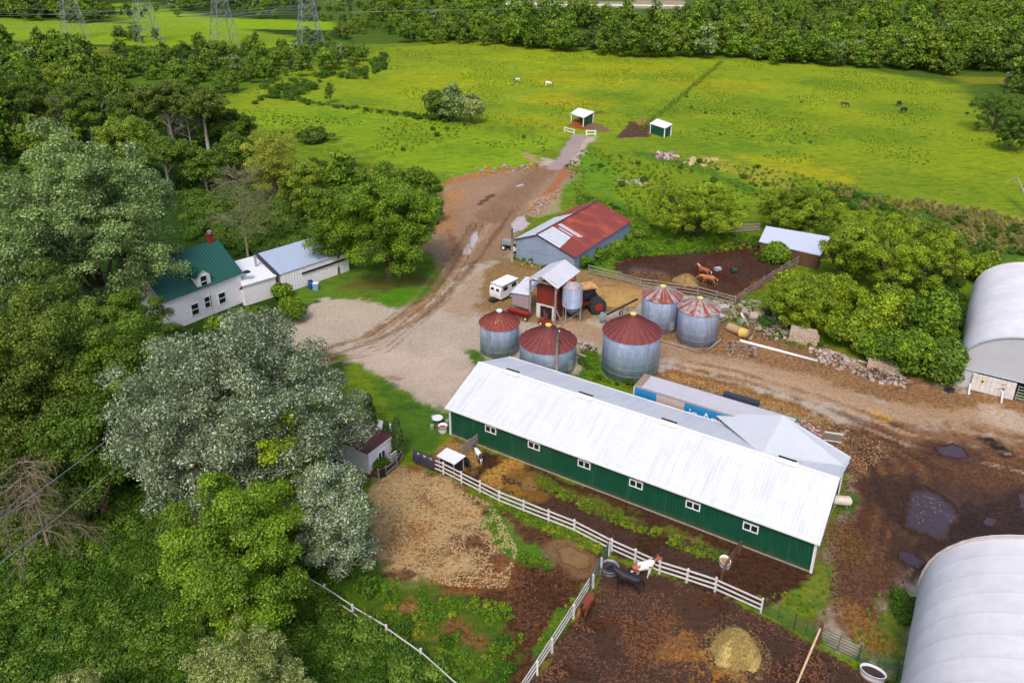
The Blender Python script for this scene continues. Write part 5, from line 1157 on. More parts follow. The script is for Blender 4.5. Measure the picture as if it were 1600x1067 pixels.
lay('undergrowth', 'dense green weeds and shrubs on the slope below the trees', [
    fill([[(-60,790),(230,770),(420,790),(560,800),(575,860),(560,900),(480,915),(552,962),(605,995),(655,1032),(730,1100),(-60,1120)]], .55, [3, 2, 2.2, .5, 0, 2], .35, .95, 51),
    fill([[(300,310),(370,300),(480,330),(500,395),(370,400),(330,370),(290,380)]], 1.5, [2, 1, 0, 0, 0, 4], .7, 1.4, 52),
    fill([[(-40,430),(250,520),(290,580),(240,790),(-40,800)]], 1.6, [1, 2, 0, 0, 0, 2], .7, 1.3, 53),
    fill([[(250,290),(420,255),(520,260),(680,275),(690,300),(660,330),(500,330),(300,320)]], 1.9, [3, 1, 0, 1, 0, 1], .6, 1.5, 54),
    fill([[(1330,470),(1500,440),(1500,600),(1430,580),(1370,560),(1290,520)]], 1.3, [2, 3, 1, 0, 0, 0], .7, 1.3, 55),
    fill([[(1480,340),(1620,360),(1620,400),(1560,400),(1500,440)]], 1.4, [1, 1, 1, 1, 2, 0], .5, 1.1, 56)])
lay('paddock_weeds', 'green weeds growing through the paddock straw and along the fences', [
    fill([[(500,905),(560,865),(600,905),(700,930),(800,945),(820,1000),(780,1080),(700,1080),(560,960)]], .33, [.2, .1, 6, .6, 0, 0], .3, .75, 61, dens=(.6, .44)),
    fill([[(770,800),(790,850),(860,880),(868,888),(810,880),(770,850),(755,795)]], .4, [0, 0, 5, 1, 0, 0], .4, .8, 62, dens=(.7, .40)),
    fill([[(845,745),(930,787),(1010,820),(1130,868),(1150,885),(1120,885),(1010,838),(920,805),(840,760)]], .3, [0, 0, 3, 1, 0, 0], .25, .6, 63, dens=(.8, .36)),
    fill([[(730,758),(780,780),(840,805),(940,845),(945,868),(900,858),(840,825),(780,795)]], .3, [0, 0, 3, 1.2, 0, 0], .3, .75, 64, dens=(.6, .40)),
    fill([[(870,955),(905,925),(880,975),(830,1070),(815,1080),(822,1040)]], .4, [0, 0, 4, 1, 0, 0], .3, .6, 65, dens=(.8, .42)),
    fill([[(1160,872),(1270,905),(1300,890),(1290,960),(1210,955),(1130,905)]], .5, [0, 0, 3, 2, 0, 0], .2, .45, 66, dens=(.5, .48)),
    fill([[(1375,925),(1432,930),(1405,1065),(1330,1020),(1340,970)]], .5, [0, 0, 3, 2, 0, 0], .25, .5, 67, dens=(.5, .46)),
    fill([[(1395,925),(1432,925),(1422,975),(1400,975)]], .6, [2, 1, 1, 0, 0, 0], .4, .8, 68)])
lay('tall_grass', 'rank grass and reeds between the sheds and the pasture', [
    fill([[(900,300),(1010,340),(1190,372),(1190,392),(1000,402),(930,425),(905,420)]], .75, [.2, 0, 5, 1, 0, 0], .5, .95, 71),
    fill([[(880,262),(925,225),(1000,255),(1100,250),(1230,270),(1430,310),(1620,350),(1620,395),(1500,400),(1380,330),(1180,330),(1000,340),(960,310),(900,300)]], 1.5, [.15, .1, 4, 3, 0, 0], .4, 1.1, 72, dens=(.15, .42)),
    fill([[(1415,314),(1510,325),(1620,345),(1620,372),(1500,350),(1430,335)], [(1500,362),(1620,385),(1620,400),(1520,385)]], .8, [0, 0, 3, 2.5, 4, 0], .35, .8, 73, dens=(.3, .38)),
    fill([[(1228,290),(1330,300),(1420,330),(1500,390),(1480,400),(1380,340),(1260,312)]], 1.2, [.5, .6, 4, 0, 1, 0], .6, 1.2, 74, dens=(.25, .4)),
    fill([[(1120,480),(1230,470),(1240,510),(1300,545),(1280,560),(1180,520),(1120,500)]], .8, [.4, .1, 4, 1, 0, 0], .4, 1.0, 75, dens=(.4, .46)),
    fill([[(1180,380),(1250,400),(1230,412),(1180,405)]], .8, [1, .3, 4, 0, 0, 0], .5, 1.0, 76),
    fill([[(800,400),(880,418),(870,426),(800,410)]], .8, [.3, .1, 3, .5, 0, 0], .4, .9, 77),
    fill([[(905,545),(935,545),(945,592),(990,595),(985,606),(905,595)]], .6, [.2, .1, 3, 1, 0, 0], .3, .7, 78)])
lay('meadow_weeds', 'darker weed tufts dotted over the pasture', [
    fill([[(345,150),(600,75),(730,66),(1000,84),(1300,104),(1495,135),(1540,190),(1640,250),(1640,340),(1300,290),(1100,245),(900,210),(700,190),(345,200)]], 1.5, [0, 0, 4, 4, 0, 0], .28, .62, 81, dens=(.07, .57)),
    fill([[(1050,150),(1260,150),(1300,230),(1060,215)]], 1.6, [0, 0, 4, 0, 0, .15], .3, .6, 82, dens=(.12, .52)),
    fill([[(380,180),(700,190),(860,215),(840,262),(720,275),(480,240)]], 1.6, [.1, .05, 4, 3, 0, 0], .35, .85, 83, dens=(.09, .5)),
    fill([[(988,210),(996,212),(1062,158),(1130,97),(1126,95),(1057,153)]], 1.0, [0, 0, 4, 3, 0, 0], .4, .9, 84),
    fill([[(408,148),(520,163),(700,186),(702,193),(520,170),(408,153)]], 1.5, [1, 1, 3, 1, 0, .3], .6, 1.2, 85, dens=(.3, .4)),
    fill([[(380,150),(420,130),(560,112),(600,90),(620,100),(560,130),(400,165)]], 3.0, [2, 2, 1, 0, 0, 1], .8, 1.8, 86, dens=(.1, .45))])

# ------------------------------------------------------------------ fences
def along(pts, step):
    Q = W(pts); out = []
    for a, b in zip(Q[:-1], Q[1:]):
        n = max(1, int(round(np.hypot(*(b - a)) / step)))
        for i in range(n): out.append(a + (b - a) * i / n)
    out.append(Q[-1]); return np.array(out)
def board_fence(name, label, pts, h, nr, mat, step=2.4, pw=.14, rw=.04, rh=.15, jitter=.03, bottom=.4, seed=1, cat='fence', grp=None, skip=()):
    P_ = along(pts, step); c = P_[0]; o = thing(name, label, cat, (c[0], c[1], 0), 0, grp); g = random.Random(seed)
    for p in P_:
        q = p - c; part('post', MB().box((q[0], q[1], h / 2), (pw, pw, h + g.uniform(0, .12)), rz=g.uniform(0, 1), rx=g.uniform(-jitter, jitter), ry=g.uniform(-jitter, jitter)), mat, o)
    for i, (a, b) in enumerate(zip(P_[:-1], P_[1:])):
        if i in skip: continue
        d = (b - a) / np.hypot(*(b - a)); nrm = np.array([d[1], -d[0]]) * (pw / 2 + rw / 2)
        for k in range(nr):
            z = bottom + (h - .08 - bottom) * k / (nr - 1); a_ = a - c + nrm; b_ = b - c + nrm
            part('rail', MB().bar((a_[0], a_[1], z + g.uniform(-jitter, jitter)), (b_[0], b_[1], z + g.uniform(-jitter, jitter)), rw, rh), mat, o)
    return o
board_fence('board_fence', 'long white three rail board fence running in front of the green barn', [(650,723),(693,741),(780,786),(897,832),(955,862),(1030,896),(1117,924),(1189,957)], 1.35, 3, M['white_wood'], 2.5, grp='white paddock fences', seed=1)
board_fence('board_fence', 'white cross fence running down from the corner by the black horse', [(951,868),(926,918),(896,966),(862,1020),(815,1092)], 1.3, 3, M['white_wood'], 2.4, grp='white paddock fences', seed=2)
board_fence('rail_fence', 'old white diagonal rail fence through the weeds at the bottom of the photo', [(476,914),(508,932),(552,962),(605,995),(658,1033),(722,1090)], 1.15, 2, M['white_wood'], 3.0, jitter=.09, rh=.11, seed=3)
board_fence('plank_fence', 'grey plank fence curving round the manure paddock behind the bins', [(920,428),(970,440),(1000,449),(1040,455),(1090,462),(1148,477),(1178,456),(1206,437),(1232,422),(1256,409)], 1.4, 3, M['grey_wood'], 3.0, jitter=.07, rh=.16, seed=4)
board_fence('red_plank_fence', 'short brown board fence from the barn wall to the white fence', [(1155,866),(1142,884),(1126,912)], 1.3, 3, plain('brown_fence', L(110, 72, 58), .9, var=.3), 1.8, seed=5)
board_fence('field_gate', 'white gate panel left of the far track', [(882,206),(897,210)], 1.2, 2, M['white'], 4, .2, .06, .2, grp='white gates at the end of the track', seed=6, cat='gate')
board_fence('field_gate', 'white gate panel right of the far track', [(916,212),(930,212)], 1.3, 2, M['white'], 4, .3, .06, .24, grp='white gates at the end of the track', seed=7, cat='gate')
board_fence('pen_wall', 'short grey board wall between the pony shelter and the barn', [(722,712),(746,694)], 1.25, 4, M['grey_wood'], 1.5, bottom=.15, rh=.26, seed=8, cat='fence')
board_fence('back_fence', 'grey board fence half hidden behind the round tree and the lean-to', [(1130,366),(1186,362)], 1.5, 3, M['grey_wood'], 3, rh=.3, seed=9)
def pipe_fence(label, pts, h=1.5, n=6, mat=None, step=3.0, name='pipe_fence', r=.025):
    P_ = along(pts, step); c = P_[0]; o = thing(name, label, 'fence', (c[0], c[1], 0))
    for p in P_: q = p - c; part('post', MB().tube([(q[0], q[1], 0), (q[0], q[1], h + .15)], r * 1.6, 6), mat, o)
    for a, b in zip(P_[:-1], P_[1:]):
        mb = MB()
        for k in range(n): z = .2 + (h - .2) * k / (n - 1); mb.tube([(*(a - c), z), (*(b - c), z)], r, 5)
        mb.tube([(*((a + b) / 2 - c), .2), (*((a + b) / 2 - c), h)], r, 5)
        part('panel', mb, mat, o)
    return o
M['greenpipe'] = plain('green_steel_pipe', L(52, 84, 66), .6, .2); M['greypipe'] = plain('grey_steel_pipe', L(110, 104, 100), .6, .3)
pipe_fence('dark green pipe panel fence ending at the near fabric tent', [(1191,958),(1240,985),(1277,1004),(1340,1034),(1400,1064),(1440,1086)], mat=M['greenpipe'])
pipe_fence('green wire gate in the cross fence beside the black horse', [(949,870),(921,924)], mat=M['greenpipe'], h=1.4, n=9, step=20, name='wire_gate', r=.02)
t = thing('pole_rail', 'peeled wooden rail leaning on a brown post at the pipe fence', 'rail', G(1277, 1006))
v = G(1240, 1092) - G(1277, 1006); part('post', MB().tube([(0, 0, 0), (.05, 0, 1.9)], .14, 7), M['brown_wood'], t); part('rail', MB().tube([(0, 0, 1.55), (float(v[0]) * .5, float(v[1]) * .5, 1.45), (float(v[0]), float(v[1]), 1.3)], .075, 7), plain('peeled_pole', L(222, 190, 150), .8), t)
t = thing('draped_blanket', 'dark blanket hung over the end of the white fence', 'blanket', G(664, 729), math.atan2(*(G(676, 735) - G(650, 724))[1::-1]))
V_ = []; nb_ = 12
for i in range(nb_ + 1):
    for j, (y, z) in enumerate(((-.2, .25), (-.16, .8), (-.1, 1.36), (.1, 1.38), (.16, .9), (.2, .5))): V_.append((-1.3 + 2.6 * i / nb_, y + .04 * math.sin(i * 1.9 + j), z - .12 * abs(math.sin(i * .8)) * (z < 1)))
mb = MB(); mb.add(V_, [(i * 6 + j, (i + 1) * 6 + j, (i + 1) * 6 + j + 1, i * 6 + j + 1) for i in range(nb_) for j in range(5)]); part('cloth', mb, M['tarp'], t, smooth=True)
board_fence('garden_fence', 'low fence hung with dark and red cloths in front of the bunkhouse', [(592,748),(604,744),(620,730),(630,714),(626,702)], 1.1, 2, M['grey_wood'], 1.5, seed=10)
for (a, b, mt, lb) in (((594,749),(606,743),M['black'],'black sheet hung on the low fence'), ((610,738),(626,724),M['tarp'],'purple grey blanket hung on the low fence'), ((631,712),(627,700),plain('red_cloth', L(130,44,60),.8),'dark red cloth at the end of the low fence')):
    A0, B0 = G(*a), G(*b); d = B0 - A0; o = put('hanging_cloth', None) if False else None
    mb = MB(); n = 8; V_ = []
    for i in range(n + 1):
        q = d * i / n
        for z in (1.12, .7, .15): V_.append((q[0] + .05 * math.sin(i * 2.1 + z * 3), q[1] - .12 - .06 * math.sin(i * 1.7), z))
    mb.add(V_, [(i * 3 + j, (i + 1) * 3 + j, (i + 1) * 3 + j + 1, i * 3 + j + 1) for i in range(n) for j in range(2)])
    o = put('hanging_cloth', mb.mesh('hanging_cloth', [mt], True)); o.location = tuple(A0); tag(o, lb, 'cloth')

# ------------------------------------------------------------------ horses
def coat(name, base, patch=None, pscale=1.2, th=.5, dark_legs=None, seed=0, ends=False):
    t = NT(name); k = base
    mp = t.N('ShaderNodeMapping'); mp.inputs['Location'].default_value = (seed * 3.1, seed * 1.7, seed * .9); t.link(t.obj(), mp.inputs[0])
    if patch and not ends: k = t.mix(t.ramp(t.noise(pscale, 1, .4, mp.outputs[0]), th, th + .02), base, patch)
    if ends:                                  # coloured head, neck and rump, white barrel
        x = t.sep(t.obj())[0]; xx = t.math('ADD', x, t.math('MULTIPLY', t.math('SUBTRACT', t.noise(2.2, 2), .5), .5)); z_ = t.sep(t.obj())[2]
        e = t.math('MAXIMUM', t.math('GREATER_THAN', xx, .72), t.math('MULTIPLY', t.math('LESS_THAN', xx, -.50), t.math('GREATER_THAN', z_, .75)))
        k = t.mix(t.math('MAXIMUM', e, t.math('MULTIPLY', t.math('GREATER_THAN', t.noise(2.1, 1), .60), t.math('GREATER_THAN', z_, .7))), base, patch)
    if dark_legs: z = t.sep(t.obj())[2]; k = t.mix(t.ramp(z, .45, .65), dark_legs, k)
    k = t.mix(t.math('MULTIPLY', t.ramp(t.noise(9, 4), .4, .7), .25), k, tuple(x * .5 for x in base))
    return t.fin(k, .55, 0, .3)
HM = {}
def horse_mesh(name, mats, pose='stand', fat=1.0):
    J = []; E_ = []
    def j(x, y, z, r, par=None, ry=None):
        J.append((x, y, z, r, ry or r)); i = len(J) - 1
        if par is not None: E_.append((par, i))
        return i
    pel = j(-.62, 0, 1.20, .25 * fat); rump = j(-.86, 0, 1.12, .17, pel)
    mid = j(-.25, 0, 1.14, .285 * fat, pel); mid2 = j(.15, 0, 1.13, .28 * fat, mid); ch = j(.50, 0, 1.16, .25 * fat, mid2)
    if pose == 'graze': nk = [(.78, 1.12, .17), (1.0, .82, .13), (1.16, .52, .11), (1.28, .30, .10), (1.30, .10, .06)]
    elif pose == 'level': nk = [(.78, 1.36, .18), (1.0, 1.46, .15), (1.2, 1.50, .12), (1.38, 1.38, .11), (1.56, 1.20, .07)]
    elif pose == 'low': nk = [(.80, 1.22, .17), (1.06, 1.18, .13), (1.28, 1.12, .11), (1.44, .98, .10), (1.56, .80, .065)]
    else: nk = [(.76, 1.36, .17), (.95, 1.55, .13), (1.10, 1.70, .11), (1.28, 1.58, .10), (1.46, 1.40, .065)]
    p = ch; ids = []
    for x, z, r in nk: p = j(x, 0, z, r, p); ids.append(p)
    hd = ids[2]
    for s in (-1, 1): e = J[hd]; a = j(e[0] - .01, s * .08, e[2] + .10, .03, hd); j(e[0] - .02, s * .09, e[2] + .20, .012, a)
    walk = .14 if pose != 'graze' else .10
    for s in (-1, 1):
        dx = walk * s; a = j(.48, s * .15, .92, .13, ch); b = j(.47 + dx * .4, s * .16, .72, .085, a); c = j(.49 + dx * .8, s * .16, .46, .055, b); d = j(.48 + dx * 1.2, s * .16, .15, .038, c); j(.51 + dx * 1.3, s * .16, .03, .055, d)
        dx = -walk * s; a = j(-.64, s * .15, .98, .17, pel); b = j(-.56 + dx * .5, s * .17, .76, .115, a); c = j(-.78 + dx, s * .17, .50, .06, b); d = j(-.74 + dx * 1.2, s * .17, .16, .040, c); j(-.70 + dx * 1.2, s * .17, .03, .055, d)
    me = bpy.data.meshes.new(name); me.from_pydata([q[:3] for q in J], E_, []); ob = bpy.data.objects.new(name, me); col.objects.link(ob)
    md = ob.modifiers.new('skin', 'SKIN'); md.use_smooth_shade = True; md.branch_smoothing = .6
    if not me.skin_vertices: 
        bm_ = None
    sv = me.skin_vertices[0].data if len(me.skin_vertices) else None
    if sv is None:
        import bmesh
        bm = bmesh.new(); bm.from_mesh(me); bm.verts.layers.skin.verify(); bm.to_mesh(me); bm.free(); sv = me.skin_vertices[0].data
    for i, q in enumerate(J): kq = 1.42 if q[3] > .13 else (1.25 if q[3] > .06 else 1.08); sv[i].radius = (q[3] * kq, q[4] * kq); sv[i].use_root = (i == 0)
    ss = ob.modifiers.new('sub', 'SUBSURF'); ss.levels = 2; ss.render_levels = 2
    bpy.context.view_layer.update(); dg = bpy.context.evaluated_depsgraph_get()
    out = bpy.data.meshes.new_from_object(ob.evaluated_get(dg)); out.name = name; out.materials.clear(); out.materials.append(mats)
    out.polygons.foreach_set('use_smooth', [True] * len(out.polygons)); bpy.data.objects.remove(ob); return out, J, ids
def horse(label, px, py, heading_px, mat, hair, pose='stand', s=1.0, fat=1.0, name='horse', grp='horses on the farm', hz=None):
    """heading_px: photo point the animal faces"""
    P_ = G(px, py); Q = G(*heading_px); a = math.atan2(Q[1] - P_[1], Q[0] - P_[0])
    o = thing(name, label, name, P_, a, grp); o.scale = (s, s, s)
    me, J, ids = horse_mesh(name + '_body', mat, pose, fat); put('body', me, o)
    mb = MB(); mb.tube([(-.98, 0, 1.16), (-1.12, 0, 1.0), (-1.16, .02, .7), (-1.12, 0, .35)], [.05, .10, .10, .03], 8); put('tail', mb.mesh('tail', [hair], True), o)
    mb = MB(); pts = [(J[i][0] - .06, 0, J[i][2] + J[i][3] * .95) for i in ids[:3]]; 
    if pose == 'graze': pts = [(J[i][0] + .10, 0, J[i][2] + J[i][3] * .8) for i in ids[:3]]
    mb.tube([(.50, 0, 1.38)] + pts, [.05, .08, .08, .05], 6); put('mane', mb.mesh('mane', [hair], True), o)
    return o
bl_ = coat('black_coat', L(40, 38, 46)); hairb = plain('black_hair', L(22, 20, 24), .7); hairw = plain('cream_hair', L(226, 214, 190), .8); hairbr = plain('brown_hair', L(70, 40, 30), .8)
paint = coat('chestnut_and_white_coat', L(232, 228, 226), L(156, 86, 46), ends=True)
PATCH0 = 0
horse('black horse standing over the round water tub at the fence corner', 980, 920, (936, 906), bl_, hairb, 'level', 1.1)
horse('brown and white paint horse leaning its head over the white fence', 1004, 902, (1062, 890), paint, hairbr, 'stand', 1.05)
horse('bay horse with a white sock walking along the cross fence', 916, 960, (898, 992), coat('bay_coat', L(126, 68, 46), None, 1, .5, L(60, 38, 34)), hairb, 'level', 1.1)
horse('small black and white pony standing beside the barn wall', 748, 719, (735, 706), coat('black_white_coat', L(228, 226, 230), L(30, 28, 34), ends=True), hairb, 'stand', .72, 1.15, 'pony', 'ponies by the barn')
horse('black pony with a white face beside the pony shelter', 730, 733, (734, 742), coat('black_pony_coat', L(30, 28, 32)), hairb, 'stand', .72, 1.15, 'pony', 'ponies by the barn')
pal = coat('chestnut_blond_coat', L(168, 100, 62), L(196, 142, 96), 1.5, .55)
horse('chestnut horse with a blond tail eating at the hay heap in the manure paddock', 1106, 446, (1088, 443), pal, plain('blond_hair', L(214, 174, 96), .8), 'low', 1.1)
horse('chestnut horse with a white mane behind the one at the hay heap', 1099, 433, (1082, 428), coat('chestnut_coat', L(150, 88, 66), None), hairw, 'stand', 1.05)
horse('grey and black horse in the far pasture', 808, 130, (796, 130), coat('grey_coat', L(196, 196, 200), L(48, 46, 50), 1.1, .52, None, 7), hairb, 'graze', 1.15)
horse('white and chestnut horse in the far pasture', 857, 136, (868, 137), coat('white_chestnut_coat', L(232, 228, 220), L(150, 84, 50), .7, .52, None, 3), hairbr, 'graze', 1.25)
horse('dark brown horse grazing alone in the right pasture', 1319, 168, (1326, 169), coat('dark_bay_coat', L(88, 58, 36)), hairb, 'graze', 1.1)
horse('dark horse behind the black one in the right pasture', 1404, 166, (1412, 164), coat('brown_black_coat', L(56, 40, 36)), hairb, 'graze', 1.1)
horse('black horse grazing in front of the dark one in the right pasture', 1411, 177, (1402, 178), bl_, hairb, 'graze', 1.15)

# ------------------------------------------------------------------ hay, tubs and buckets
def heap(name, label, cat, px, py, w, h, mat, seed=1, n=900, strands=True):
    P_ = G(px, py); g = np.random.default_rng(seed); r = w / 2
    mb = MB(); V_ = []; N1, N2 = 12, 28
    for i in range(N1 + 1):
        f = i / N1
        for k in range(N2):
            a = 2 * math.pi * k / N2; rr = r * (1 - f) ** .72 * (1 + .12 * math.sin(3 * a + seed) + .08 * math.sin(5 * a + f * 4) + .07 * g.normal()); V_.append((rr * math.cos(a), rr * math.sin(a), h * f ** .9 + .03 * g.normal()))
    mb.add(V_, [(i * N2 + k, i * N2 + (k + 1) % N2, (i + 1) * N2 + (k + 1) % N2, (i + 1) * N2 + k) for i in range(N1) for k in range(N2)])
    o = put(name, mb.mesh(name, [mat], True)); o.location = (P_[0], P_[1], 0); tag(o, label, cat)
    if strands:
        f = g.random(n) ** 1.5; a = g.uniform(0, 6.28, n); rr = r * (1 - f * .95) ** .72 * g.uniform(.95, 1.05, n); rr = np.where(f < .04, r * g.uniform(.9, 1.5, n), rr)
        p = np.stack([rr * np.cos(a), rr * np.sin(a), h * f ** .9 + .03], 1); d = g.normal(size=(n, 3)); d[:, 2] = np.where(f < .04, 0, d[:, 2] * .6); d /= np.linalg.norm(d, axis=1)[:, None]; b = np.cross(d, g.normal(size=(n, 3))); b /= np.linalg.norm(b, axis=1)[:, None]
        l = g.uniform(.08, .26, n)[:, None]; wv = .012
        V2 = np.stack([p - d * l, p + b * wv, p + d * l, p - b * wv], 1).reshape(-1, 3); s_ = put('loose_stalks', fastmesh('loose_stalks', V2, np.arange(n * 4).reshape(n, 4), [mat]), o)
    return o
M['hay2'] = plain('dry_hay', L(196, 174, 112), .95, var=.3, scale=7, c2=L(140, 116, 62), bumps=1)
heap('hay_bale', 'round hay bale collapsing into a heap in the horse paddock', 'hay bale', 1149, 1020, 3.2, 1.9, M['hay2'], 3, 6500)
heap('hay_heap', 'heap of hay in front of the two chestnut horses', 'hay heap', 1072, 441, 3.6, 1.2, plain('brown_hay', L(168, 140, 84), .95, var=.4, scale=8, bumps=.8), 5, 1500)
heap('old_hay_heap', 'flat brown heap of old hay behind the hopper bin', 'hay heap', 968, 462, 7.0, .9, M['straw'], 7, 1500)
def tub(label, px, py, r, h, mat, oval=1.0, water=M['dark'], rz=0, name='water_tub'):
    t = thing(name, label, 'tub', G(px, py), rz); t.scale = (1, oval, 1)
    part('wall', MB().lathe([(r * .92, 0), (r, h * .5), (r, h), (r * 1.04, h), (r * 1.04, h + .03), (r * .94, h + .03), (r * .92, h * .6)], 28, capt=False), mat, t, smooth=True)
    part('contents', MB().lathe([(.01, h * .72), (r * .93, h * .72)], 28, capb=False, capt=False), water, t); return t
tub('round grey water tub under the black horse at the fence corner', 952, 893, .72, .55, plain('zinc_tub', L(140, 150, 162), .5, .3), water=M['water'])
tub('white oval bathtub with mud in it at the pipe fence', 1362, 1058, .82, .6, M['white'], .6, plain('tub_mud', L(60, 44, 38), .8), TA)
tub('white bucket with feed hanging by the brown board fence', 1132, 884, .42, .6, M['white'], 1.3, M['straw'], name='feed_tub')
tub('white barrel with reddish things in it at the left end of the barn', 692, 676, .45, .85, M['white'], name='barrel', water=M['red'])
t = thing('blue_barrel', 'blue plastic barrel by the outbuilding wall', 'barrel', G(486, 450)); part('body', MB().lathe([(.36, 0), (.4, .3), (.4, .8), (.34, 1.05)], 16), M['bluep'], t, smooth=True); part('lid', MB().lathe([(.3, 1.05), (.3, 1.12)], 14), M['dark'], t)
t = thing('pale_barrel', 'pale blue box beside the blue barrel', 'bin', G(494, 452)); part('body', MB().box((0, 0, .45), (.75, .6, .9)), plain('pale_blue_plastic', L(120, 158, 196), .5), t); part('lid', MB().box((0, 0, .93), (.8, .65, .06)), M['white'], t)
t = thing('propane_tank', 'pale cylindrical tank lying at the right end of the barn', 'tank', G(1312, 790), TA + .4)
part('body', MB().tube([(-.9, 0, .6), (-.75, 0, .6), (.75, 0, .6), (.9, 0, .6)], [.2, .42, .42, .2], 18), plain('cream_tank', L(212, 202, 186), .6), t, smooth=True)
for x in (-.5, .5): part('leg', MB().box((x, 0, .12), (.15, .6, .24)), M['grey_wood'], t)

# ------------------------------------------------------------------ vehicles and machines
def wheel(parent, x, y, r, w, hub=None, axis='y', name='wheel'):
    v = Vector((0, w / 2, 0)); mb = MB(); c = Vector((x, y, r))
    mb.tube([c - v, c - v * .8, c + v * .8, c + v], [r * .88, r, r, r * .88], 22); o = part(name, mb, M['tyre'], parent)
    mb = MB(); mb.tube([c - v * 1.03, c + v * 1.03], [r * .52, r * .52], 16); part('rim', mb, hub or M['white'], o)
    if r > .6:
        mb = MB()
        for k in range(20): a = 6.283 * k / 20; p = c + Vector((math.cos(a) * r, 0, math.sin(a) * r)); mb.bar(p - v * .9, p + v * .9 + Vector((-math.sin(a), 0, math.cos(a))) * .15, .08, .08)
        part('tread', mb, M['tyre'], o)
    return o
# horse trailer: rear-left corner near the camera
ht = G(783, 466); hv = G(806, 446); tra = math.radians(52)
t = thing('horse_trailer', 'white horse trailer with dark windows parked beside the lean-to', 'horse trailer', G(788, 463), tra)
mb = MB(); Lh, Wh, Hh = 3.7, 1.9, 2.25
prof_ = [(-Lh / 2, .45), (Lh / 2, .45), (Lh / 2, Hh), (-Lh / 2 + .25, Hh), (-Lh / 2 - .1, Hh - .5), (-Lh / 2 - .1, 1.0)]
mb.add([(x, -Wh / 2, z) for x, z in prof_] + [(x, Wh / 2, z) for x, z in prof_], [tuple(range(6)), tuple(range(11, 5, -1))] + [(i, 6 + i, 6 + (i + 1) % 6, (i + 1) % 6) for i in range(6)]); part('body', mb, M['white'], t)
part('roof', MB().box((.1, 0, Hh + .06), (Lh - .2, Wh + .1, .1)), M['white'], t); part('roof_trim', MB().box((.1, 0, Hh - .03), (Lh - .12, Wh + .14, .08)), plain('dark_green_trim', L(40, 60, 54), .6), t)
for y in (-.45, .45): part('window', MB().box((-Lh / 2 - .06, y, 1.72), (.12, .5, .34)), M['glass'], t)
for x in (-.9, .9): part('window', MB().box((x, -Wh / 2 - .01, 1.75), (.9, .04, .5)), M['glass'], t)
part('drawbar', MB().box((-Lh / 2 - .5, 0, .42), (1.0, .9, .16)), M['black'], t)
for x in (.1, .9): wheel(t, x, -Wh / 2 - .02, .36, .22); wheel(t, x, Wh / 2 + .02, .36, .22)
# red tractor with cab
t = thing('tractor', 'red tractor with dual rear wheels and a rusty yellow cab roof', 'tractor', G(913, 485), math.radians(200)); t.scale = (1.22, 1.22, 1.22)
part('hood', MB().box((1.3, 0, 1.35), (2.1, .8, .8)).box((2.2, 0, 1.0), (.3, .7, .5)), M['red'], t); part('chassis', MB().box((.4, 0, .95), (3.4, .6, .5)).box((-1.0, 0, 1.1), (.8, 1.2, .8)), M['red'], t)
mb = MB()
for x, y in ((-.9, -.65), (-.9, .65), (.35, -.6), (.35, .6)): mb.bar((x, y, 1.2), (x * .95, y, 2.8), .08, .08)
cb = part('cab_frame', mb, M['black'], t); part('glass', MB().box((-.28, 0, 2.1), (1.15, 1.15, 1.1)), M['glass'], cb)
ty = plain('rusty_yellow_roof', L(206, 162, 96), .6, var=.1, dirt=(L(170, 88, 50), .5)); part('cab_roof', MB().box((-.28, 0, 2.88), (1.7, 1.6, .16)), ty, t)
for y in (-1.25, -.75, .75, 1.25): wheel(t, -1.0, y, .88, .42, M['red'])
for y in (-.75, .75): wheel(t, 1.9, y, .52, .3, M['red'])
part('exhaust', MB().tube([(1.2, .1, 1.7), (1.2, .1, 2.6)], .05, 6), M['black'], t)
# grey tractor behind the machinery shed
t = thing('grey_tractor', 'dark tractor with a pale wheel hub half behind the machinery shed', 'tractor', G(803, 392), math.radians(150))
part('hood', MB().box((1.1, 0, 1.2), (1.8, .7, .7)), M['steel'], t); part('chassis', MB().box((0, 0, .9), (2.8, .6, .5)), M['black'], t); part('seat', MB().box((-.6, 0, 1.45), (.5, .5, .12)).box((-.85, 0, 1.7), (.1, .5, .5)), M['black'], t)
for y in (-.8, .8): wheel(t, -.6, y, .8, .4, M['white'])
for y in (-.65, .65): wheel(t, 1.5, y, .45, .25, M['white'])
part('mudguard', MB().box((-.6, -.8, 1.68), (1.1, .45, .08)).box((-.6, .8, 1.68), (1.1, .45, .08)), M['steel'], t)
# red implements under the lean-to and booth
t = thing('seed_drill', 'long low red farm implement under the lean-to', 'farm implement', G(815, 497), ca)
part('hopper', MB().add([(-2.0, -.4, .95), (1.1, -.4, .95), (1.1, .4, .95), (-2.0, .4, .95), (-2.0, -.2, .5), (1.1, -.2, .5), (1.1, .2, .5), (-2.0, .2, .5)], [(0,1,2,3),(7,6,5,4),(0,4,5,1),(1,5,6,2),(2,6,7,3),(3,7,4,0)]), M['red'], t)
part('frame', MB().bar((-2.1, -.45, .4), (1.2, -.45, .4), .1, .1).bar((-2.1, .45, .4), (1.2, .45, .4), .1, .1).bar((-1.5, -.9, .35), (-1.5, .9, .35), .08, .08), M['red'], t)
for x in (-1.6, .9): wheel(t, x, -.6, .34, .14, M['yellow'])
part('hitch', MB().bar((-2.0, -.2, .5), (-2.5, -1.2, .9), .09, .09), M['red'], t)
t = thing('red_auger', 'small red machine standing in front of the booth door', 'farm implement', G(851, 506), ca + .4)
part('bed', MB().box((0, 0, .35), (1.7, .7, .25)), M['red'], t); part('mast', MB().bar((.1, 0, .4), (-.1, .1, 1.9), .18, .18), M['red'], t); part('engine', MB().box((.1, 0, 1.15), (.5, .45, .55)), M['maroon'], t)
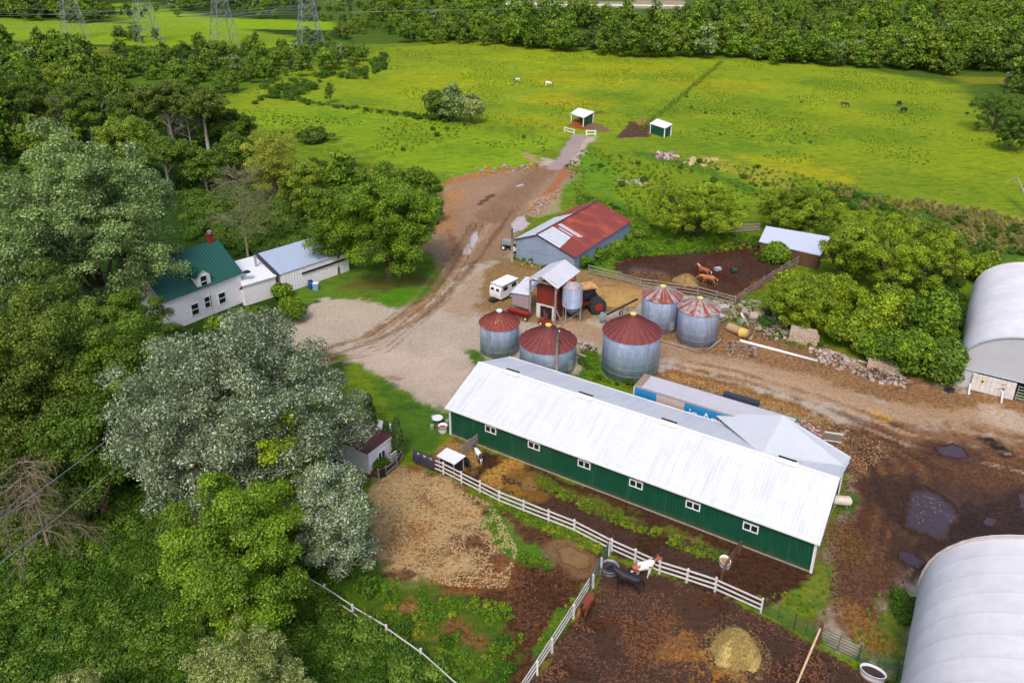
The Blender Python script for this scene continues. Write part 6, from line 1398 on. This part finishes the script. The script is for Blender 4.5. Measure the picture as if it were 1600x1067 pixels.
for y in (-.45, .45): wheel(t, -.5, y, .25, .12, M['white'])
# auger lying behind the big bin
t = thing('grain_auger', 'dark grain auger with a small engine behind the largest bin', 'auger', G(945, 505), math.atan2(*(G(1000, 487) - G(945, 505))[1::-1]))
Lq = float(np.hypot(*(G(1000, 492) - G(945, 505))[:2])); part('tube', MB().tube([(0, 0, 1.1), (Lq, 0, 2.0)], .12, 8), M['black'], t); part('engine', MB().box((-.4, 0, 1.0), (.8, .6, .6)).box((-.4, .1, 1.4), (.4, .4, .3)), M['steel'], t); part('frame', MB().bar((-.3, 0, 0), (.1, 0, 1.0), .1, .1).bar((Lq * .6, -.6, 0), (Lq * .6, 0, 1.6), .08, .08).bar((Lq * .6, .6, 0), (Lq * .6, 0, 1.6), .08, .08), M['steel'], t)
for y in (-.65, .65): wheel(t, Lq * .6, y, .3, .15)
# semi trailer
t = thing('semi_trailer', 'long blue semi trailer with a pale grey roof parked behind the barn', 'semi trailer', (11.06, 67.69, 0), -.538)
Ls, Ws, Hs = 15.25, 2.6, 4.1
t['label'] = 'long blue semi trailer with a grey roof parked tight behind the barn'
M['trblue'] = plain('trailer_blue', L(30, 124, 178), .5, var=.15, scale=.8, dirt=(L(60, 110, 140), .62))
part('box_body', MB().box((Ls / 2, Ws / 2, 2.65), (Ls, Ws, 2.76)), M['trblue'], t)
part('roof', MB().box((Ls / 2, Ws / 2, 4.07), (Ls - .1, Ws - .06, .07)), plain('trailer_roof', L(186, 184, 194), .6, var=.08, scale=.8), t)
mb = MB(); mb.box((Ls / 2, -.03, 4.0), (Ls + .04, .07, .16)); mb.box((Ls / 2, Ws + .03, 4.0), (Ls + .04, .07, .16)); mb.box((-.03, Ws / 2, 4.0), (.07, Ws, .16)); part('top_rail', mb, plain('rail_grey', L(150, 150, 156), .5, .2), t)
part('front_panel', MB().box((.35, Ws / 2, 4.13), (.7, Ws - .1, .04)), plain('front_cap', L(150, 130, 112), .7), t); part('corner', MB().box((-.04, .1, 2.7), (.08, .25, 2.7)), M['white'], t)
part('faded_panel', MB().box((3.8, -.012, 3.1), (2.9, .02, 1.7)).box((Ls - 1.6, -.012, 3.2), (3.1, .02, 1.4)), plain('faded_panel', L(176, 158, 156), .7, var=.15), t, 'faded brownish panels on the blue side')
part('dark_panel', MB().box((11.9, -.024, 3.5), (1.3, .02, .8)), plain('navy_panel', L(24, 66, 112), .6), t)
cu = bpy.data.curves.new('lettering', 'FONT'); cu.body = 'in America'; cu.size = 1.35; cu.extrude = .01; to = bpy.data.objects.new('lettering', cu); col.objects.link(to)
bpy.context.view_layer.update(); me = bpy.data.meshes.new_from_object(to.evaluated_get(bpy.context.evaluated_depsgraph_get())); bpy.data.objects.remove(to); me.materials.clear(); me.materials.append(M['white'])
lt_ = put('lettering', me, t, 'white lettering on the blue side'); lt_.rotation_euler = (math.pi / 2, 0, 0); lt_.location = (5.7, -.05, 2.55)
for x in (Ls - 1.4, Ls - 2.7): wheel(t, x, .3, .5, .4, M['steel']); wheel(t, x, Ws - .3, .5, .4, M['steel'])
part('landing_leg', MB().box((2.5, .5, .65), (.15, .15, 1.3)), M['steel'], t); part('landing_leg', MB().box((2.5, Ws - .5, .65), (.15, .15, 1.3)), M['steel'], t)
t = thing('tarp_roll', 'dark ribbed skirt panel lying along the far side of the semi trailer', 'panel', G(1158, 627), -.538); part('panel', MB().box((0, 0, .3), (3.8, .7, .5)), ribbed('ribbed_dark', L(58, 64, 84), 0, .25, depthm=.04), t); part('foot', MB().box((0, 0, .05), (3.7, .5, .1)), M['dark'], t)

# utility poles and wires
def pole(px, py, topx, topy, label, arm=False):
    P_ = G(px, py); h = ZAT(topx, topy, P_); t = thing('utility_pole', label, 'utility pole', P_); part('shaft', MB().tube([(0, 0, 0), (0, 0, h)], [.22, .15], 8), M['grey_wood'], t, smooth=True)
    part('cap', MB().box((0, 0, h + .03), (.25, .25, .06)), M['steel'], t); part('insulator', MB().lathe([(.06, h - .6), (.08, h - .5), (.04, h - .4)], 8, (.2, 0, 0)), M['white'], t); return t, h, P_
pole(869, 592, 876, 511, 'grey wooden pole standing in front of the maroon bin behind the barn')
pole(800, 409, 799, 357, 'thin dark pole at the corner of the machinery shed')
def wire(label, a, da, b, db, sag=.6, r=.02, mat=None, name='overhead_wire', grp='two wires over the weeds'):
    A0 = CAM + ray(*a) * da; B0 = CAM + ray(*b) * db; n = 24
    pts = [(A0 + (B0 - A0) * i / n + np.array([0, 0, -sag * 4 * (i / n) * (1 - i / n)])) for i in range(n + 1)]
    c = pts[0]; o = put(name, MB().tube([tuple(p - c) for p in pts], r, 5).mesh(name, [mat or M['steel']])); o.location = tuple(c); return tag(o, label, 'wire', grp)
wire('upper of the two grey wires crossing the dark trees', (232, 634), 62, (-60, 852), 44, .25, .022)
wire('lower of the two grey wires crossing the dark trees', (226, 690), 61, (-60, 926), 42, .25, .022)

# lattice pylons of the power line
def pylon(px, py, label, rz, H=42, base=5.0, s=1.0):
    P_ = G(px, py); o = thing('lattice_pylon', label, 'pylon', P_, rz, 'lattice pylons of the power line'); o.scale = (s, s, s)
    def hw(z): return base * (1 - z / 26) + 1.5 * z / 26 if z < 26 else 1.5
    lv_ = [0, 5.5, 11, 15.5, 19.5, 23, 26, 29, 32, 35, 38, H]; cs = ((-1, -1), (1, -1), (1, 1), (-1, 1))
    for sx, sy in cs:
        mb = MB()
        for a, b in zip(lv_[:-1], lv_[1:]): mb.bar((sx * hw(a), sy * hw(a), a), (sx * hw(b), sy * hw(b), b), .22, .22)
        part('leg', mb, M['lattice'], o)
    mb = MB()
    for a, b in zip(lv_[:-1], lv_[1:]):
        for i in range(4):
            p, q = cs[i], cs[(i + 1) % 4]
            if a == 0:
                m_ = ((p[0] + q[0]) / 2 * hw(b), (p[1] + q[1]) / 2 * hw(b), b); mb.bar((p[0] * hw(0), p[1] * hw(0), 0), m_, .11, .11); mb.bar((q[0] * hw(0), q[1] * hw(0), 0), m_, .11, .11)
            else:
                mb.bar((p[0] * hw(a), p[1] * hw(a), a), (q[0] * hw(b), q[1] * hw(b), b), .11, .11); mb.bar((q[0] * hw(a), q[1] * hw(a), a), (p[0] * hw(b), p[1] * hw(b), b), .11, .11)
            mb.bar((p[0] * hw(b), p[1] * hw(b), b), (q[0] * hw(b), q[1] * hw(b), b), .11, .11)
    part('bracing', mb, M['lattice'], o)
    for z in (27, 33, 39):
        mb = MB()
        for sx in (-1, 1):
            for sy in (-1, 1): mb.bar((sx * 1.5, sy * 1.2, z), (sx * 7.5, 0, z + .6), .11, .11); mb.bar((sx * 1.5, sy * 1.2, z + 2), (sx * 7.5, 0, z + .6), .1, .1)
        part('crossarm', mb, M['lattice'], o)
    for sx, sy in cs: part('footing', MB().box((sx * base, sy * base, .25), (1.0, 1.0, .5)), M['concrete'], o)
    return o
pylon(487, 90, 'lattice pylon standing nearest, at the corner of the pasture', .5)
pylon(352, 74, 'lattice pylon over grey bushes, left of the nearest one', .75, s=.95)
pylon(232, 66, 'lattice pylon at the edge of the bright green strip', .75, s=.95)
pylon(118, 60, 'lattice pylon farthest along the row in the photo corner', .75, s=.95)
pylon(722, 22, 'distant lattice pylon rising from the woods', .6, s=.9); pylon(628, 18, 'distant lattice pylon left of its twin in the woods', .6, s=.9)
for i, (a, b) in enumerate((((-40, 44), (560, 2)), ((-40, 38), (560, -2)), ((-40, 26), (470, -12)), ((-40, 12), (860, 12)), ((-40, 20), (700, 14)), ((-40, 60), (480, 12)), ((-40, 52), (480, 8)))):
    o = wire('pale power line conductor sweeping past the pylons', a, 330, b, 330 if i < 5 else 290, 2.0, .04, M['lattice'], 'power_line', 'power line conductors')

for gb in [o for o in list(col.objects) if o.get('category') == 'grain bin']:
    cy = [c for c in gb.children if c.name.startswith('cylinder_wall')][0]; r_ = max(v.co.x for v in cy.data.vertices); h_ = max(v.co.z for v in cy.data.vertices)
    a0 = math.atan2(-gb.location.y, -gb.location.x) - gb.rotation_euler.z + .55 * (1 if gb.location.x > 5 else -1); mb = MB()
    for d in (-.2, .2): mb.bar((( r_ + .1) * math.cos(a0) - d * math.sin(a0), (r_ + .1) * math.sin(a0) + d * math.cos(a0), .5), ((r_ + .1) * math.cos(a0) - d * math.sin(a0), (r_ + .1) * math.sin(a0) + d * math.cos(a0), h_), .04, .04)
    for k in range(int((h_ - .6) / .32)):
        z = .7 + k * .32; mb.bar(((r_ + .1) * math.cos(a0) - .2 * -math.sin(a0) * -1, (r_ + .1) * math.sin(a0) - .2 * math.cos(a0), z), ((r_ + .1) * math.cos(a0) - .2 * math.sin(a0), (r_ + .1) * math.sin(a0) + .2 * math.cos(a0), z), .03, .03)
    part('ladder', mb, M['steel'], gb)
    mb = MB()
    for z in np.arange(.82, h_, .82): mb.lathe([(r_ + .004, z - .02), (r_ + .012, z), (r_ + .004, z + .02)], 48, capb=False, capt=False)
    part('hoop', mb, M['bin'], gb)
# far highway barrier and sheds on the horizon
t = thing('guard_rail', 'pale guard rail of the road beyond the woods', 'guard rail', G(930, 10))
A0, B0 = G(790, 9) - G(930, 10), G(1068, 12) - G(930, 10); part('rail', MB().bar((A0[0], A0[1], 1.0), (B0[0], B0[1], 1.0), .3, .7), M['white'], t)
for f in np.linspace(0, 1, 24): q = A0 + (B0 - A0) * f; part('post', MB().box((q[0], q[1], .5), (.3, .3, 1.0)), M['steel'], t)
sh_ = sheet('highway', [(780,14),(1080,16),(1080,2),(780,0)], .03, 'pale road behind the woods', .1)

# ------------------------------------------------------------------ rubble, logs, pipes, scrap
def chunk(mb, c, s, g, mi=0):
    mb.box(c, (s * g.uniform(.6, 1.5), s * g.uniform(.5, 1.2), s * g.uniform(.35, .8)), rz=g.uniform(0, 3), rx=g.uniform(-.5, .5), ry=g.uniform(-.5, .5), mi=mi)
def rubble(name, label, poly, n, s0, s1, mats, seed, h=.4):
    Q = W(poly); g = random.Random(seed); gn = np.random.default_rng(seed); mb = MB(); lo, hi = Q.min(0), Q.max(0); c0 = Q.mean(0); k = 0
    while k < n:
        x, y = gn.uniform(lo[0], hi[0]), gn.uniform(lo[1], hi[1]); d = dpoly(np.array([x]), np.array([y]), Q)[0]
        if d < 0: continue
        k += 1; s = g.uniform(s0, s1) * (.6 + .8 * g.random() ** 3); chunk(mb, (x - c0[0], y - c0[1], g.uniform(0, min(h, d * .6 + .05))), s, g, g.randrange(len(mats)))
    o = put(name, mb.mesh(name, mats)); o.location = (c0[0], c0[1], 0); return tag(o, label, None, None, 'stuff')
RM = [M['rubble'], M['concrete'], plain('brick_bits', L(168, 130, 112), .95, var=.3), plain('pale_stone', L(188, 176, 164), .9, var=.2), M['brown_wood'], M['grey_wood']]
rubble('rubble', 'broken stone and brick strewn between the bins and the road', [(1262,545),(1300,548),(1330,560),(1350,575),(1310,580),(1270,560)], 260, .12, .45, RM[:4], 1)
rubble('rubble', 'heap of broken concrete by the stacked stone wall', [(1338,572),(1400,585),(1425,590),(1410,606),(1370,598),(1330,584)], 300, .12, .42, RM, 2, .7)
rubble('rubble', 'rubble below the round bush tree', [(1180,505),(1240,512),(1240,535),(1200,535),(1165,515)], 200, .12, .4, RM, 3, .5)
rubble('rubble', 'scattered boards and stone right of the rear bins', [(1120,470),(1180,470),(1225,500),(1180,515),(1130,500)], 170, .1, .5, [M['grey_wood'], M['rubble'], M['concrete'], M['brown_wood']], 4, .3)
rubble('rubble', 'pink and grey broken tiles by the end of the semi trailer', [(1240,658),(1262,660),(1285,678),(1282,688),(1258,678),(1238,668)], 140, .12, .35, [plain('pink_tile', L(190, 150, 150), .9), plain('maroon_tile', L(120, 70, 76), .9), RM[3]], 5, .3)
rubble('rubble', 'sticks and stones beside the lane', [(1125,530),(1185,540),(1180,562),(1140,556)], 120, .08, .35, [M['grey_wood'], M['brown_wood'], M['rubble']], 6, .2)
rubble('rubble', 'brick scraps between the two maroon bins', [(902,536),(932,538),(934,552),(905,548)], 70, .12, .4, [RM[3], M['maroon'], M['grey_wood']], 7, .3)
rubble('rubble', 'pile of grey and pink debris in the upper meadow', [(1023,240),(1055,241),(1062,249),(1028,250)], 110, .3, .9, [plain('debris_mauve', L(140, 96, 100), .9), RM[3], M['grey_wood']], 8, .5)
rubble('rubble', 'tan boulders in the upper meadow', [(1068,250),(1120,250),(1118,260),(1070,258)], 16, .8, 2.0, [plain('tan_boulder', L(190, 168, 120), .9)], 9, .2)
rubble('rubble', 'pale debris in the grass above the round trees', [(966,282),(1014,280),(1012,290),(968,290)], 40, .2, .8, [RM[3], M['rubble']], 10, .3)
rubble('rubble', 'stones along the edge of the upper road', [(832,318),(875,298),(880,304),(850,325),(835,342),(826,335)], 150, .15, .55, [M['rubble'], plain('rust_soil', L(176, 104, 66), .95), M['concrete']], 11, .3)
rubble('rubble', 'junk along the top edge of the dirt yard', [(745,262),(838,256),(840,262),(780,272),(748,270)], 90, .15, .6, [M['rubble'], plain('orange_soil', L(196, 120, 60), .95), M['steel']], 12, .3)
rubble('rubble', 'gravel bits and weeds at the gable of the machinery shed', [(800,400),(880,424),(878,430),(800,410)], 50, .1, .35, [M['rubble'], M['concrete']], 13, .2)
def clods(label, poly, n, s0, s1, c, seed):
    Q = W(poly); gn = np.random.default_rng(seed); lo, hi = Q.min(0), Q.max(0); X = gn.uniform(lo[0], hi[0], n * 3); Y = gn.uniform(lo[1], hi[1], n * 3); ok = (dpoly(X, Y, Q) > 0) & (fbm(X * .5, Y * .5, seed) > .42); X, Y = X[ok][:n], Y[ok][:n]; n = len(X)
    s = gn.uniform(s0, s1, n); a = gn.uniform(0, 6.28, n); base = np.array([(-1,-1,-.2),(1,-.9,-.2),(.9,1,-.2),(-1,.8,-.2),(0,0,.75)])
    V = np.empty((n, 5, 3)); bx = base[:, 0][None] * s[:, None]; by = base[:, 1][None] * s[:, None] * gn.uniform(.5, 1, n)[:, None]
    V[:, :, 0] = X[:, None] + bx * np.cos(a)[:, None] - by * np.sin(a)[:, None]; V[:, :, 1] = Y[:, None] + bx * np.sin(a)[:, None] + by * np.cos(a)[:, None]; V[:, :, 2] = base[:, 2][None] * s[:, None] * .8 + .03
    i0 = np.arange(n)[:, None] * 5; T = np.concatenate([i0 + np.array([[0, 1, 4]]), i0 + np.array([[1, 2, 4]]), i0 + np.array([[2, 3, 4]]), i0 + np.array([[3, 0, 4]])])
    o = put('mud_clods', fastmesh('mud_clods', V.reshape(-1, 3), T, c)); return tag(o, label, None, None, 'stuff')
soil1 = plain('dark_clod', L(66, 44, 32), .95, var=.3, bumps=0); soil2 = plain('brown_clod', L(112, 74, 50), .95, var=.3, bumps=0); soil3 = plain('straw_clod', L(178, 152, 108), .95, var=.3, bumps=0)
clods('churned clods of dark soil in the horse paddock', [(955,875),(1117,928),(1190,962),(1275,1010),(1400,1080),(800,1090),(898,975),(928,925)], 9000, .03, .13, [soil1], 1)
clods('brown crumbs of soil and dung in the horse paddock', [(955,875),(1117,928),(1190,962),(1275,1010),(1400,1080),(800,1090),(898,975),(928,925)], 5000, .03, .10, [soil2], 2)
clods('clods in the strip beside the barn', [(780,740),(1150,870),(1120,920),(955,866),(800,790)], 4500, .03, .12, [soil1], 3)
clods('dark dung and clods scattered over the straw paddock', [(640,735),(780,790),(895,835),(948,870),(890,965),(820,1000),(780,900),(620,900),(570,850),(590,780)], 2200, .02, .08, [soil2], 4)
clods('straw clumps over the straw paddock', [(625,728),(770,786),(810,860),(790,920),(700,915),(570,860),(585,775)], 7000, .02, .08, [soil3], 5)
clods('clods in the manure paddock', [(962,420),(1060,396),(1188,372),(1250,408),(1200,440),(1148,470),(1000,440)], 4500, .05, .18, [soil1], 6)
clods('clods and ruts in the muddy yard', [(1330,700),(1640,730),(1640,860),(1440,900),(1300,960),(1290,860)], 4000, .03, .12, [soil1], 7)
clods('straw and crumbs along the lane', [(1000,575),(1240,625),(1400,700),(1330,760),(1245,655)], 3500, .02, .08, [soil3], 8)
clods('pale specks floating on the large puddle', [(1422,772),(1460,775),(1492,800),(1486,835),(1440,832)], 70, .015, .04, [RM[3]], 21); bpy.data.objects['mud_clods.008'].location.z = .03
# stacked stone ruins
RUIN = plain('ruin_stone', L(196, 172, 152), .95, var=.45, scale=4, bumps=.6)
def ruin(label, px, py, l, w, h, rz, seed):
    t = thing('stone_ruin', label, 'ruin', G(px, py), rz); g = random.Random(seed)
    mb = MB(); z = 0
    while z < h:
        x = -l / 2
        while x < l / 2:
            s = g.uniform(.25, .6)
            for y in np.arange(-w / 2, w / 2, .4): mb.box((x + s / 2, y + g.uniform(-.06, .06), z + .11), (s, .42, .2 + g.uniform(0, .06)), rz=g.uniform(-.15, .15))
            x += s
        z += .22
    part('masonry', mb, RUIN, t); part('capping', MB().slab([(-l / 2, w / 2 - .2, h + .15), (l / 2, w / 2 - .2, h + .1), (l / 2, w / 2 + .1, h + .1), (-l / 2, w / 2 + .1, h + .15)], .12), RM[3], t); return t
ruin('block of crumbling masonry with a pale cap below the round bush tree', 1253, 532, 3.0, 1.6, 1.3, -.4, 1)
ruin('low crumbling stone block behind the rubble heap', 1380, 578, 3.4, 1.2, 1.1, -.5, 2)
t = thing('stone_slab', 'large tan stone slab leaning up beside the ruin', 'slab', G(1408, 582), .6); part('slab', MB().box((0, 0, 1.2), (.9, 1.3, 2.6), ry=.35), plain('tan_stone', L(196, 172, 140), .95, var=.2, bumps=.6), t); part('prop', MB().bar((.9, 0, 0), (.2, .1, 1.6), .12, .12), M['grey_wood'], t)
def log(label, a, b, r, mat, za=None, name='log', cat='log', n=10):
    A0, B0 = G(*a), G(*b); d = B0 - A0; o = put(name, MB().tube([(0, 0, r), (float(d[0]) * .5, float(d[1]) * .5, r * 1.1), (float(d[0]), float(d[1]), r)], [r, r * .96, r * .9], n).mesh(name, [mat], True)); o.location = tuple(A0); return tag(o, label, cat)
log('fat tan log with a pale cut end behind the white pipe', (1138,516), (1172,532), .55, plain('tan_log', L(176, 146, 112), .9, var=.25), n=14)
log('yellowish stump end joined to the tan log', (1156,526), (1168,530), .62, plain('yellow_wood', L(206, 176, 96), .9), name='stump', cat='stump', n=14)
log('long white pipe lying along the lane', (1156,534), (1277,566), .17, M['white'], name='white_pipe', cat='pipe')
log('weathered timber along the foot of the rear bins', (1030,533), (1098,553), .14, M['grey_wood'], name='timber', cat='timber')
log('short timber at the foot of the rear bins', (1100,553), (1126,532), .14, M['grey_wood'], name='timber', cat='timber')
log('grey plank among the rubble', (1340,565), (1385,578), .15, RM[3], name='plank', cat='plank'); log('long thin branch by the shaded bush', (1392,610), (1446,596), .06, M['brown_wood'], name='branch', cat='branch')
log('pale post lying in the scrap right of the rear bins', (1158,492), (1168,508), .16, M['white_wood'], name='post', cat='post'); log('grey branches beside the lane', (1160,545), (1182,562), .06, M['grey_wood'], name='branch', cat='branch')
log('white kerb block between the maroon bins', (898,552), (918,560), .13, RM[3], name='kerb_block', cat='block')
for i, (px, py, s, lb) in enumerate(((1128,487,1.7,'stack of grey lumber beside the streaked bin'), (1176,500,1.5,'pale crate lying in the scrap'), (1124,500,1.3,'lower stack of old boards beside the bin'))):
    t = thing('lumber_stack', lb, 'lumber', G(px, py), .3 + i); g = random.Random(i)
    for k in range(5): part('board', MB().box((g.uniform(-.1, .1), g.uniform(-.1, .1), .1 + k * .16), (s, s * .6, .12), rz=g.uniform(-.1, .1)), M['grey_wood'] if k < 4 else RM[3], t)
t = thing('crooked_post', 'leaning post with a crossbar at the edge of the round bush tree', 'post', G(1196, 484)); part('post', MB().bar((0, 0, 0), (0, 0, 2.3), .2, .2), M['grey_wood'], t); part('crossbar', MB().bar((0, 0, 2.3), (1.6, .5, 2.5), .14, .14), M['white_wood'], t)
t = thing('rack', 'grey wooden rack on two legs standing on the dirt behind the barn', 'rack', G(1299, 697), -.25)
part('panel', MB().box((0, 0, 1.05), (1.5, .06, .8)), plain('mesh_grey', L(128, 118, 100), .8), t); part('top_bar', MB().box((0, 0, 1.5), (1.7, .12, .12)), M['white_wood'], t); part('low_bar', MB().box((0, 0, .62), (1.6, .12, .12)), M['white_wood'], t)
for x in (-.6, .6): part('leg', MB().box((x, 0, .3), (.1, .1, .6)), M['grey_wood'], t)
t = thing('hay_ring', 'collapsed red hay feeder with blue and green scraps in the manure paddock', 'hay feeder', G(1124, 424)); g = random.Random(4)
for z in (.3, .8, 1.2): part('hoop', MB().tube([(1.9 * math.cos(a), 1.2 * math.sin(a), z + .3 * math.sin(a * 2 + z)) for a in np.linspace(0, 5.2 - z, 24)], .035, 5), M['maroon'], t)
for k in range(12): a = k * .5236; part('upright', MB().bar((1.9 * math.cos(a), 1.2 * math.sin(a), .1), (1.95 * math.cos(a), 1.25 * math.sin(a), 1.4), .05, .05), M['red'], t)
part('scrap', MB().box((-.3, 0, .4), (1.0, .6, .4), rz=.4), plain('pale_scrap', L(170, 180, 190), .7), t); part('green_drum', MB().tube([(1.6, -.6, .4), (2.3, -.4, .4)], .4, 12), plain('dark_green', L(30, 66, 52), .6), t)
t = thing('feed_crate', 'blue black crate on the ground by the board door', 'crate', G(1483, 612), .3); part('side', MB().box((0, 0, .2), (.8, .6, .4)), M['tarp'], t); part('rim', MB().box((0, 0, .42), (.86, .66, .05)), M['black'], t)
t = thing('broken_pole', 'broken pale dead trunk with hanging splinters at the photo edge of the meadow', 'dead trunk', G(1612, 342)); v = (G(1580, 312) - G(1612, 342)); zt_ = ZAT(1581, 290, G(1590, 330)); part('trunk', MB().tube([(0, 0, 0), (float(v[0]) * .5, float(v[1]) * .5, zt_ * .6), (float(v[0]), float(v[1]), zt_)], [.3, .22, .12], 7), M['palebark'], t, smooth=True); part('splinter', MB().bar((float(v[0]), float(v[1]), zt_), (float(v[0]) - 2.2, float(v[1]) - .5, zt_ - 1), .08, .08), M['palebark'], t)
t = thing('garden_table', 'white and grey garden clutter on the lawn by the barn corner', 'garden table', G(684, 662)); part('top', MB().lathe([(.55, .7), (.55, .75)], 14), M['white'], t); part('pedestal', MB().tube([(0, 0, 0), (0, 0, .7)], .06, 6), M['steel'], t)
for a in (0, 2.2, 4.2): part('stool', MB().lathe([(.2, 0), (.22, .42)], 10, (.95 * math.cos(a), .95 * math.sin(a), 0)), M['steel'], t)
t = thing('tow_tank', 'white boat shaped tub between the cedars', 'tub', G(597, 672), -.5); part('hull', MB().box((0, 0, .35), (2.0, .9, .6)), M['white'], t); part('rim', MB().box((0, 0, .68), (2.1, 1.0, .06)), M['white_wood'], t)
t = thing('planter', 'planter full of green plants in front of the bunkhouse', 'planter', G(598, 735), ba); part('box', MB().box((0, 0, .2), (2.2, .9, .4)), M['brown_wood'], t); ar = crown_arrays(1.25, .2, 1.1, 14, .45, 1500, .1, 91); put('plants', crown_mesh('plants', LM['weed'], ar), t)
